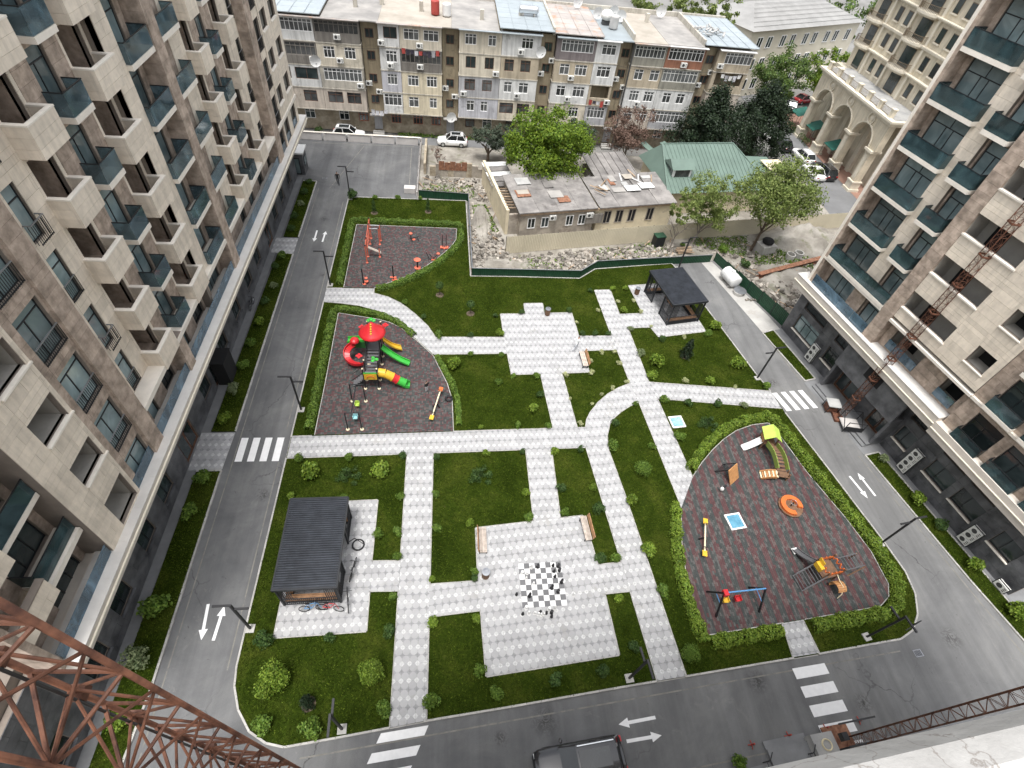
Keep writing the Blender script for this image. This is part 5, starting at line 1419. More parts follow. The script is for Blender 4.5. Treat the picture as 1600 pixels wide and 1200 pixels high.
for i in range(4): b = MB(); b.box(.95, .99, 2.35+i*.5, 2.75+i*.5, 4.2, 5.2); b.build('pane', 'pane_old', dm)
b = MB(); b.box(1.3+.0, 3.3, 2.14, 2.19, 4.2, 5.15); b.build('pane', 'pane_old', dm)
b = MB(); b.add([(15.4, 5, 3.2), (19.4, 5.2, 3.0), (19.4, 9, 3.3), (15.4, 9, 3.5), (15.4, 5, 3.1), (19.4, 5.2, 2.9), (19.4, 9, 3.2), (15.4, 9, 3.4)], [(0, 1, 2, 3), (7, 6, 5, 4), (0, 4, 5, 1), (1, 5, 6, 2), (2, 6, 7, 3), (3, 7, 4, 0)]); b.build('side_roof', 'roof_green', GH)
b = MB(); b.box(17.2, 20.2, 4.6, 7.4, 3.6, 3.7); b.build('awning_sheet', 'h_cream', GH)
for i in range(4): b = MB(); b.bar((2.5+i*3.0, 9.9, 3.3), (1.2+i*3.0, 12.6, 3.9), 1.1, .08); b.build('back_canopy', 'roof_green', GH)
for x, y in ((15.8, 5.2), (19.2, 5.4), (19.2, 8.8)): b = MB(); b.tube((x, y, 0), (x, y, 3.0), .05); b.build('post', 'rail_dark', GH)
# crumbling plot walls and rusty sheets left of the house
CW = thing('broken_wall', 'crumbling stone wall with rusty sheets left of the ruined wing', 'wall', (0, 68.5, 0))
for i in range(9):
    h = [1.3, 1.7, 1.5, 1.9, 1.6, 1.4, 1.9, 1.6, 1.2][i]; piece('wall_panel', 'h_wall' if i % 3 else 'o_stone', CW, -2.6+i*.8, -2.6+(i+1)*.8-.02, -.15, .15, 0, h)
for i in range(5): piece('rusty_sheet', 'rust', CW, -1.4+i*.75, -1.4+(i+1)*.75-.03, -.2, -.16, .9, 2.1-.15*(i % 2))
piece('side_wall', 'o_stone', CW, -3.4, -3.1, .2, 7.5, 0, 1.5)
# site rubble: uncountable
def rubble(name, polys, n, smin, smax, mat, zb=.0, kind='stuff'):
    b = MB()
    for poly, frac in polys:
        x0, x1 = min(p[0] for p in poly), max(p[0] for p in poly); y0, y1 = min(p[1] for p in poly), max(p[1] for p in poly); k = 0; tr = 0
        while k < n*frac and tr < n*20:
            tr += 1; x, y = rnd.uniform(x0, x1), rnd.uniform(y0, y1)
            if not inside((x, y), poly): continue
            k += 1; s = smin+(smax-smin)*rnd.random()**2.2
            R3 = Matrix.Rotation(rnd.uniform(0, 6.3), 3, Vector((rnd.gauss(0, 1), rnd.gauss(0, 1), rnd.gauss(0, 1))).normalized())
            a, bb, c = R3 @ Vector((s*rnd.uniform(.5, 1), 0, 0)), R3 @ Vector((0, s*rnd.uniform(.4, .9), 0)), R3 @ Vector((0, 0, s*rnd.uniform(.25, .6)))
            ce = Vector((x, y, zb+s*.18)); f = rnd.uniform(.6, .95)
            b.add([ce-a-bb-c, ce+a-bb-c, ce+a+bb-c, ce-a+bb-c, ce-a*f-bb*f+c, ce+a*f-bb*f+c, ce+a*f+bb*f+c, ce-a*f+bb*f+c], [(3, 2, 1, 0), (4, 5, 6, 7), (0, 1, 5, 4), (1, 2, 6, 5), (2, 3, 7, 6), (3, 0, 4, 7)])
    return b.build(name, mat, kind=kind)
RB = [([(2.7, 47.4), (13.8, 47.4), (16, 49.3), (27, 51.4), (27.5, 54.5), (6.6, 50.6), (6.2, 54.5), (4.0, 62), (2.6, 61.8)], .5), ([(32.2, 51), (36.2, 40.2), (40, 41), (52, 50), (52, 57.5), (29, 54.5)], .38), ([(-3.5, 63), (2.4, 63), (5.2, 62), (3.8, 68.2), (-3.4, 67.8)], .12)]
rubble('rubble', RB, 3400, .05, .42, 'rubble_m')
b = MB()
for poly, fr in RB:
    x0, x1 = min(p[0] for p in poly), max(p[0] for p in poly); y0, y1 = min(p[1] for p in poly), max(p[1] for p in poly)
    for i in range(int(170*fr)):
        x, y = rnd.uniform(x0, x1), rnd.uniform(y0, y1)
        if inside((x, y), poly): a = rnd.uniform(0, 3.2); L = rnd.uniform(.5, 1.9); b.bar((x, y, .08), (x+L*math.cos(a), y+L*math.sin(a), rnd.uniform(.05, .35)), .12, .05)
b.build('broken_timber', 'plank_m', kind='stuff')
# earth mound
def mound(c, rx, ry, h, mat='earth', name='earth_mound'):
    n = 26; vs, fs = [], []
    from mathutils import noise as mn
    for j in range(n+1):
        for i in range(n+1):
            u, v = 2*i/n-1, 2*j/n-1; r = math.hypot(u, v)
            e = mn.fractal(Vector((c[0]+u*3, c[1]+v*3, 1)), .8, 2.1, 5)
            z = h*max(0, 1-r*r)**1.1*(1+.45*e)+.12*e*max(0, 1.1-r)
            vs.append((c[0]+u*rx, c[1]+v*ry, z-.06))
    fs = [(j*(n+1)+i, j*(n+1)+i+1, (j+1)*(n+1)+i+1, (j+1)*(n+1)+i) for j in range(n) for i in range(n)]
    b = MB(); b.add(vs, fs); return b.build(name, mat, smooth=True, kind='structure')
mound((45.5, 56.0), 6.5, 4.0, 1.6); mound((40.0, 48.5), 4.5, 3.2, .5); mound((6.0, 48.8), 4.0, 1.7, .5); mound((3.9, 57.5), 1.3, 4.5, .8)
# loose things on the plot
for i, p in enumerate(((41.6, 51.9), (42.9, 52.35))):
    t = thing('concrete_ring', ['left of two concrete well rings on the plot', 'right of two concrete well rings on the plot'][i], 'concrete ring', (*p, .0), 0, 'well rings')
    b = MB(); n = 20
    for k in range(n):
        t0, t1 = 2*math.pi*k/n, 2*math.pi*(k+1)/n
        q = lambda r, t_, z: (r*math.cos(t_), r*math.sin(t_), z)
        b.add([q(.55, t0, 0), q(.55, t1, 0), q(.55, t1, .8), q(.55, t0, .8), q(.44, t0, 0), q(.44, t1, 0), q(.44, t1, .8), q(.44, t0, .8)], [(0, 1, 2, 3), (7, 6, 5, 4), (3, 2, 6, 7), (1, 0, 4, 5)])
    b.build('ring', 'concrete', t)
t = thing('rusty_beam', 'long rusty steel beam lying across the derelict plot', 'beam', (35.9, 48.0, 0), math.atan2(3.6, 9.5))
b = MB(); b.box(0, 10.4, -.3, .3, .1, .16); b.box(0, 10.4, -.04, .04, .161, .55); b.box(0, 10.4, -.3, .3, .551, .62); b.build('girder', 'rust', t)
t = thing('concrete_box', 'concrete box with black plastic bag on top under the right tree', 'box', (38.8, 53.3, 0), .3)
b = MB(); b.box(-1.0, 1.0, -.8, .8, 0, 1.2); b.build('box', 'concrete', t); b = MB(); b.ball((.1, .1, 1.5), .75, .55, 9, 6); b.build('plastic_bag', 'dark_void', t)
t = thing('dumpster', 'dark metal bin standing against the beige wall', 'bin', (25.2, 53.9, 0), .2)
b = MB(); b.box(-.6, .6, -.45, .45, .1, 1.4); b.build('body', 'rail_dark', t); b = MB(); b.box(-.65, .65, -.5, .5, 1.401, 1.5); b.build('lid', 'fence_green', t); b = MB(); b.box(-.5, -.4, -.4, .4, 0, .1); b.box(.4, .5, -.4, .4, 0, .1); b.build('feet', 'rust', t)
t = thing('timber_pile', 'pile of broken orange timber behind the green fence', 'timber', (28.2, 52.7, 0))
for i in range(11): a = rnd.uniform(-.4, .5); b = MB(); b.bar((-1.0+rnd.uniform(0, .4), -.5+i*.1, .1+.06*(i % 4)), (1.2*math.cos(a), -.5+i*.1+1.2*math.sin(a), .15+.07*(i % 4)), .14, .06); b.build('plank', 'plank_m', t)
for i, (x, y, w) in enumerate([(-3.6, 63.5, 1.5)]):
    t = thing('pallet_stack', 'stack of pale paving slabs at the corner of the car park', 'slabs', (-5.0, 64.0, 0))
    for k in range(5): piece('slab', 'wall_pale', t, -.7, .7, -.45, .45, .02+k*.13, .13+k*.13)
# white water tank and cover by the right road
t = tank('white horizontal water tank beside the right road', (31.9, 46.9, .016), .72, 2.3, 'y', 'metal_white'); t.rotation_euler = (0, 0, RAD(14))
for y in (-.45, .45):
    b = MB(); b.tube((0, y-.06, .87), (0, y+.06, .87), .745, n=20); b.build('rib', 'metal_white', t)
b = MB(); b.tube((0, 0, 1.55), (0, 0, 1.72), .22, n=14); b.build('filler_cap', 'metal_white', t)
t = thing('well_cover', 'round concrete well cover beside the white tank', 'cover', (32.4, 45.0, .016))
b = MB(); b.lathe([(.62, 0), (.62, .35), (.55, .36)], n=18); b.build('ring', 'concrete', t); b = MB(); b.lathe([(.7, .361), (.7, .42), (.1, .46)], (.15, .1, 0), n=18); b.build('lid', 'rail_grey', t)
t = thing('paving_stones', 'few loose stones beside the well cover', 'stones', (33.1, 43.9, .016))
for i in range(5): b = MB(); b.box(-.3+.28*i, -.08+.28*i, -.2+.1*(i % 2), .05+.1*(i % 2), 0, .15); b.build('stone', 'rubble_m', t)
# ------------------------------------------------------------------ park furniture
mk('gz_dark', (.022, .024, .028), .5, .15, metal=.2)
mk('gz_roof', (.022, .025, .031), .33, .3, 1.2, metal=.4, spec=.6, stain=((.35, .35, .35), .80), ssc=5)
mk('wood_warm', (.36, .20, .105), .65, .25, 4, rv=.2)
mk('wood_grey', (.42, .36, .31), .8, .2, 4, rv=.25)
mk('iron', (.02, .02, .022), .5, .1)
mk('p_red', (.50, .022, .028), .35, .08); mk('p_green', (.045, .36, .05), .35, .08); mk('p_yellow', (.62, .38, .035), .35, .08); mk('p_orange', (.55, .135, .035), .4, .1)
mk('p_coral', (.58, .13, .075), .45, .1); mk('p_lime', (.42, .56, .10), .4, .06); mk('p_olive', (.20, .27, .06), .5, .1); mk('p_cream', (.66, .58, .40), .5, .06); mk('p_blue', (.09, .25, .48), .4, .1)
mk('p_black', (.014, .014, .016), .45, .1); mk('p_teal', (.30, .55, .58), .4, .1); mk('p_dgreen', (.02, .13, .035), .4, .1); mk('p_grey', (.10, .10, .105), .5, .1)
mk('p_white', (.62, .62, .61), .35, .04); mk('p_wood', (.40, .20, .08), .6, .2, 5); mk('p_brown', (.15, .085, .05), .6, .25, 5)
mk('chess_grey', (.12, .12, .125), .7, .08, rv=.1); mk('chess_white', (.60, .60, .60), .7, .04, rv=.06)

def gazebo(label, loc, rz, W, L, open_side):
    t = thing('gazebo', label, 'gazebo', loc, rz)
    w, l = W/2, L/2; H0 = 2.62
    for x, y in [(sx*(w-.12), sy) for sx in (-1, 1) for sy in (-l+.12, -l/3, l/3, l-.12)]:
        b = MB(); b.box(x-.06, x+.06, y-.06, y+.06, 0, H0); b.build('post', 'gz_dark', t)
    rf = MB(); rf.box(-w, w, -l, l, H0+.06, H0+.16); R_ = rf.build('roof', 'gz_roof', t)
    fr = MB()
    for y in (-l+.04, l-.04): fr.box(-w, w, y-.06, y+.06, H0, H0+.22)
    for x in (-w-.01, w+.01): fr.box(x-.05, x+.05, -l, l, H0-.001, H0+.19)
    fr.build('roof_frame', 'gz_dark', t)
    n = int(L/.155)
    rib = MB(); rib.extr([(-.045, 0), (.045, 0), (.03, .05), (-.03, .05)], 'x', -w+.05, w-.05)
    mk('gz_rib', (.045, .05, .06), .35, .3, 1.5, metal=.4) if 'gz_rib' not in MT else None; me = rib.mesh('roof_rib', 'gz_rib')
    for i in range(n): place('roof_rib', me, R_, (0, -l+.15+(L-.3)*i/(n-1), H0+.161))
    ls = MB(); ls.box(-.02, .02, -.015, .015, .06, .98); slat = ls.mesh('slat', 'gz_dark')
    ls = MB(); ls.box(-.02, .02, -.015, .015, .06, H0-.02); tall = ls.mesh('slat', 'gz_dark')
    def side(p, q, gap):
        dx, dy = q[0]-p[0], q[1]-p[1]; LL = math.hypot(dx, dy); n = int(LL/.12)
        for i in range(1, n):
            f = i/n; d = f*LL
            if gap and abs(f-.5) < gap: continue
            corner = d < .75 or LL-d < .75 or (gap and abs(f-.5)-gap < .1)
            place('slat', tall if corner else slat, t, (p[0]+dx*f, p[1]+dy*f, 0))
        r = MB()
        segs = [(0, 1)] if not gap else [(0, .5-gap), (.5+gap, 1)]
        for a, c in segs:
            for z in (.08, 1.0): r.bar((p[0]+dx*a, p[1]+dy*a, z), (p[0]+dx*c, p[1]+dy*c, z), .05, .05)
        r.build('side_rail', 'gz_dark', t)
    a = w-.12; bb = l-.12
    side((-a, -bb), (a, -bb), 0); side((-a, bb), (a, bb), 0)
    side((-a, -bb), (-a, bb), .17 if open_side < 0 else 0); side((a, -bb), (a, bb), .17 if open_side > 0 else 0)
    s = -open_side
    for name, bx in (('bench', (s*a-.0-(.5 if s > 0 else -.05), s*a-(.05 if s > 0 else -.5), -bb+.1, bb-.1)), ('bench', (-a+.1, a-.1, -bb+.06, -bb+.5)), ('bench', (-a+.1, a-.1, bb-.5, bb-.06))):
        m = MB(); x0, x1, y0, y1 = bx
        if name and y1-y0 > 2: 
            for i in range(4): m.box(x0+(x1-x0)*i/4+.006, x0+(x1-x0)*(i+1)/4-.006, y0+.46, y1-.46, .42, .46)
        else:
            for i in range(4): m.box(x0, x1, y0+(y1-y0)*i/4+.006, y0+(y1-y0)*(i+1)/4-.006, .42, .46)
        m.build('bench_seat', 'wood_warm', t)
        m = MB(); m.box(x0+.05, x1-.05, y0+.05, y1-.05, 0, .1); m.build('bench_base', 'gz_dark', t)
    m = MB(); m.box(-.5, .5, -.9, .9, .7, .75); tb = m.build('table_top', 'wood_warm', t); m = MB(); m.box(-.06, .06, -.7, -.6, 0, .7); m.box(-.06, .06, .6, .7, 0, .7); m.build('table_leg', 'gz_dark', t)
    return t
gazebo('dark gazebo with ribbed roof beside the left road, bicycles against it', (-8.62, 15.55, ZT), RAD(.5), 3.72, 6.15, 1)
gazebo('dark grey gazebo at the far right corner of the lawn', (23.65, 42.45, ZT), RAD(11.1), 3.9, 5.7, -1)

def bench(label, loc, rz):
    t = thing('bench', label, 'bench', loc, rz, 'park benches')
    for i in range(5): piece('seat_slat', 'wood_grey', t, -.95, .95, -.24+i*.1, -.155+i*.1, .43, .465)
    for i in range(3): b = MB(); b.add([(-.95, .29+i*.035, .52+i*.12), (.95, .29+i*.035, .52+i*.12), (.95, .32+i*.035, .62+i*.12), (-.95, .32+i*.035, .62+i*.12), (-.95, .32+i*.035, .51+i*.12), (.95, .32+i*.035, .51+i*.12), (.95, .35+i*.035, .61+i*.12), (-.95, .35+i*.035, .61+i*.12)], [(0, 1, 2, 3), (7, 6, 5, 4), (0, 4, 5, 1), (3, 2, 6, 7), (0, 3, 7, 4), (1, 5, 6, 2)]); b.build('back_slat', 'wood_warm', t)
    for x in (-.8, .8):
        b = MB(); b.box(x-.04, x+.04, -.25, -.19, 0, .43); b.box(x-.04, x+.04, .22, .28, 0, .43); b.box(x-.04, x+.04, -.25, .28, .38, .429); b.bar((x, .3, .42), (x, .43, .9), .06, .04); b.build('leg', 'iron', t)
bench('slatted bench at the left edge of the chess plaza', (2.42, 16.35, ZT), RAD(90))
bench('slatted bench at the far right corner of the chess plaza', (9.95, 17.0, ZT), RAD(-86))
bench('slatted bench on the upper plaza beside pale shrubs', (12.65, 34.1, ZT), RAD(-87))
def litter(label, loc):
    t = thing('litter_bin', label, 'bin', loc, 0, 'round litter bins')
    b = MB(); n = 12
    for i in range(n): a = 2*math.pi*i/n; b.bar((.24*math.cos(a), .24*math.sin(a), .06), (.24*math.cos(a), .24*math.sin(a), .78), .1, .03, 0, (math.cos(a), math.sin(a), 0))
    b.build('slat_ring', 'p_brown', t)
    b = MB(); b.lathe([(.2, .0), (.2, .74), (.15, .75)], n=14); b.build('liner', 'iron', t)
    b = MB(); b.lathe([(.28, .78), (.28, .84), (.17, .85), (.16, .79)], n=16); b.build('rim', 'rail_grey', t)
litter('round wooden litter bin on the upper plaza', (10.0, 40.7, ZT)); litter('round wooden litter bin at the left of the chess plaza', (2.5, 13.9, ZT)); litter('round wooden litter bin beside the far gazebo', (20.35, 44.4, ZT))

# street lamps: square post, upper and lower arms
def lamp(label, p, a, first=[None]):
    z = .1
    if first[0] is None:
        t = thing('street_lamp', label, 'street lamp', (*p, z), a, 'black angular street lamps')
        b = MB(); b.box(-.25, .25, -.25, .25, -.08, .06); b.build('footing', 'kerb_stone', t)
        b = MB(); b.bar((0, 0, .06), (0, 0, 4.1), .12, .12); b.build('post', 'iron', t)
        for nm, x0, x1, zz in (('upper_arm', -.06, .95, 4.12), ('lower_arm', -.85, .06, 3.55)):
            b = MB(); b.box(x0, x1, -.06, .06, zz-.04, zz+.04); arm = b.build(nm, 'iron', t)
            b = MB(); b.box(x0+.3, x1-.3, -.05, .05, zz-.055, zz-.041); b.build('lamp_panel', 'metal_white', arm)
        first[0] = t
        return t
    return dup(first[0], (*p, z), a, label, 'black angular street lamps')
for lab, p, a in [('black lamp post beside the near left gazebo', (-12.1, 11.25), 180), ('black lamp post beside the slide tower playground', (-12.1, 28.4), 180), ('black lamp post beside the fitness area', (-12.1, 44.7), 180),
                  ('black lamp post at the far left corner by the car park', (-12.1, 61.5), 180), ('black lamp post behind the far gazebo', (26.6, 49.3), 12), ('black lamp post near the right zebra crossing', (29.5, 32.1), 8), ('black lamp post beside the striped playground', (32.75, 15.2), 8),
                  ('black lamp post at the bottom right corner of the lawn', (28.0, 8.75), -80), ('black lamp post by the lower end of the diagonal path', (11.1, 7.2), -85), ('black lamp post at the bottom left corner of the lawn', (-5.9, 5.6), -88)]:
    lamp(lab, p, RAD(a))
t = thing('barrier_bar', 'thin black barrier bar at the bottom right kerb corner', 'barrier', (31.7, 9.3, .1), RAD(200))
b = MB(); b.tube((0, 0, 0), (0, 0, 1.0), .04); b.build('post', 'iron', t); b = MB(); b.bar((0, 0, 1.0), (1.6, 0, 1.02), .05, .05); b.build('arm', 'iron', t)

# ------------------------------------------------------------------ giant chess
CBD = thing('chess_board', 'giant black and white chess board on the tiled plaza', 'chess board', (4.85, 11.7, ZT), RAD(.6))
for i in range(8):
    for j in range(8): piece('square', 'chess_grey' if (i+j) % 2 == 0 else 'chess_white', CBD, i*.376+.003, (i+1)*.376-.003, j*.374+.003, (j+1)*.374-.003, .004, .014)
PROF = {'pawn': [(.13, 0), (.13, .04), (.10, .07), (.055, .14), (.045, .24), (.09, .26), (.05, .28), (.085, .33), (.085, .38), (.04, .43)],
        'king': [(.16, 0), (.16, .05), (.12, .09), (.07, .18), (.055, .45), (.11, .49), (.06, .52), (.10, .66), (.09, .70), (.03, .72), (.03, .82)],
        'rook': [(.15, 0), (.15, .05), (.11, .08), (.075, .16), (.07, .36), (.12, .40), (.12, .50), (.09, .505)]}
PC = {}
for nm, pr in PROF.items():
    for c in ('p_black', 'p_white'):
        b = MB(); b.lathe(pr, n=12); PC[nm, c] = b.mesh('chess_piece_'+nm, c, True)
BLK = [(733, 575, 'rook'), (893, 562, 'pawn'), (945, 570, 'rook'), (958, 612, 'rook'), (903, 622, 'pawn'), (912, 678, 'pawn'), (980, 735, 'king'), (880, 795, 'king'), (945, 835, 'rook'), (648, 880, 'king'), (513, 862, 'pawn'), (578, 1065, 'pawn'), (762, 1045, 'pawn'), (823, 1055, 'pawn'), (877, 1052, 'rook'), (878, 1092, 'pawn')]
WHT = [(665, 582, 'king'), (570, 645, 'rook'), (622, 645, 'pawn'), (614, 697, 'pawn'), (690, 752, 'pawn'), (612, 1005, 'rook'), (640, 1055, 'pawn'), (700, 1058, 'pawn'), (742, 1068, 'pawn'), (768, 1075, 'pawn'), (798, 1070, 'pawn'), (850, 1018, 'rook'), (905, 1012, 'king'), (1108, 868, 'pawn')]
for lst, c, nm in ((BLK, 'p_black', 'black'), (WHT, 'p_white', 'white')):
    for i, (x, y, k) in enumerate(sorted(lst)):
        g = G(730+x/6.668, 800+y/6.668, ZT)
        on = 4.85 < g.x < 7.85 and 11.7 < g.y < 14.7
        tag(place('chess_piece', PC[k, c], None, (g.x, g.y, ZT+(.015 if on else .003)), (.82, .82, .82), rnd.uniform(0, 6)), f'{nm} giant chess piece, {ordinal(i)} from the left of the {nm} ones', 'chess piece', 'giant chess pieces')

# ------------------------------------------------------------------ play equipment helpers
def child(t, name, mat, fn, smooth=False):
    b = MB(); fn(b); return b.build(name, mat, t, smooth)
def chute(t, p, q, w, mat, name='slide', side=.18, bow=.15):
    """open slide trough from p (top) to q (foot) with a level run-out"""
    p, q = Vector(p), Vector(q); h = Vector((q.x-p.x, q.y-p.y, 0)); L = h.length; h.normalize(); s = Vector((-h.y, h.x, 0))*(w/2)
    b = MB(); n = 9; pts = []
    for i in range(n+1):
        f = i/n; z = p.z+(q.z-p.z)*(f+bow*math.sin(math.pi*f)) if f < 1 else q.z
        pts.append(p+h*(L*f)+Vector((0, 0, z-p.z)))
    for a, c in zip(pts, pts[1:]):
        for off, zz0, zz1 in ((s, 0, side), (-s, 0, side)):
            n_ = off.normalized()*.04
            b.add([a+off, c+off, c+off+Vector((0, 0, side)), a+off+Vector((0, 0, side)), a+off+n_, c+off+n_, c+off+n_+Vector((0, 0, side)), a+off+n_+Vector((0, 0, side))], [(0, 1, 2, 3), (7, 6, 5, 4), (3, 2, 6, 7), (0, 4, 5, 1)])
        d = Vector((0, 0, -.04))
        b.add([a-s, c-s, c+s, a+s, a-s+d, c-s+d, c+s+d, a+s+d], [(3, 2, 1, 0), (4, 5, 6, 7), (0, 1, 5, 4), (2, 3, 7, 6)])
    return b.build(name, mat, t)

# --- slide tower
ST = thing('slide_tower', 'big slide tower with red mushroom roof and coloured slides', 'play tower', (-6.6, 32.6, .13))
for x in (-.55, .6):
    for y in (-1.9, -.9, 1.0, 2.0, 3.0):
        hh = 2.5 if y < 0 else 3.3
        pst = child(ST, 'post', 'p_black', lambda b: b.tube((x, y, 0), (x, y, hh), .055, n=8))
        child(pst, 'cap', 'p_cream', lambda b: b.ball((x, y, hh+.03), .08, 1, 8, 5)); child(pst, 'foot', 'p_cream', lambda b: b.lathe([(.14, 0), (.14, .05), (.07, .1)], (x, y, 0), 12))
child(ST, 'low_deck', 'p_grey', lambda b: b.box(-.55, .6, -1.9, -.9, 1.15, 1.22)); child(ST, 'tall_deck', 'p_grey', lambda b: b.box(-.55, .6, 1.0, 3.0, 1.75, 1.82))
for i in range(6): child(ST, 'bridge_step', 'p_grey', lambda b: b.box(-.5, .55, -.85+i*.31, -.62+i*.31, 1.2+i*.1, 1.25+i*.1))
for x in (-.53, .58):
    child(ST, 'bridge_rail', 'p_black', lambda b: [b.tube((x, -.9, 1.5+q*.35), (x, 1.0, 2.0+q*.35), .025) for q in (0, 1)])
pn = child(ST, 'front_panel', 'p_yellow', lambda b: b.box(-.5, .55, -1.97, -1.92, 1.25, 1.95)); child(pn, 'panel_frame', 'p_green', lambda b: b.box(-.55, .6, -1.96, -1.9, 1.96, 2.06)); child(pn, 'arch_emblem', 'p_orange', lambda b: b.path([(.03-.3*math.cos(math.pi*i/8), -1.985, 1.42+.32*math.sin(math.pi*i/8)) for i in range(9)], .04))
child(ST, 'side_panel', 'p_dgreen', lambda b: b.box(-.61, -.56, 1.05, 2.0, 1.85, 2.6)); child(ST, 'side_panel', 'p_red', lambda b: b.box(.61, .66, 2.1, 3.0, 1.85, 2.5))
child(ST, 'stair', 'p_grey', lambda b: [b.box(-1.6+i*.2, -1.38+i*.2, -1.75, -1.05, .15+i*.2, .2+i*.2) for i in range(5)]); child(ST, 'stair_rail', 'p_black', lambda b: [b.tube((-1.65, y, .9), (-.6, y, 1.9), .025) for y in (-1.8, -1.0)])
# roof: wide mushroom cap
rf = MB(); n = 20; prof = [(1.12, 3.35), (1.15, 3.45), (.95, 3.62), (.6, 3.95), (.3, 4.3), (.12, 4.5)]
rf.lathe(prof, (.03, 1.55, 0), n); ro = rf.build('roof', 'p_red', ST, True)
child(ro, 'finial', 'p_yellow', lambda b: [b.ball((.03, 1.35-i*.12, 4.45-i*.16+.06), .09, 1, 8, 5) for i in range(5)]); child(ro, 'finial_leaf', 'p_green', lambda b: [b.ball((-.2+.2*i, 2.0, 4.4+.12*(i % 2)), .2, .5, 8, 5) for i in range(3)])
for x, y in ((-1.0, 2.6), (1.0, 2.9), (-.85, -.9)):
    fl = child(ST, 'flower_pole', 'p_black', lambda b: b.tube((x*.65, y, 2.4), (x, y, 3.0), .03)); child(fl, 'petal', 'p_red', lambda b: [b.ball((x+.16*math.cos(a), y+.16*math.sin(a), 3.05), .14, .5, 7, 4) for a in (0, 1.6, 3.1, 4.7)])
child(ST, 'leaf_topper', 'p_green', lambda b: [b.ball((.35+.2*math.cos(a), -.95+.2*math.sin(a), 2.7), .17, .5, 7, 4) for a in (0, 2.1, 4.2)])
chute(ST, (.7, 2.45, 1.7), (2.25, 2.85, .2), .5, 'p_yellow'); chute(ST, (.7, 1.45, 1.7), (3.05, .9, .2), .5, 'p_green')
# tube slide
cols_ = ['p_yellow', 'p_yellow', 'p_red', 'p_green']; tp = [Vector((.6, -1.4, 1.55)), Vector((1.15, -1.42, 1.45)), Vector((1.75, -1.5, 1.1)), Vector((2.15, -1.55, .8)), Vector((2.75, -1.6, .42))]
for c, a, bq in zip(cols_, tp, tp[1:]):
    child(ST, 'tube_section', c, lambda b: b.tube(a, bq, .38, None, 16, 0, False), True)
    child(ST, 'tube_flange', c, lambda b: b.tube(bq, bq+(bq-a).normalized()*.05, .42, None, 16))
chute(ST, (2.7, -1.6, .2), (3.2, -1.62, .12), .62, 'p_green', 'slide_runout', .3)
# red spiral and green trough on the left
sp = []
for i in range(15): a = RAD(80)+RAD(250)*i/14; sp.append(Vector((-1.75+.62*math.cos(a), 1.2+.62*math.sin(a), 1.65-1.45*i/14)))
b = MB()
for a, c in zip(sp, sp[1:]): b.bar(a, c, .5, .06); 
for i, (a, c) in enumerate(zip(sp, sp[1:])):
    ce = Vector((-1.75, 1.2, 0)); o1 = (Vector((a.x, a.y, 0))-ce).normalized()*.26; o2 = (Vector((c.x, c.y, 0))-ce).normalized()*.26
    b.bar(a+o1+Vector((0, 0, .12)), c+o2+Vector((0, 0, .12)), .05, .26)
b.build('spiral_slide', 'p_red', ST)
child(ST, 'spiral_hood', 'p_red', lambda b: b.ball((-1.75+.1, 1.85, 2.1), .42, .7, 10, 6)); chute(ST, (-.6, 2.5, 1.7), (-2.4, 2.5, 1.45), .55, 'p_green', 'trough', .25); child(ST, 'trough_panel', 'p_dgreen', lambda b: b.box(-2.0, -.6, 2.15, 2.2, .9, 1.6))

# --- double goalpost swing
SW = thing('swing', 'black post swing with green and blue baby seats', 'swing', (-7.55, 27.8, .13))
for y in (-1.45, 1.5):
    for x in (-.56, .56):
        p = child(SW, 'post', 'p_black', lambda b: b.tube((x, y, 0), (x*.95, y+.0, 2.15), .05, n=8)); child(p, 'foot', 'p_cream', lambda b: b.lathe([(.15, 0), (.15, .05), (.07, .1)], (x, y, 0), 12))
    child(SW, 'cross_bar', 'p_black', lambda b: b.tube((-.56, y, 2.15), (.56, y, 2.15), .04))
child(SW, 'top_beam', 'p_black', lambda b: b.tube((0, -1.45, 2.16), (0, 1.5, 2.16), .045))
for y, c in ((.75, 'p_lime'), (-.6, 'p_teal')):
    s = child(SW, 'seat', c, lambda b: (b.box(-.18, .18, y-.16, y+.16, .45, .5), b.box(-.18, .18, y+.13, y+.17, .501, .8), b.box(-.19, -.15, y-.16, y+.125, .501, .72), b.box(.15, .19, y-.16, y+.125, .501, .72)))
    child(s, 'chain', 'rail_grey', lambda b: [b.tube((sx*.16, y, .72), (sx*.05, y, 2.12), .012, n=4) for sx in (-1, 1)])
def seesaw(label, loc, rz, L, beam, ends):
    t = thing('seesaw', label, 'seesaw', loc, rz)
    child(t, 'beam', beam, lambda b: b.bar((-L/2, 0, .42), (L/2, 0, .62), .1, .09))
    child(t, 'pivot', 'p_black', lambda b: (b.bar((0, -.3, 0), (0, 0, .5), .08, .08), b.bar((0, .3, 0), (0, 0, .5), .08, .08)))
    for s, c in ((-1, ends[0]), (1, ends[1])):
        st_ = child(t, 'seat', c, lambda b: b.box(s*L/2-.22, s*L/2+.22, -.17, .17, .52+.1*s, .58+.1*s)); child(st_, 'handle', 'p_black', lambda b: b.path([(s*(L/2-.35), -.18, .85+.1*s), (s*(L/2-.35), .18, .85+.1*s)], .025)); child(st_, 'handle_stem', 'p_black', lambda b: b.tube((s*(L/2-.35), 0, .5+.1*s), (s*(L/2-.35), 0, .85+.1*s), .02))
seesaw('seesaw with orange seats beside the slide tower', (-1.05, 28.65, .13), math.atan2(3.0, .75), 3.0, 'p_cream', ('p_yellow', 'p_orange'))
seesaw('seesaw with yellow seats on the striped playground', (18.7, 15.95, .13), math.atan2(2.4, .77), 2.5, 'p_cream', ('p_yellow', 'p_yellow'))
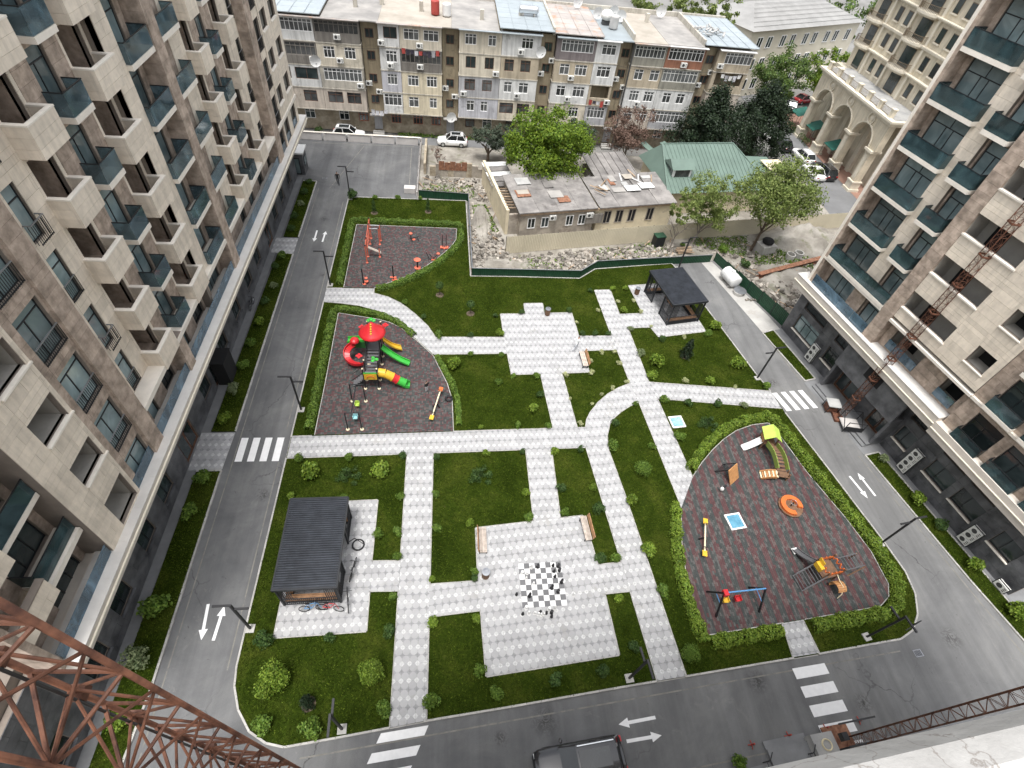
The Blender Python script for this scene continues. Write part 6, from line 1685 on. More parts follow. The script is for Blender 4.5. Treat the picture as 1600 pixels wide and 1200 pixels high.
t = thing('play_ring', 'black tyre and cable lying by the seesaw', 'tyre', (.0, 29.5, .13))
b = MB(); n = 14
for i in range(n): a0, a1 = 2*math.pi*i/n, 2*math.pi*(i+1)/n; b.tube((.26*math.cos(a0), .26*math.sin(a0), .1), (.26*math.cos(a1), .26*math.sin(a1), .1), .09)
b.build('tyre', 'p_black', t); child(t, 'cable', 'p_black', lambda b: b.path([(-.25, -.1, .03), (-.7, -.45, .02), (-1.1, -.35, .02), (-1.0, .0, .02)], .02))

# --- fitness machines on the upper rubber area
FG = thing('outdoor_gym', 'orange climbing frame with ladder, bars and sit-up board', 'gym frame', (-8.2, 50.8, .13))
for x, y, h in ((-.6, -2.2, 2.2), (-.6, -1.1, 2.4), (.65, -1.1, 1.2), (.45, 1.25, 2.1), (-.6, 1.25, 2.6), (-.6, 2.4, 2.6), (.5, 2.0, 2.1)):
    p = child(FG, 'post', 'p_coral', lambda b: b.tube((x, y, 0), (x, y, h), .06, n=8)); child(p, 'foot', 'p_coral', lambda b: b.lathe([(.13, 0), (.13, .06), (.07, .1)], (x, y, 0), 10)); child(p, 'cap', 'p_black', lambda b: b.ball((x, y, h), .08, 1, 8, 5))
for z in (1.0, 1.4, 1.8, 2.2): child(FG, 'wall_bar', 'p_coral', lambda b: b.tube((-.6, -1.1, z), (-.6, 1.25, z), .03))
for y, z in ((1.3, 2.0), (1.95, 2.0)): child(FG, 'pull_up_bar', 'rail_grey', lambda b: b.tube((-.6, y, z), (.5, y, z), .03))
child(FG, 'situp_board', 'wood_grey', lambda b: b.bar((-.5, -1.1, 1.25), (.8, -.95, .5), .4, .06)); child(FG, 'diagonal_brace', 'p_coral', lambda b: b.tube((-.6, -2.2, 2.1), (-.6, 2.4, 2.5), .035))
def gymstation(name, label, p, fn):
    t = thing(name, label, 'fitness machine', (*p, .13), 0, 'orange fitness machines'); fn(t)
    child(t, 'base_plate', 'p_coral', lambda b: b.lathe([(.2, 0), (.2, .04), (.1, .06)], n=12))
def twister(t): child(t, 'post', 'p_black', lambda b: b.tube((-.08, 0, .05), (-.08, 0, 1.9), .07, n=8)); child(t, 'foot_disc', 'p_coral', lambda b: b.lathe([(.2, .25), (.2, .31), (.02, .32)], (.22, .1, 0), 14)); child(t, 'foot_disc', 'p_coral', lambda b: b.lathe([(.16, .55), (.16, .6), (.02, .61)], (.2, .25, 0), 14)); child(t, 'handle', 'p_black', lambda b: b.tube((-.08, -.3, 1.5), (-.08, .3, 1.5), .025))
def stepper(t): child(t, 'post', 'p_black', lambda b: b.tube((0, 0, .05), (0, 0, 1.8), .06, n=8)); child(t, 'step', 'p_coral', lambda b: b.box(-.35, .3, -.1, .1, .3, .36)); child(t, 'step', 'p_coral', lambda b: b.box(.05, .4, -.3, -.12, .18, .24)); child(t, 'lever', 'p_black', lambda b: b.tube((0, 0, 1.0), (-.6, .3, 1.35), .03)); child(t, 'lever', 'p_coral', lambda b: b.tube((0, 0, .4), (0, .15, 1.0), .06))
def wheel(t): child(t, 'post', 'p_black', lambda b: b.tube((0, 0, .05), (0, 0, 1.5), .07, n=8)); child(t, 'upper_disc', 'p_coral', lambda b: b.lathe([(.36, 1.5), (.36, 1.56), (.05, 1.6)], n=16)); child(t, 'seat_disc', 'p_coral', lambda b: b.lathe([(.34, .5), (.34, .56), (.05, .6)], n=16))
def rower(t): child(t, 'frame', 'p_black', lambda b: (b.tube((-.6, 0, .15), (.5, 0, .15), .05), b.tube((-.5, 0, .15), (-.8, .1, .9), .04), b.tube((-.1, 0, .15), (.45, 0, .7), .04), b.tube((-.2, .2, .15), (-.45, .2, .6), .04))); child(t, 'seat', 'p_coral', lambda b: b.ball((.5, .05, .8), .2, .5, 10, 5)); child(t, 'foot_rest', 'p_coral', lambda b: b.box(-.25, .25, -.2, .2, .05, .1))
def walker(t): child(t, 'frame', 'p_black', lambda b: [b.tube((s*.2, 0, .1), (s*.22, .0, 1.75), .04) for s in (-1, 1)]); child(t, 'cross_bar', 'p_black', lambda b: b.tube((-.22, 0, 1.3), (.22, 0, 1.3), .03)); child(t, 'pedal', 'p_coral', lambda b: b.box(-.45, -.1, -.25, .2, .12, .18)); child(t, 'pedal', 'p_coral', lambda b: b.box(.1, .45, -.25, .2, .12, .18))
def rider(t): child(t, 'frame', 'p_black', lambda b: (b.tube((-.4, 0, .1), (.6, 0, .45), .05), b.tube((-.3, -.1, .3), (-.1, -.5, .15), .04), b.tube((.4, .1, .3), (.6, -.4, .1), .04))); child(t, 'seat', 'p_coral', lambda b: b.ball((-.3, .05, .75), .22, .6, 10, 5)); child(t, 'stem', 'p_black', lambda b: b.tube((-.3, 0, .1), (-.3, 0, .7), .05))
gymstation('twist_trainer', 'black and orange twist trainer at the left front of the fitness area', (-8.72, 45.0), twister); gymstation('stepper', 'black and orange stepper with lever on the fitness area', (-5.8, 45.8), stepper); gymstation('waist_wheel', 'fitness post with two coral discs by the curved hedge', (-3.35, 47.3), wheel)
gymstation('rowing_trainer', 'low rowing trainer with coral seat by the curved hedge', (-1.7, 49.5), rower); gymstation('air_walker', 'twin post air walker at the right of the fitness area', (-.55, 51.75), walker); gymstation('rider_trainer', 'low rider trainer in the back of the fitness area', (-4.05, 53.25), rider)

# --- striped playground
HT = thing('play_hut', 'small play hut with lime roof, white slide and green arched bridge', 'play hut', (26.95, 24.3, .13), RAD(-12))
for x in (-.5, .5):
    for y in (-.45, .5): child(HT, 'post', 'p_brown', lambda b: b.box(x-.05, x+.05, y-.05, y+.05, 0, 1.7))
child(HT, 'deck', 'p_brown', lambda b: b.box(-.55, .55, -.5, .55, .8, .87))
for s in (-1, 1): child(HT, 'roof_panel', 'p_lime', lambda b: b.add([(s*.72, -.65, 1.62), (s*.72, .7, 1.62), (0, .7, 2.15), (0, -.65, 2.15), (s*.72, -.65, 1.57), (s*.72, .7, 1.57), (0, .7, 2.1), (0, -.65, 2.1)], [(0, 1, 2, 3) if s < 0 else (3, 2, 1, 0), (7, 6, 5, 4) if s < 0 else (4, 5, 6, 7), (0, 4, 5, 1), (0, 3, 7, 4), (1, 5, 6, 2)]))
child(HT, 'side_board', 'p_wood', lambda b: b.box(-.56, -.52, -.4, .45, .9, 1.35)); child(HT, 'side_board', 'p_wood', lambda b: b.box(-.4, .45, .51, .55, .9, 1.35))
chute(HT, (-.55, -.1, .85), (-2.0, -.75, .12), .5, 'p_white', 'slide', .12)
for s in (-.42, .42):
    pts = [(.15+s+.55*(i/8)**1.3, -.55-2.2*i/8, .85+.35*math.sin(math.pi*i/8)-.25*i/8) for i in range(9)]
    b = MB()
    for a, c in zip(pts, pts[1:]): b.bar(Vector(a)+Vector((0, 0, .18)), Vector(c)+Vector((0, 0, .18)), .06, .5)
    b.build('bridge_side', 'p_olive', HT)
for i in range(9): f = i/8; child(HT, 'bridge_plank', 'p_brown', lambda b: b.box(-.25+.55*f**1.3, .55+.55*f**1.3, -.62-2.2*f, -.42-2.2*f, .82+.35*math.sin(math.pi*f)-.25*f, .86+.35*math.sin(math.pi*f)-.25*f))
child(HT, 'landing', 'p_brown', lambda b: b.box(.2, 1.3, -3.4, -2.85, .5, .57))
for i in range(9): f = i/8; child(HT, 'ramp_plank', 'p_wood' if i % 2 else 'p_cream', lambda b: b.box(-.9+1.1*f-.01, -.9+1.1*f+.11, -3.55, -2.9, .06+.5*math.sin(f*1.5), .12+.5*math.sin(f*1.5)))
for s in (-3.58, -2.88): child(HT, 'ramp_side', 'p_wood', lambda b: [b.bar((-.9+1.1*i/6, s, .12+.5*math.sin(i/6*1.5)), (-.9+1.1*(i+1)/6, s, .12+.5*math.sin((i+1)/6*1.5)), .05, .22) for i in range(6)])
for x, y in ((.3, -3.3), (1.2, -3.3), (1.2, -2.9)): child(HT, 'landing_post', 'p_brown', lambda b: b.box(x-.05, x+.05, y-.05, y+.05, 0, .9))
AF = thing('climbing_wedge', 'wooden A-frame climber with rungs on the striped playground', 'climber', (22.6, 21.45, .13), math.atan2(.62, .88)); 
child(AF, 'climbing_board', 'p_wood', lambda b: b.add([(-.6, -.75, 0), (.6, -.75, 0), (.6, -.02, 1.2), (-.6, -.02, 1.2), (-.6, -.68, 0), (.6, -.68, 0), (.6, .04, 1.2), (-.6, .04, 1.2)], [(0, 1, 2, 3), (7, 6, 5, 4), (0, 4, 5, 1), (3, 2, 6, 7), (0, 3, 7, 4), (1, 5, 6, 2)]))
for s in (-.58, .58): child(AF, 'ladder_side', 'p_black', lambda b: b.bar((s, .05, 1.2), (s, .85, 0), .06, .06))
for i in range(6): f = (i+.5)/6; child(AF, 'rung', 'p_black', lambda b: b.tube((-.58, .05+.8*f, 1.2-1.2*f), (.58, .05+.8*f, 1.2-1.2*f), .025))
CR_ = thing('carousel', 'round carousel with orange ring seat on the striped playground', 'carousel', (26.75, 18.45, .13), RAD(-20))
child(CR_, 'platform', 'p_brown', lambda b: b.lathe([(.95, .08), (.95, .18), (.1, .19)], n=28)); 
b = MB(); n = 22
for i in range(n-4):
    a0, a1 = 2*math.pi*i/n, 2*math.pi*(i+1)/n; q = lambda r, a, z: (r*math.cos(a), r*math.sin(a), z)
    b.add([q(.5, a0, .42), q(.5, a1, .42), q(.86, a1, .42), q(.86, a0, .42), q(.5, a0, .19), q(.5, a1, .19), q(.86, a1, .19), q(.86, a0, .19)], [(3, 2, 1, 0), (4, 5, 6, 7), (0, 1, 5, 4), (2, 3, 7, 6), (1, 2, 6, 5), (3, 0, 4, 7)])
b.build('ring_seat', 'p_orange', CR_); child(CR_, 'wheel_post', 'p_black', lambda b: b.tube((0, 0, .19), (0, 0, .7), .05)); child(CR_, 'hand_wheel', 'rail_grey', lambda b: [b.tube((.25*math.cos(a), .25*math.sin(a), .72), (.25*math.cos(a+.6), .25*math.sin(a+.6), .72), .02) for a in [k*.6283 for k in range(10)]])
def trampoline(label, c, rz, w, l, mat, z):
    t = thing('trampoline', label, 'trampoline', (*c, z), rz, 'ground trampolines')
    for x0, x1, y0, y1 in ((-w/2, w/2, -l/2, -l/2+.13), (-w/2, w/2, l/2-.13, l/2), (-w/2, -w/2+.13, -l/2+.131, l/2-.131), (w/2-.13, w/2, -l/2+.131, l/2-.131)): piece('frame_bar', 'p_white', t, x0, x1, y0, y1, 0, .07)
    piece('jump_mat', mat, t, -w/2+.13, w/2-.13, -l/2+.13, l/2-.13, .015, .045)
mk('mat_blue', (.07, .23, .34), .6, .12, 2.5, c2=(.12, .31, .42)); mk('mat_aqua', (.10, .30, .36), .6, .2, 3.0, c2=(.30, .47, .50))
trampoline('blue ground trampoline on the striped playground', (21.78, 17.36), RAD(8), 1.3, 1.3, 'mat_blue', .13); trampoline('pale aqua ground trampoline in the lawn by the path', (19.9, 26.9), RAD(6), 1.25, 1.25, 'mat_aqua', .1)
S3 = thing('swing', 'A-frame swing with blue top bar, red and yellow seats', 'swing', (19.4, 11.45, .13), RAD(3))
for x, c in ((-1.45, 'p_black'), (1.5, 'p_black')):
    for y in (-.85, .85): child(S3, 'leg', c, lambda b: b.bar((x+(.1 if x > 0 else -.12), y, 0), (x, 0, 2.05), .1, .1))
    child(S3, 'leg_brace', 'p_blue', lambda b: b.tube((x, -.45, 1.0), (x, .45, 1.0), .03))
child(S3, 'top_bar', 'p_blue', lambda b: b.tube((-1.45, 0, 2.08), (1.5, 0, 2.08), .05)); child(S3, 'corner_plate', 'p_red', lambda b: b.box(-1.5, -1.2, -.2, .2, 1.85, 2.15))
for x, c in ((-.75, 'p_yellow'), (.15, 'p_red')):
    s = child(S3, 'seat', c, lambda b: (b.box(x-.22, x+.22, -.17, .17, .5, .55), b.box(x-.22, x+.22, .13, .17, .551, .8), b.box(x-.22, x-.18, -.17, .12, .551, .72), b.box(x+.18, x+.22, -.17, .12, .551, .72))); child(s, 'chain', 'rail_grey', lambda b: [b.tube((x+q*.18, 0, .6), (x+q*.16, 0, 2.05), .012, n=4) for q in (-1, 1)])
CX = thing('climbing_tower', 'dark climbing frame with orange hoops, net bridge, ladder and slide', 'climber', (26.6, 13.0, .13), RAD(10))
for x, y in ((-.6, -.5), (-.6, .6), (.7, -.5), (.7, .6)): child(CX, 'post', 'p_brown', lambda b: b.box(x-.05, x+.05, y-.05, y+.05, 0, 1.9))
child(CX, 'deck', 'p_brown', lambda b: b.box(-.65, .75, -.55, .65, .95, 1.02))
for y in (-.5, .6): child(CX, 'hoop_panel', 'p_orange', lambda b: b.path([(-.5+1.1*i/10, y, 1.6+.25*math.sin(i*1.9)) for i in range(11)], .045))
for x in (-.55, .7): child(CX, 'hoop_panel', 'p_orange', lambda b: b.path([(x, -.5+1.1*i/10, 1.6+.2*math.sin(i*1.9)) for i in range(11)], .045))
child(CX, 'flag_panel', 'p_yellow', lambda b: b.box(-.95, -.65, -.1, .5, 1.3, 1.75)); child(CX, 'flag_panel', 'p_yellow', lambda b: b.box(-.7, -.66, .1, .6, 1.8, 2.1))
for s in (-.55, .55): child(CX, 'bridge_rail', 'p_grey', lambda b: (b.tube((-2.1, s-.2, .12), (-.6, s, 1.0), .035), b.tube((-2.1, s-.2, .6), (-.6, s, 1.5), .03)))
for i in range(8): f = (i+.3)/8; child(CX, 'bridge_rung', 'p_grey', lambda b: b.tube((-2.1+1.5*f, -.75+.2*f, .12+.88*f), (-2.1+1.5*f, .35+.2*f, .12+.88*f), .03))
for s in (-.45, .45): child(CX, 'ladder_rail', 'p_grey', lambda b: b.tube((.75, s, 1.5), (3.0, s+.1, 1.1), .04))
for i in range(7): f = (i+.5)/7; child(CX, 'ladder_rung', 'p_grey', lambda b: b.tube((.75+2.25*f, -.45+.1*f, 1.5-.4*f), (.75+2.25*f, .45+.1*f, 1.5-.4*f), .025))
for s in (-.5, .6): child(CX, 'ladder_leg', 'p_brown', lambda b: b.bar((2.1+.9*(s > 0), s, 0), (2.95, s*.9, 1.15), .08, .08))
chute(CX, (-.5, .65, 1.05), (-.75, 2.15, .15), .42, 'p_grey', 'slide', .12); child(CX, 'slide_end', 'p_white', lambda b: b.box(-1.0, -.5, 1.75, 2.2, .14, .17))
for i in range(10): a = RAD(-60+i*20); child(CX, 'barrel_slat', 'p_wood', lambda b: b.box(.15+.0*i, .85, -1.2+.0, -1.2, 0, 0) if 0 else b.bar((.1, -1.15+.42*math.sin(a), .48+.42*math.cos(a)), (.75, -1.2+.42*math.sin(a), .48+.42*math.cos(a)), .13, .04, 0, (0, math.sin(a), math.cos(a))))
child(CX, 'rope', 'p_cream', lambda b: b.path([(.5, -.5, 1.1), (.45, -.9, 1.0), (.5, -1.3, .92), (.4, -1.65, .5), (.2, -1.75, .1)], .025))
t = thing('spring_rider', 'small black and white spring rider by the wooden climber', 'spring rider', (21.63, 20.05, .13), .6)
child(t, 'spring', 'p_black', lambda b: b.path([(.09*math.cos(i*1.2), .09*math.sin(i*1.2), .02*i) for i in range(16)], .015)); child(t, 'seat', 'p_black', lambda b: b.box(-.1, .35, -.09, .09, .33, .45)); child(t, 'head', 'p_white', lambda b: b.ball((-.25, 0, .5), .16, 1.2, 8, 6))
# ------------------------------------------------------------------ vegetation
MT['lf_bright'] = leaf_mat('lf_bright', (0.075, 0.145, 0.014), (0.24, 0.32, 0.045), .3)
MT['lf_mid'] = leaf_mat('lf_mid', (.056, .118, .016), (.178, .262, .044), .25)
MT['lf_dark'] = leaf_mat('lf_dark', (.026, .062, .016), (.082, .135, .034), .2)
MT['lf_pale'] = leaf_mat('lf_pale', (0.26, 0.3, 0.1), (0.7, 0.7, 0.45), .25)
MT['lf_silver'] = leaf_mat('lf_silver', (.10, .15, .065), (.32, .36, .19), .25)
MT['lf_conifer'] = leaf_mat('lf_conifer', (.008, .018, .009), (.028, .045, .020), .1)
MT['lf_olive'] = leaf_mat('lf_olive', (.035, .055, .035), (.12, .145, .10), .2)
MT['lf_tree'] = leaf_mat('lf_tree', (0.06, 0.125, 0.01), (0.21, 0.29, 0.03), .35)
MT['lf_fresh'] = leaf_mat('lf_fresh', (0.095, 0.145, 0.03), (0.27, 0.32, 0.1), .35)
MT['lf_rust'] = leaf_mat('lf_rust', (0.085, 0.05, 0.036), (0.25, 0.165, 0.13), .2)
MT['lf_far'] = leaf_mat('lf_far', (.035, .075, .018), (.15, .215, .05), .25)
mk('bark', (.10, .075, .055), .95, .3, 4, bmp=.4)
mk('bark_grey', (.20, .175, .15), .95, .3, 4, bmp=.4)
mk('mulch', (.03, .026, .018), .95, .3, 5)

def unit(n): 
    d = nrg.normal(0, 1, (n, 3)); return d/np.linalg.norm(d, axis=1)[:, None]
def shrub_meshes(kind, mat, n, size, lumps, variants, shell=.55, flat=.8):
    out = []
    for v in range(variants):
        C = unit(lumps)*nrg.uniform(.25, .62, (lumps, 1)); C[:, 2] = np.abs(C[:, 2])*flat
        R_ = nrg.uniform(.36, .58, lumps)
        k = nrg.integers(0, lumps, n); d = unit(n); d[:, 2] = np.where(d[:, 2] < -.4, -d[:, 2], d[:, 2])
        r = R_[k]*(shell+(1-shell)*nrg.random(n)**.5)
        P = C[k]+d*r[:, None]; P[:, 2] = np.maximum(P[:, 2]+.38, .04)
        out.append(leaf_mesh('foliage', P, d, np.full(n, size), mat, .62, .75))
    return out
SHM = {'b': shrub_meshes('b', 'lf_bright', 750, .24, 9, 5), 'g': shrub_meshes('g', 'lf_mid', 750, .24, 9, 5), 'd': shrub_meshes('d', 'lf_dark', 750, .22, 10, 4),
       'p': shrub_meshes('p', 'lf_pale', 420, .22, 6, 3), 's': shrub_meshes('s', 'lf_silver', 650, .19, 9, 3), 'B': shrub_meshes('B', 'lf_bright', 3600, .10, 16, 3, .5, .9), 'M': shrub_meshes('M', 'lf_mid', 2600, .10, 15, 2, .4, .9)}
stem = MB(); stem.tube((0, 0, -.02), (.02, 0, .3), .05, .03)
for a in (0, 2.1, 4.2): stem.tube((.01, 0, .18), (.22*math.cos(a), .22*math.sin(a), .55), .025, .012, 5)
STEM = stem.mesh('stem', 'bark')
def conifer_mesh(n, mat='lf_conifer', h=1.6, size=.16):
    z = nrg.random(n)**1.3*h; t = nrg.uniform(0, 6.283, n); R_ = .62*(1-z/h)**.8+.05
    R_ *= .72+.28*np.sin(t*5+z*7); r = R_*np.sqrt(nrg.uniform(.25, 1, n))
    P = np.stack([r*np.cos(t), r*np.sin(t), z+.12], 1); d = np.stack([np.cos(t), np.sin(t), np.full(n, .4)], 1)
    return leaf_mesh('foliage', P, d, np.full(n, size), mat, .35, .6)
def juniper_mesh(n):
    C = np.concatenate([unit(14)*nrg.uniform(.3, 1.0, (14, 1)), [[0, 0, .4]]]); C[:, 2] = np.abs(C[:, 2])*.35
    k = nrg.integers(0, 15, n); d = unit(n); P = C[k]+d*(nrg.random(n)**.4*.26)[:, None]; P[:, 2] = np.abs(P[:, 2])+.1
    up = nrg.random(n) < .25; P[up, 0] *= .2; P[up, 1] *= .2; P[up, 2] = nrg.uniform(.3, 1.15, up.sum())
    return leaf_mesh('foliage', P, d, np.full(n, .13), 'lf_dark', .4, .8)
CONM = [conifer_mesh(1500), juniper_mesh(1700), juniper_mesh(1500)]
def ball_tree_mesh(zc=1.25, r=.42):
    n = 700; d = unit(n); P = d*(r*nrg.uniform(.75, 1, n))[:, None]; P[:, 2] += zc
    return leaf_mesh('foliage', P, d, np.full(n, .10), 'lf_dark', .6, .5)
def spiral_mesh():
    n = 900; z = nrg.random(n)*1.5; t = nrg.uniform(0, 6.283, n); r = (.34-.17*z/1.5)*(.55+.45*(np.sin(z*12.5)*.5+.5))*np.sqrt(nrg.uniform(.4, 1, n))
    P = np.stack([r*np.cos(t), r*np.sin(t), z+.25], 1); return leaf_mesh('foliage', P, np.stack([np.cos(t), np.sin(t), t*0], 1), np.full(n, .1), 'lf_dark', .6, .5)
TOPM = {'o': ball_tree_mesh(), 'q': spiral_mesh()}
trunk1 = MB(); trunk1.tube((0, 0, -.02), (0, 0, 1.0), .035, .025); trunk1.tube((0, 0, .0), (0, 0, .035), .42, .40, 14); TRK = trunk1.mesh('stem', 'bark')

KN = {'b': 'bright yellow-green rounded shrub', 'g': 'mid green leafy shrub', 'd': 'dark green shrub', 'p': 'pale cream flowering shrub', 's': 'silvery variegated shrub', 'B': 'large round bright green shrub', 'M': 'large dark leafy shrub', 'c': 'dark conical conifer', 'j': 'dark spreading juniper', 'o': 'clipped ball shrub on a stem', 'q': 'clipped spiral topiary'}
# photograph positions (px), kind, radius in metres
SHR = '''469,718,g,.42 546,717,g,.42 630,715,d,.4 484,742,b,.85 545,745,j,1.0 595,738,b,.8 455,778,b,.36 537,777,g,.32 626,778,g,.36 682,716,d,.38 682,774,g,.36 682,826,g,.42 759,712,b,.38 750,745,j,.95 734,820,b,.38 591,837,g,.42 622,833,g,.42 620,871,g,.42 751,669,b,.28 741,895,g,.34
614,933,g,.36 609,990,d,.5 516,998,d,.44 415,1002,d,.62 432,1070,B,1.15 580,1056,B,.98 482,1100,c,.75 412,1134,g,.62 490,1138,g,.68 600,1111,g,.48 676,907,b,.32 741,904,d,.32 676,973,b,.42 744,968,b,.4 749,1050,g,.46 675,1099,g,.54 776,1083,g,.44
867,1062,d,.5 940,1050,d,.46 966,937,b,.38 989,1012,d,.5 1034,927,g,.58 1075,1024,M,.66
832,641,b,.55 844,619,d,.4 809,667,g,.34 856,667,g,.34 891,624,p,.2 925,633,p,.22 940,618,p,.22 957,608,p,.25 907,663,p,.27 992,634,g,.32 960,663,d,.42 956,700,g,.52 1019,700,g,.42 1060,684,g,.52 1036,627,g,.46 1074,632,d,.46 1120,633,d,.46 1160,636,s,.46 1104,664,j,1.0 1003,737,M,.85 816,707,d,.32 866,708,b,.4 906,704,d,.36 821,771,b,.42 875,765,d,.46 925,764,b,.36 825,810,g,.46 882,804,g,.42 934,798,d,.52 984,783,b,.58 1012,862,b,.62 937,875,d,.52 959,874,g,.46
551,309,d,.75 586,311,g,.36 622,311,g,.36 657,312,g,.36 585,333,q,1 669,331,q,1 687,461,o,1 735,490,o,1 633,475,g,.36 662,498,d,.36 686,527,g,.5 780,525,b,.5 735,526,d,.36 712,574,b,.85 736,555,g,.34 782,557,g,.34 774,495,d,.34 778,600,g,.4
956,453,b,.38 977,452,b,.42 922,456,d,.36 934,486,p,.26 965,473,p,.3 989,471,p,.3 973,488,b,.5 1000,489,p,.3 901,505,p,.22 984,516,s,.42 910,523,d,.36 929,523,d,.36 950,523,d,.36 1017,512,p,.22 1034,532,d,.42 1069,528,p,.26 1104,524,g,.52 1117,515,b,.78 1000,555,s,.52 1025,570,b,.8 1070,557,c,1.15 1150,573,b,.85 1017,590,b,.6 1070,597,p,.34 1107,598,b,.52 940,552,p,.28 960,552,p,.28 967,569,p,.32 922,566,p,.26 924,584,p,.34 884,587,p,.32 979,598,p,.26 838,590,g,.4 802,590,g,.32 815,490,d,.36 854,489,d,.36 889,487,d,.36 1196,606,g,.5 1148,606,p,.24
367,612,s,.6 352,658,b,.6 320,751,g,.65 300,805,g,.7 252,950,g,.92 222,1031,s,.92 185,1130,b,.6 472,321,s,.5 461,341,d,.52 456,361,d,.52 442,401,g,.6 432,420,d,.5 429,449,s,.46 415,474,d,.52 406,507,b,.58 392,540,g,.52 381,573,g,.52 483,287,d,.5 476,304,d,.5
1377,719,s,.55 1429,783,b,.72 1465,825,d,.66 1515,884,b,.7 1581,955,b,.82 1152,1192,g,.5'''
BEDS = [('the bed behind the left pavement', lambda x, y: x < -16), ('the strip along the right tower', lambda x, y: x > 35), ('the lawn round the near gazebo', lambda x, y: x < -3 and y < 24), ('the lawn left of the chess plaza', lambda x, y: x < 6.3 and y < 24.1),
        ('the bed right of the chess plaza', lambda x, y: x < 12.9 and y < 24.4 and y > 13), ('the lawn below the chess plaza', lambda x, y: x < 12.8 and y < 13), ('the bed between the diagonal paths', lambda x, y: y < 29 and x < 18.3), ('the lawn above the striped playground', lambda x, y: y < 30 and x > 18), ('the lawn right of the slide tower', lambda x, y: x < 9 and y < 36),
        ('the small middle lawn', lambda x, y: x < 17 and y < 36), ('the lawn below the far gazebo', lambda x, y: x >= 17 and y < 40), ('the beds by the far gazebo', lambda x, y: x > 15), ('the lawn round the fitness area', lambda x, y: True)]
items = []
for tok in SHR.split():
    x, y, k, r = tok.split(','); x, y, r = float(x), float(y), float(r)
    g = G(x, y, .09); bed = next(i for i, bb in enumerate(BEDS) if bb[1](g.x, g.y))
    items.append((bed, k, x, g, r))
items.sort(key=lambda t: (t[0], t[1], t[2]))
from itertools import groupby
for (bed, k), grp in groupby(items, key=lambda t: (t[0], t[1])):
    grp = list(grp)
    for i, (_, _, x, g, r) in enumerate(grp):
        lab = KN[k]+(', '+ordinal(i)+' from left' if len(grp) > 1 else '')+' in '+BEDS[bed][0]
        nm = {'c': 'conifer', 'j': 'juniper', 'o': 'topiary', 'q': 'topiary'}.get(k, 'shrub')
        t = thing(nm, lab, 'shrub' if nm == 'shrub' else nm, (g.x, g.y, .09), rnd.uniform(0, 6.28), 'planted shrubs')
        sz = r*rnd.uniform(1.0, 1.12)
        if k == 'c': place('foliage', CONM[0], t, (0, 0, 0), (sz, sz, sz*1.1)); place('stem', TRK, t, (0, 0, 0), (1, 1, .8))
        elif k == 'j': place('foliage', CONM[1+i % 2], t, (0, 0, 0), (sz, sz, sz)); place('stem', STEM, t)
        elif k in 'oq': place('foliage', TOPM[k], t); place('stem', TRK, t)
        else:
            ms = SHM[k]; hz = sz*rnd.uniform(1.0, 1.25); place('foliage', ms[(i+bed) % len(ms)], t, (0, 0, 0), (sz, sz, hz)); place('stem', STEM, t, (0, 0, 0), (sz, sz, sz*.8))

# hedges: one thing each, leaves massed along a line
def hedge(label, pts, w, h, mat, dens=520):
    P, D = [], []
    for a, b in zip(pts, pts[1:]):
        L = math.dist(a, b); n = int(L*dens); u = nrg.random(n); th = nrg.uniform(-.1, math.pi+.1, n)
        nx, ny = -(b[1]-a[1])/L, (b[0]-a[0])/L
        s = a[0]*1.7+a[1]*.9+u*L
        rr = (.8+.2*nrg.random(n))*(1+.13*np.sin(s*3.1)+.10*np.sin(s*7.3+1))
        off = np.cos(th)*w/2*rr; zz = np.clip(np.sin(th), 0, 1)**.6*h*rr
        low = nrg.random(n) < .3; zz[low] *= nrg.random(low.sum())
        P.append(np.stack([a[0]+(b[0]-a[0])*u+nx*off, a[1]+(b[1]-a[1])*u+ny*off, zz+.1], 1)); D.append(np.stack([nx*np.cos(th), ny*np.cos(th), np.sin(th)+.2], 1))
    P = np.concatenate(P); D = np.concatenate(D); c = P.mean(0)
    t = thing('hedge', label, 'hedge', (c[0], c[1], .09)); P = P-np.array([c[0], c[1], .09])
    place('foliage', leaf_mesh('foliage', P, D, np.full(len(P), .14), mat, .6, .7), t)
    b = MB()
    for a, q in zip(pts, pts[1:]):
        L = math.dist(a, q)
        for i in range(int(L/.45)): f = (i+.5)/int(L/.45); x, y = a[0]+(q[0]-a[0])*f-c[0], a[1]+(q[1]-a[1])*f-c[1]; b.tube((x, y, -.02), (x+rnd.uniform(-.1, .1), y+rnd.uniform(-.1, .1), h*.7), .02, .012, 4)
    b.build('stems', 'bark', t, kind='stuff')
hedge('low hedge along the top and left of the fitness area', [(-11.25, 44.7), (-11.25, 50), (-11.3, 56.6), (-5, 56.6), (1.35, 56.5)], .7, .55, 'lf_mid', 420)
hedge('curved low hedge round the right of the fitness area', [(1.4, 56.2), (1.35, 53.6), (.9, 52.1), (.0, 50.6), (-1.0, 49.1), (-2.2, 47.7), (-3.4, 46.5), (-4.8, 45.4), (-6.1, 44.6), (-7.4, 44.0)], .7, .55, 'lf_mid', 420)
hedge('low hedge along the left of the slide tower playground', [(-11.15, 26.3), (-11.15, 31), (-11.2, 36), (-11.2, 40.7)], .75, .55, 'lf_mid', 420)
hedge('curved low hedge above the slide tower playground', [(-11.1, 40.95), (-8.9, 40.75), (-7.0, 40.2), (-5.9, 39.75), (-4.7, 38.9), (-3.3, 37.3)], .6, .5, 'lf_mid', 420)
hedge('low hedge at the right of the slide tower playground', [(-1.1, 34.5), (-.5, 33.2), (.3, 31.2), (.75, 29.5), (.85, 26.6)], .5, .45, 'lf_mid', 420)
HB_ = 'lf_bright'
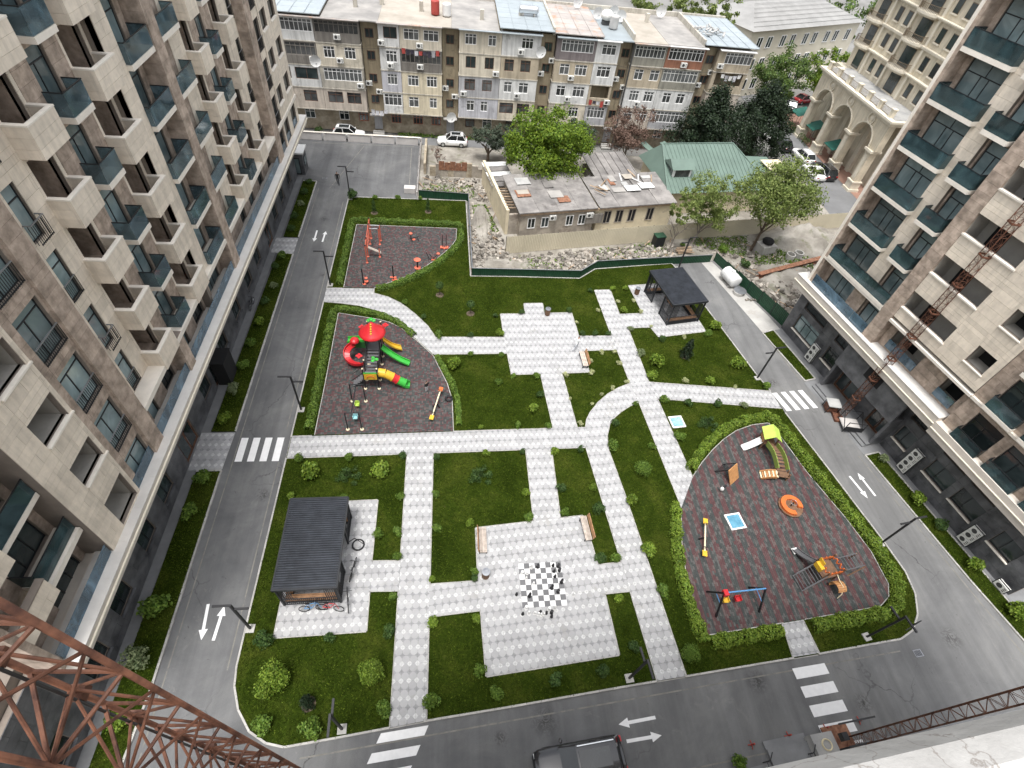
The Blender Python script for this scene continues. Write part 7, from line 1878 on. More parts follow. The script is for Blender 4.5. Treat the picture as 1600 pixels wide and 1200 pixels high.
hedge('bright hedge over the curved top of the striped playground', [(19.5, 21.9), (20.5, 23.1), (21.9, 24.5), (23.4, 25.6), (25.0, 26.5), (26.9, 27.1), (28.7, 27.35)], .85, .75, HB_)
hedge('bright hedge along the right of the striped playground', [(28.9, 27.2), (29.4, 25.4), (30.2, 21.6), (31.5, 17.4), (32.15, 14.6), (32.15, 12.1), (31.5, 10.9), (30.4, 10.2)], .9, .75, HB_)
hedge('bright hedge at the bottom right of the striped playground', [(30.2, 10.15), (27, 9.85), (24.3, 9.55)], .9, .75, HB_)
hedge('bright hedge at the bottom left of the striped playground', [(22.1, 9.4), (19.5, 9.15), (16.9, 8.9)], .9, .75, HB_)
hedge('bright hedge along the left of the striped playground', [(16.5, 8.95), (16.25, 11.1), (16.2, 13.4), (16.6, 15.9), (17.2, 18.1), (17.35, 18.9)], .85, .75, HB_)
hedge('clipped green hedge strip by the portico street', [(59.2, 84), (59.35, 92)], .9, .9, 'lf_dark', 200)

# trees: tapered trunk, limbs and a crown of leaf clumps
def limbs(b, base, top, r, n, spread, depth=2):
    tips = []
    def grow(p, d, L, r, lev):
        q = p+d*L
        b.tube(p, q, r, r*.62, 7 if lev == 0 else 5, 0, False)
        if lev >= depth: tips.append(q); return
        for i in range(n if lev == 0 else 3):
            a = rnd.uniform(0, 6.28)
            nd = (d+Vector((math.cos(a), math.sin(a), rnd.uniform(-.1, .5)))*spread).normalized()
            grow(p+d*L*rnd.uniform(.6, 1.0), nd, L*rnd.uniform(.55, .8), r*.55, lev+1)
    grow(Vector(base), (Vector(top)-Vector(base)).normalized(), (Vector(top)-Vector(base)).length, r, 0)
    return tips
def tree(label, p, h, crown, mat, nleaf, leaf, clumps, bark='bark', trunk_h=None, lean=(0, 0), spread=.8, dens=.5, name='tree', shape='round', r=.22, depth=2):
    """crown = (rx, ry, rz, centre height)"""
    t = thing(name, label, 'tree', (*p, 0), 0)
    rx, ry, rz, zc = crown; th = trunk_h or zc-rz*.5
    b = MB(); tips = limbs(b, (0, 0, -.1), (lean[0], lean[1], th), r, 5, spread, depth)
    b.build('trunk', bark, t)
    C = unit(clumps)*(nrg.random((clumps, 1))**(.45))
    if shape == 'cone': 
        f = (C[:, 2]*.5+.5); k = (1-f)**.85*1.3+.05; C[:, 0] *= k*1.25; C[:, 1] *= k*1.25
    C = C*np.array([rx*.86, ry*.86, rz*.86])+np.array([lean[0]*1.2, lean[1]*1.2, zc])
    if shape == 'open' and tips: T_ = np.array([[q.x, q.y, q.z] for q in tips]); m_ = min(len(T_), len(C)); C[:m_] = T_[nrg.permutation(len(T_))][:m_]
    cr = nrg.uniform(.10, .24, clumps)*(rx+ry)/2*(1.15 if shape != 'open' else .95)
    k = nrg.integers(0, clumps, nleaf); d = unit(nleaf)
    P = C[k]+d*(cr[k]*nrg.random(nleaf)**dens)[:, None]*np.array([1, 1, .75])
    o = (C[k]-np.array([lean[0], lean[1], zc]))/np.array([rx, ry, rz])
    place('crown', leaf_mesh('crown', P, d*.6+o+np.array([0, 0, .35]), np.full(nleaf, leaf), mat, .6, .8), t)
    return t
tree('big bright green spreading tree behind the derelict house', (12.2, 65.5), 9, (6.4, 5.4, 4.8, 6.1), 'lf_tree', 26000, .28, 170, trunk_h=2.8, dens=.55)
tree('grey-green olive tree beside the white car on the back street', (5.4, 73.5), 6, (2.7, 2.3, 2.2, 3.4), 'lf_olive', 5200, .2, 46, trunk_h=1.6)
tree('dark olive tree behind the bright green tree on its right', (16.8, 72.0), 8, (3.6, 3.0, 3.2, 4.6), 'lf_olive', 7500, .22, 60, trunk_h=2.0)
tree('second olive tree close behind the bright tree', (8.4, 73.8), 6, (2.2, 2.2, 2.0, 3.2), 'lf_olive', 3600, .2, 36, trunk_h=1.5)
tree('reddish brown nearly bare tree before the old block', (25.2, 74.0), 9, (5.2, 3.6, 4.2, 5.6), 'lf_rust', 9000, .2, 110, bark='bark_grey', trunk_h=2.6, spread=.9, shape='open', depth=3, dens=.8)
tree('small bare reddish tree beside the car park wall', (-1.6, 70.6), 4, (1.9, 1.6, 1.5, 2.6), 'lf_rust', 520, .13, 40, bark='bark_grey', trunk_h=1.1, r=.07, shape='open', depth=3, dens=.9)
tree('dark conifer, left of the pair before the end of the old block', (37.0, 75.2), 13, (5.8, 4.8, 6.0, 6.2), 'lf_conifer', 26000, .28, 190, trunk_h=3, shape='cone')
tree('dark conifer, right of the pair beside the side street', (46.0, 78.6), 13, (6.0, 5.0, 6.0, 6.0), 'lf_conifer', 26000, .28, 190, trunk_h=3, shape='cone')
tree('fresh green thin tree in the middle of the plot', (29.6, 54.2), 9, (4.6, 3.4, 3.2, 6.2), 'lf_fresh', 9500, .22, 120, bark='bark_grey', trunk_h=2.2, lean=(.8, .6), shape='open', depth=3, dens=.8, r=.14)
tree('fresh green slim tree by the dark bin on the plot', (26.3, 52.6), 8, (2.0, 1.9, 3.0, 5.6), 'lf_fresh', 3400, .21, 44, bark='bark_grey', trunk_h=2.4, lean=(.3, .3), dens=.8, r=.1)
tree('fresh pale green broad tree beside the concrete box', (37.3, 53.6), 10, (5.6, 4.8, 4.0, 7.6), 'lf_fresh', 19000, .25, 150, bark='bark', trunk_h=3.4, lean=(.5, .4), dens=.7, r=.2)
tree('green street tree, left of the two before the school', (57.0, 96.5), 9, (6.0, 4.6, 5.0, 6.6), 'lf_far', 11000, .33, 90, trunk_h=2.5)
tree('green street tree, right of the two before the school', (68.5, 101.0), 8, (6.2, 4.6, 4.0, 6.2), 'lf_tree', 9500, .33, 80, trunk_h=2.4)
for i, (x, y, h) in enumerate([(36, 100, 18), (40.5, 102, 18), (45, 101, 17), (31.5, 99, 18)]):
    tree(f'light green tree behind the old block, {ordinal(i)} planted', (x, y), h, (3.4, 3, 5.2, h*.72), 'lf_fresh', 3600, .36, 46, trunk_h=6) if i == 0 else tree(['', 'light green tree behind the old block, right of centre', 'light green tree behind the old block, rightmost', 'light green tree behind the old block, leftmost'][i], (x, y), h, (3.4, 3, 5.2, h*.72), 'lf_fresh', 3600, .36, 46, trunk_h=6)
for i, (x, y, h) in enumerate([(80, 124, 16), (90, 124, 17), (72, 128, 16), (99, 122, 17)]):
    tree(['dark tree behind the school roof, left of the nearer pair', 'dark tree behind the school roof, right of the nearer pair', 'dark tree behind the school roof, leftmost', 'dark tree behind the school roof, rightmost'][i], (x, y), h, (6, 5.5, 6, h*.62), 'lf_far', 3000, .5, 40, trunk_h=4)
# small bushes along the old block and weeds
for i, (x, y, r, k) in enumerate([(-18.6, 79.3, .7, 'd'), (-14.9, 79.4, .55, 'd'), (28.5, 54.0, .4, 'g'), (33.4, 53.2, .9, 'g'), (35.0, 50.2, .8, 'd')]):
    t = thing('shrub', ['dark bush at the foot of the old block, left of two', 'dark bush at the foot of the old block, right of two', 'low weed bush at the foot of the beige wall', 'green bush behind the corner of the green fence', 'dark bush behind the water tank fence'][i], 'shrub', (x, y, 0), 0, 'wild bushes'); place('foliage', SHM[k][i % 3], t, (0, 0, 0), (r, r, r)); place('stem', STEM, t, (0, 0, 0), (r, r, r))
W = [scatter([(3.2, 56), (6.0, 55), (4.6, 61.5), (2.8, 61)], 90, []), scatter([(30, 54), (36, 52), (38, 56.5), (30, 55.5)], 40, []), scatter([(17, 50), (26, 51.6), (27, 54.6), (17, 52.6)], 9, []), scatter([(36.5, 50.5), (44, 50), (45, 54), (38, 54)], 45, []), scatter([(42, 56), (50, 56.5), (50, 59), (42, 58.4)], 22, []), scatter([(5, 47.3), (14, 47.6), (13, 50.8), (5, 49.8)], 12, []), scatter([(-7.5, 79.4), (5, 79.4), (5, 80.3), (-7.5, 80.3)], 60, []), scatter([(-3.5, 63), (3.5, 63), (3, 66), (-3.4, 66)], 20, [])]
W = np.concatenate(W); W3 = np.concatenate([W, nrg.uniform(.05, .28, (len(W), 1))], 1)
place('weeds', leaf_mesh('weeds', W3, np.tile([0, 0, .5], (len(W3), 1)), np.full(len(W3), .3), 'lf_mid', .45, 1.0), kind='stuff')
# ------------------------------------------------------------------ vehicles
def car_paint(name, c, rough=.22, metal=.0):
    m, nt, bs = base_mat(name); bs.inputs['Base Color'].default_value = (*c, 1); bs.inputs['Roughness'].default_value = rough; bs.inputs['Metallic'].default_value = metal
    f = noise(nt, 2, 3); nt.links.new(ramp(nt, f, [(.3, sc3(c, .92)), (.7, sc3(c, 1.06))]), bs.inputs['Base Color'])
    bs.inputs['Coat Weight'].default_value = .6; bs.inputs['Coat Roughness'].default_value = .06
    return m
MT['car_white'] = car_paint('car_white', (.74, .74, .73)); MT['car_black'] = car_paint('car_black', (.016, .016, .019)); MT['car_grey'] = car_paint('car_grey', (.10, .10, .11), .25, .3); MT['car_red'] = car_paint('car_red', (.30, .015, .02))
mk('tyre', (.014, .014, .014), .85, .1); mk('tail_red', (.32, .01, .012), .25, .1); mk('lamp_clear', (.6, .62, .63), .1, .05)
MT['car_glass'] = pane_mat('car_glass', (.008, .01, .011), (.025, .03, .032), .04)
def car(label, loc, rz, paint, L=4.6, W=1.85, H=1.66, suv=True, roofdark=False, group='parked cars'):
    """x forward; body lofted from cross-sections"""
    t = thing('car', label, 'car', loc, rz, group)
    l, w = L/2, W/2; belt, hood = H*.60, H*.56
    st_ = [(-l, .80, .45, .50*H), (-l+.07, .93, .30, .57*H), (-l+.35, .99, .24, .61*H), (-l+.9, 1.0, .22, .61*H), (0, 1.0, .22, .605*H), (l*.42, 1.0, .22, .60*H), (l*.62, .985, .23, .575*H), (l*.86, .95, .25, .535*H), (l-.12, .86, .30, .49*H), (l, .70, .40, .42*H)]
    b = MB(); rings = []
    for x, k, z0, z1 in st_:
        ww = w*k; ring = [(x, -ww*.92, z0), (x, -ww, z0+.14), (x, -ww*1.0, z0+(z1-z0)*.62), (x, -ww*.93, z1-.03), (x, -ww*.5, z1+.025), (x, 0, z1+.035), (x, ww*.5, z1+.025), (x, ww*.93, z1-.03), (x, ww, z0+(z1-z0)*.62), (x, ww, z0+.14), (x, ww*.92, z0)]
        rings.append(ring)
    n = len(rings[0]); vs = [p for r in rings for p in r]; fs = []
    for i in range(len(rings)-1):
        for j in range(n): a, c = i*n+j, i*n+(j+1) % n; fs.append((a, a+n, c+n, c))
    fs += [tuple(range(n)), tuple(range((len(rings)-1)*n+n-1, (len(rings)-1)*n-1, -1))]
    b.add(vs, fs); b.build('body', paint, t, True)
    # cabin: glass house with painted roof
    xb0, xb1 = (-l+.22, l*.44) if suv else (-l+.75, l*.42); xt0, xt1 = (-l+.62, l*.10) if suv else (-l+1.35, l*.06)
    zb, zt = .605*H, H-.03; wb, wt = w*.90, w*.72
    g = MB(); g.add([(xb0, -wb, zb), (xb1, -wb*.92, zb-.02), (xb1, wb*.92, zb-.02), (xb0, wb, zb), (xt0, -wt, zt), (xt1, -wt*.97, zt), (xt1, wt*.97, zt), (xt0, wt, zt)], [(0, 1, 5, 4), (1, 2, 6, 5), (2, 3, 7, 6), (3, 0, 4, 7), (4, 5, 6, 7)]); g.build('windows', 'car_glass', t)
    rf = MB(); zr = zt+.004; nn = 6; vv, ff = [], []
    for i in range(nn+1):
        x = xt0-.04+(xt1+.06-xt0)*i/nn; cz = .035*math.sin(math.pi*i/nn)
        for yf, dz in ((-1, -.02), (-.6, .02), (0, .035), (.6, .02), (1, -.02)): vv.append((x, wt*1.02*yf, zr+cz+dz))
    for i in range(nn):
        for j in range(4): a = i*5+j; ff.append((a, a+5, a+6, a+1))
    rf.add(vv, ff); ro = rf.build('roof', paint, t, True)
    if roofdark: q = MB(); q.add([(xt0+.35, -wt*.62, zr+.075), (xt1-.1, -wt*.62, zr+.07), (xt1-.1, wt*.62, zr+.07), (xt0+.35, wt*.62, zr+.075)], [(0, 1, 2, 3)]); q.build('sunroof', 'car_glass', ro)
    for s in (-1, 1):
        for p_, q_ in (((xb0, s*wb, zb), (xt0, s*wt, zt)), ((xb1, s*wb*.92, zb), (xt1, s*wt, zt)), (((xb0+xb1)/2-.15, s*wb*.97, zb), ((xt0+xt1)/2-.1, s*wt, zt))):
            q = MB(); q.bar(p_, q_, .07, .06); q.build('pillar', paint, t)
    if suv:
        for s in (-1, 1): q = MB(); q.bar((xt0+.05, s*wt*.92, zr+.07), (xt1-.05, s*wt*.92, zr+.07), .05, .05); q.build('roof_rail', 'steel', t)
    for s in (-1, 1):
        q = MB(); q.ball((l*.36, s*(w+.1), zb+.08), .13, .7, 8, 5, sx=.8, sy=1.1); q.build('mirror', paint, t)
        q = MB(); q.box(l-.28, l-.06, s*w*.62-.16, s*w*.62+.16, .40*H, .46*H); q.build('headlight', 'lamp_clear', t)
        q = MB(); q.box(-l-.01, -l+.16, s*w*.72-.16, s*w*.72+.14, .47*H, .56*H); q.build('tail_light', 'tail_red', t)
        for x in (-l*.60, l*.62):
            wh = MB(); y = s*(w-.1)
            wh.tube((x, y-.11, .34), (x, y+.11, .34), .34, None, 16); o = wh.build('wheel', 'tyre', t)
            q = MB(); q.tube((x, y+s*.112-.005, .34), (x, y+s*.112+.005, .34), .21, None, 12); q.build('rim', 'steel', o)
    return t
car('black estate car with pale roof rails on the bottom road', (7.2, 3.12, .0), RAD(185), 'car_black', 5.1, 2.0, 1.72, True, True, 'cars on the courtyard road')
car('white hatchback parked behind the low wall, left of two', (-14.2, 78.1, .005), RAD(0), 'car_white', 4.4, 1.8, 1.6, True, True)
car('white car with black roof parked on the back street, right of two', (.4, 77.7, .005), RAD(180), 'car_white', 4.3, 1.8, 1.62, True, True)
def street_car(px, py, label, paint, rz, L=4.5, H=1.55, suv=False): g = G(px, py, .3); car(label, (g.x, g.y, .005), RAD(rz), paint, L, 1.85, H, suv)
street_car(1222, 228, 'black car parked in the side street, farthest of the row by the portico', 'car_black', 95)
street_car(1253, 247, 'white estate car parked in the side street row', 'car_white', 95, 4.7, 1.7, True)
street_car(1285, 270, 'black large car parked nearest in the side street row', 'car_black', 95, 5.0, 1.7, True)
street_car(1270, 272, 'white car half hidden behind the black large one in the side street', 'car_white', 95)
street_car(1202, 214, 'white car at the far head of the side street row', 'car_white', 95)
street_car(1225, 157, 'black saloon car under the trees before the school', 'car_black', 20)
street_car(1255, 158, 'red saloon car under the trees before the school', 'car_red', 20)
street_car(1217, 170, 'white car turning at the top of the side street', 'car_white', 60)
street_car(1236, 168, 'grey car beside the green awnings at the top of the street', 'car_grey', 60)

# ------------------------------------------------------------------ bicycles
def bicycle(label, loc, rz, paint, tilt=8):
    t = thing('bicycle', label, 'bicycle', loc, rz); t.rotation_euler = (RAD(tilt), 0, rz)
    for x in (-.5, .52):
        b = MB(); n = 18
        for i in range(n): a0, a1 = 2*math.pi*i/n, 2*math.pi*(i+1)/n; b.tube((x+.32*math.cos(a0), 0, .34+.32*math.sin(a0)), (x+.32*math.cos(a1), 0, .34+.32*math.sin(a1)), .028, None, 5, 0, False)
        w = b.build('wheel', 'tyre', t); b = MB(); [b.tube((x, 0, .34), (x+.31*math.cos(a), 0, .34+.31*math.sin(a)), .006, None, 3) for a in [k*.7 for k in range(9)]]; b.build('spokes', 'steel', w)
    b = MB(); P = {'b': (-.05, 0, .34), 's': (-.2, 0, .85), 'h': (.34, 0, .9), 'r': (-.5, 0, .34), 'f': (.52, 0, .34)}
    for p, q in ('bs', 'bh', 'sh', 'br', 'rs', 'hf'): b.tube(P[p], P[q], .022)
    b.build('frame', paint, t); b = MB(); b.box(-.34, -.08, -.06, .06, .9, .95); b.build('saddle', 'p_black', t); b = MB(); b.tube((.32, -.28, 1.0), (.32, .28, 1.0), .016); b.tube((.34, 0, .9), (.32, 0, 1.0), .018); b.build('handlebar', 'p_black', t)
bicycle('blue framed bicycle leaning on the near end of the gazebo', (-8.5, 12.15, ZT), RAD(4), 'p_blue', -10)
bicycle('dark red bicycle beside the blue one by the gazebo', (-7.4, 12.1, ZT), RAD(-8), 'p_red', -10)
bicycle('black bicycle at the near right corner of the gazebo', (-6.45, 12.6, ZT), RAD(100), 'p_black', 8)
bicycle('small black bicycle by the gazebo entrance', (-6.35, 14.6, ZT), RAD(80), 'p_black', 8)
bicycle('black bicycle parked against the left tower wall', (-18.95, 41.2, .013), RAD(88), 'p_black', 4)
t = thing('hose_coil', 'coil of black hose on the tiles beside the gazebo', 'hose', (-6.2, 16.45, ZT+.004))
b = MB()
for r, z in ((.42, .03), (.36, .05), (.38, .09)): b.path([(r*math.cos(a), r*math.sin(a), z) for a in [k*.35 for k in range(19)]], .028)
b.path([(.42, .0, .03), (-.3, .5, .03), (-.65, .25, .03)], .026); b.build('hose', 'p_black', t)

# ------------------------------------------------------------------ people (one skinned surface each)
def person_mat(name, top, legs, skin=(.45, .28, .2), hair=(.02, .015, .012), hip=.86, neck=1.42):
    m, nt, bs = base_mat(name); tc = N(nt, 'ShaderNodeTexCoord'); sp = N(nt, 'ShaderNodeSeparateXYZ'); nt.links.new(tc.outputs['Object'], sp.inputs[0])
    mr = N(nt, 'ShaderNodeMapRange'); mr.inputs['From Min'].default_value = 0; mr.inputs['From Max'].default_value = 1.8; nt.links.new(sp.outputs['Z'], mr.inputs['Value'])
    r = N(nt, 'ShaderNodeValToRGB'); r.color_ramp.interpolation = 'CONSTANT'; e = r.color_ramp.elements
    stops = [(0, (.03, .03, .03)), (.05, legs), (hip/1.8, top), (neck/1.8, skin), (1.64/1.8, hair)]
    while len(e) < len(stops): e.new(.5)
    for i, (p, c) in enumerate(stops): e[i].position = p; e[i].color = (*c, 1)
    nt.links.new(mr.outputs[0], r.inputs['Fac']); nt.links.new(r.outputs['Color'], bs.inputs['Base Color']); bs.inputs['Roughness'].default_value = .85
    return m
def person(label, loc, rz, mat, J, scale=1.0):
    """J: joint positions overriding a relaxed standing pose"""
    j = {'pel': (0, 0, .95), 'chest': (0, 0, 1.25), 'neck': (0, 0, 1.46), 'head': (0, .02, 1.58), 'crown': (0, .0, 1.72), 'shL': (-.19, 0, 1.40), 'shR': (.19, 0, 1.40), 'elL': (-.24, 0, 1.12), 'elR': (.24, 0, 1.12), 'haL': (-.25, .08, .88), 'haR': (.25, .08, .88),
         'fiL': (-.25, .1, .79), 'fiR': (.25, .1, .79), 'hiL': (-.1, 0, .92), 'hiR': (.1, 0, .92), 'knL': (-.11, .02, .50), 'knR': (.11, .02, .50), 'anL': (-.11, 0, .09), 'anR': (.11, 0, .09), 'toL': (-.12, .17, .04), 'toR': (.12, .17, .04)}
    j.update(J); names = list(j); R_ = dict(pel=.135, chest=.15, neck=.062, head=.10, crown=.075, shL=.075, shR=.075, elL=.05, elR=.05, haL=.036, haR=.036, fiL=.025, fiR=.025, hiL=.10, hiR=.10, knL=.062, knR=.062, anL=.045, anR=.045, toL=.035, toR=.035)
    ed = [('pel', 'chest'), ('chest', 'neck'), ('neck', 'head'), ('head', 'crown'), ('chest', 'shL'), ('chest', 'shR'), ('shL', 'elL'), ('shR', 'elR'), ('elL', 'haL'), ('elR', 'haR'), ('haL', 'fiL'), ('haR', 'fiR'), ('pel', 'hiL'), ('pel', 'hiR'), ('hiL', 'knL'), ('hiR', 'knR'), ('knL', 'anL'), ('knR', 'anR'), ('anL', 'toL'), ('anR', 'toR')]
    me = bpy.data.meshes.new('person'); me.from_pydata([j[k] for k in names], [(names.index(a), names.index(c)) for a, c in ed], [])
    me.materials.append(mat)
    o = bpy.data.objects.new('person', me); COL.objects.link(o); sk = o.modifiers.new('skin', 'SKIN')
    for i, k in enumerate(names): me.skin_vertices[0].data[i].radius = (R_[k], R_[k]*(.72 if k in ('pel', 'chest') else 1)); me.skin_vertices[0].data[i].use_root = k == 'pel'
    o.modifiers.new('sub', 'SUBSURF').levels = 1; o.modifiers['sub'].render_levels = 2
    o.location = loc; o.rotation_euler = (0, 0, rz); o.scale = (scale,)*3
    return tag(o, label, 'person')
person('person in black walking across the car park', (-14.0, 65.0, .005), RAD(180), person_mat('cloth_p1', (.015, .015, .017), (.02, .02, .024)), {'knL': (-.11, .2, .52), 'anL': (-.11, .28, .10), 'toL': (-.12, .45, .09), 'knR': (.11, .0, .5), 'anR': (.11, -.25, .13), 'toR': (.12, -.12, .04), 'elL': (-.24, -.12, 1.13), 'haL': (-.24, -.1, .9), 'elR': (.24, .1, 1.13), 'haR': (.23, .25, .95), 'fiR': (.23, .32, .9)})
person('person in pale clothes running off the upper plaza', (12.1, 35.7, ZT), RAD(-60), person_mat('cloth_p2', (.68, .69, .70), (.40, .42, .45), neck=1.44), {'pel': (0, .0, .95), 'chest': (0, .1, 1.24), 'neck': (0, .16, 1.45), 'head': (0, .2, 1.57), 'crown': (0, .2, 1.71), 'shL': (-.19, .12, 1.39), 'shR': (.19, .12, 1.39), 'elL': (-.26, -.15, 1.2), 'haL': (-.2, .02, 1.02), 'fiL': (-.18, .1, 1.02), 'elR': (.26, .3, 1.18), 'haR': (.18, .45, 1.32), 'fiR': (.15, .5, 1.38), 'knL': (-.1, .42, .72), 'anL': (-.1, .28, .33), 'toL': (-.1, .45, .27), 'knR': (.1, -.12, .5), 'anR': (.1, -.42, .2), 'toR': (.1, -.34, .05)})
person('child in black and white standing by the seesaw', (-1.9, 30.4, .135), RAD(40), person_mat('cloth_p3', (.02, .02, .022), (.55, .55, .56)), {}, .8)

# ------------------------------------------------------------------ lattice hoist masts
mk('rust_red', (.085, .032, .019), .65, .4, 3.5, c2=(.185, .078, .045), stain=((.34, .31, .29), .74), ssc=6)
def mast(label, loc, rz, pts, z0, z1, step, rc, rb, name='hoist_mast'):
    """vertical lattice with chords at the given section points; each bay's bars are pieces"""
    t = thing(name, label, 'hoist mast', loc, rz); n = len(pts); m = int((z1-z0)/step)
    for p in pts:
        b = MB(); b.tube((p[0], p[1], z0), (p[0], p[1], z1), rc, None, 10); b.build('chord', 'rust_red', t, True)
    bars = []
    for k in range(n):
        p, q = pts[k], pts[(k+1) % n]; h = MB(); h.tube((p[0], p[1], 0), (q[0], q[1], 0), rb, None, 6); d = MB()
        d.tube((p[0], p[1], 0), (q[0], q[1], step), rb*.85, None, 6); bars.append((h.mesh('cross_bar', 'rust_red'), d.mesh('diagonal', 'rust_red')))
    for i in range(m):
        for k, (h, d) in enumerate(bars):
            (place('cross_bar', h, t, (0, 0, z0+i*step)) if (i % 2 == 0 or n > 3) else None); o = place('diagonal', d, t, (0, 0, z0+i*step))
            if 1 and (i+k) % 2:
                o.location.z = z0+(i+1)*step; o.scale = (1, 1, -1)
    return t
# near left mast: three chords, close to the camera
def az(a, D): return (D*math.sin(RAD(a)), D*math.cos(RAD(a)))
A1, A2, A3 = az(-63.6, 3.05), az(-68.1, 3.75), az(-76.7, 3.1)
cx, cy = (A1[0]+A2[0]+A3[0])/3, (A1[1]+A2[1]+A3[1])/3
nm = mast('rust red lattice hoist mast close by at the bottom left', (cx, cy, 0), 0, [(p[0]-cx, p[1]-cy) for p in (A1, A2, A3)], .0, 36.0, .64, .029, .0195)
b = MB(); b.tube((A2[0]-cx+.05, A2[1]-cy-.08, 0), (A2[0]-cx+.05, A2[1]-cy-.08, 36), .016); b.build('cable', 'p_black', nm)
for i in range(13):
    z = 20+i*1.24; b = MB(); b.bar((A2[0]-cx, A2[1]-cy, z-.06), (A2[0]-cx, A2[1]-cy, z+.06), .13, .13); b.build('joint_plate', 'rust_red', nm)
sq = lambda s: [(-s, -s), (s, -s), (s, s), (-s, s)]
RM = mast('rust red lattice hoist mast standing before the right tower', (35.75, 27.45, .0), RAD(-10), sq(.24), .25, 36, .5, .03, .014)
for i in range(1, 14): z = .25+i*2.5; b = MB(); [b.bar((p[0], p[1], z), (q[0], q[1], z), .08, .1) for p, q in zip(sq(.27), sq(.27)[1:]+sq(.27)[:1])]; b.build('collar', 'rust_red', RM)
b = MB(); b.box(-.7, .7, -.7, .7, .02, .24); b.build('base_frame', 'rust_red', RM)
t = thing('hoist_motor', 'grey hooded hoist motor at the foot of the right mast', 'motor', (35.1, 28.3, .02), RAD(-10))
b = MB(); b.box(-.45, .45, -.4, .4, .1, .7); b.build('motor', 'rust_red', t); b = MB(); b.box(-.6, .6, -.55, .55, .95, 1.0); b.build('hood', 'slate', t); b = MB(); [b.bar((sx*.5, sy*.45, 0), (sx*.5, sy*.45, .95), .05, .05) for sx in (-1, 1) for sy in (-1, 1)]; b.build('hood_legs', 'rail_dark', t)
t = thing('hoist_platform', 'black framed hoist platform beside the right mast', 'platform', (36.0, 26.3, .35), RAD(-10))
b = MB(); b.box(-.8, .8, -.7, .7, 0, .06); b.build('deck', 'wall_pale', t); b = MB(); [b.bar((sx*.8, -.7, .06), (sx*.8, .7, 1.1), .05, .05) for sx in (-1, 1)]; b.bar((-.8, -.7, 1.0), (.8, -.7, 1.0), .05, .05); b.bar((-.8, .7, 1.1), (.8, .7, 1.1), .05, .05); [b.bar((sx*.8, sy*.7, -.3), (sx*.8, sy*.7, 1.05), .05, .05) for sx in (-1, 1) for sy in (-1, 1)]; b.build('guard_frame', 'iron', t); b = MB(); b.box(-.8, .8, -.76, -.72, 0, .5); b.build('skirt', 'p_black', t)
# bottom right mast and its gear
BM_ = mast('dark red lattice hoist mast at the bottom right corner', (23.6, 3.05, .0), RAD(5), sq(.26), .2, 36, .6, .032, .015)
t = thing('hoist_cage', 'black hoist cage frame on the bottom right mast', 'platform', (22.9, 3.35, .0), RAD(5))
b = MB(); [b.bar((-.5+i*.35, -.6, .3), (-.5+i*.35, -.6, 2.0), .06, .06) for i in range(5)]; b.bar((-.6, -.6, 2.0), (1.6, -.6, 2.3), .09, .09); b.bar((-.6, .5, 2.0), (1.6, .5, 2.3), .09, .09); b.bar((-.6, -.6, .3), (1.1, -.6, .3), .09, .09); b.bar((-.2, -.6, .3), (1.2, -.6, 2.1), .06, .06); b.bar((.4, -.6, .3), (1.5, -.6, 2.2), .06, .06); b.build('guard_frame', 'iron', t); b = MB(); b.box(-.7, 1.0, -.6, .6, .2, .28); b.build('deck', 'rust', t); b = MB(); b.box(-.75, -.4, -.3, .1, 1.7, 2.1); b.build('control_box', 'p_black', t)
g0 = G(1285, 1162, .6)
t = thing('hoist_winch', 'grey winch box with white hose coil at the bottom right', 'winch', (g0.x, g0.y, .0), RAD(5))
b = MB(); b.box(-.7, .7, -.8, .5, .15, .9); b.build('box', 'slate', t); b = MB(); [b.path([(.05+r*math.cos(a), -.1+r*math.sin(a), .93+z) for a in [k*.4 for k in range(17)]], .022) for r, z in ((.3, 0), (.26, .03), (.28, .06))]; b.build('hose', 'p_cream', t); b = MB(); [b.box(sx*.6-.05, sx*.6+.05, -.7, .4, 0, .15) for sx in (-1, 1)]; b.build('skids', 'iron', t)
for i, (px, py) in enumerate(((1176, 1163), (1233, 1149), (1291, 1137), (1344, 1125))):
    g = G(px, py, .2); t = thing('bollard', ['leftmost short red bollard by the winch', 'short red bollard, second from the left by the winch', 'short red bollard, third from the left by the winch', 'rightmost short red bollard by the winch'][i], 'bollard', (g.x, g.y, .012), 0, 'red bollards')
    b = MB(); b.tube((0, 0, 0), (0, 0, .45), .05); b.build('post', 'paint_red', t); b = MB(); [b.tube((0, 0, .1), (.22*math.cos(a), .22*math.sin(a), .02), .03) for a in (0, 1.57, 3.14, 4.71)]; b.build('foot', 'paint_red', t)
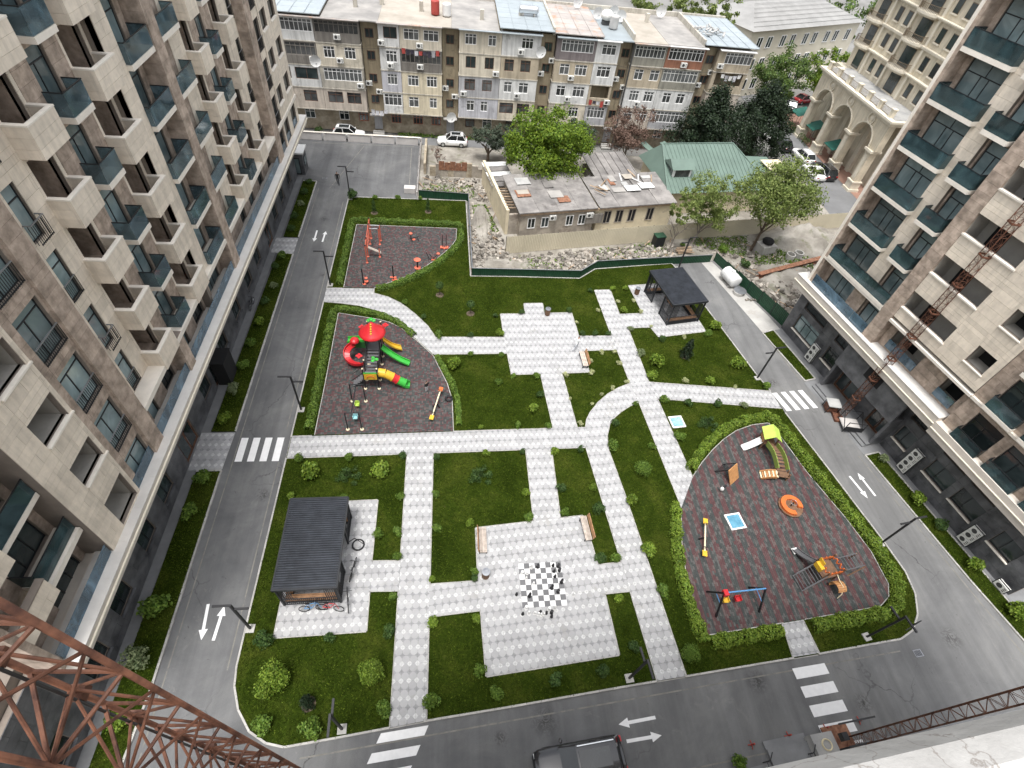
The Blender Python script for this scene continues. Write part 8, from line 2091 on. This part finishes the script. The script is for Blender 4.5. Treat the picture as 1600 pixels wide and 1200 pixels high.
for i, (px, py) in enumerate(((1195, 1180), (1262, 1168))):
    g = G(px, py, .5); t = thing('handrail', ['left black stair handrail at the bottom right entrance', 'right black stair handrail at the bottom right entrance'][i], 'handrail', (g.x, g.y-.3, .012), RAD(-85), 'entrance handrails')
    b = MB(); b.tube((0, 0, 0), (0, 0, .95), .03); b.tube((1.4, 0, 0), (1.4, 0, .95), .03); b.build('post', 'iron', t); b = MB(); b.tube((-.05, 0, .95), (1.45, 0, .95), .03); b.tube((0, 0, .5), (1.4, 0, .5), .02); b.tube((0, 0, .95), (-.35, .3, .95), .03); b.build('rail', 'iron', t)
st = MB(); st.box(18.6, 21.3, .3, 1.6, .012, .15); st.box(18.6, 21.3, .3, 1.2, .151, .3); o = st.build('entrance_step', 'pavement', HB); o.rotation_euler = (0, 0, -.0)
# outdoor air conditioners on the right tower wall
def ac_rack(label, u, v, z, n):
    c, s = math.cos(RA-RAD(90)), math.sin(RA-RAD(90)); x, y = Rc.x+u*c-v*s, Rc.y+u*s+v*c
    t = thing('air_conditioner_rack', label, 'air conditioner', (x, y, z), RA-RAD(90))
    for i in range(n): place('air_conditioner', AC, t, (0, .0, .06+i*.64))
    b = MB(); b.bar((-.46, .1, -.3 if z > .2 else 0), (-.46, .1, .64*n+.05), .05, .05); b.bar((.46, .1, 0), (.46, .1, .64*n+.05), .05, .05); b.bar((-.46, .1, .64*n+.05), (.46, .1, .64*n+.05), .05, .05); b.build('rack_frame', 'iron', t)
ac_rack('stack of three air conditioners on the far end of the right tower', 4.95, 1.1, .15, 3)
ac_rack('stack of four air conditioners on the right tower wall', 18.1, 1.1, .15, 4)
ac_rack('stack of three air conditioners nearer along the right tower wall', 24.75, 1.1, .15, 3)
ac_rack('single air conditioner at the near end of the right tower', 28.4, .9, .15, 1)
# manhole covers and drains
for i, (x, y, lab) in enumerate([(31.2, 7.6, 'square drain grating at the bottom right road corner'), (-15.9, 66.4, 'round manhole cover before the car park')]):
    t = thing('drain_cover', lab, 'drain cover', (x, y, .004), .1)
    b = MB(); b.box(-.3, .3, -.22, .22, 0, .015); b.build('frame', 'rail_grey', t)
    for k in range(5): piece('grate_bar', 'iron', t, -.25+k*.1, -.2+k*.1, -.18, .18, .016, .022)
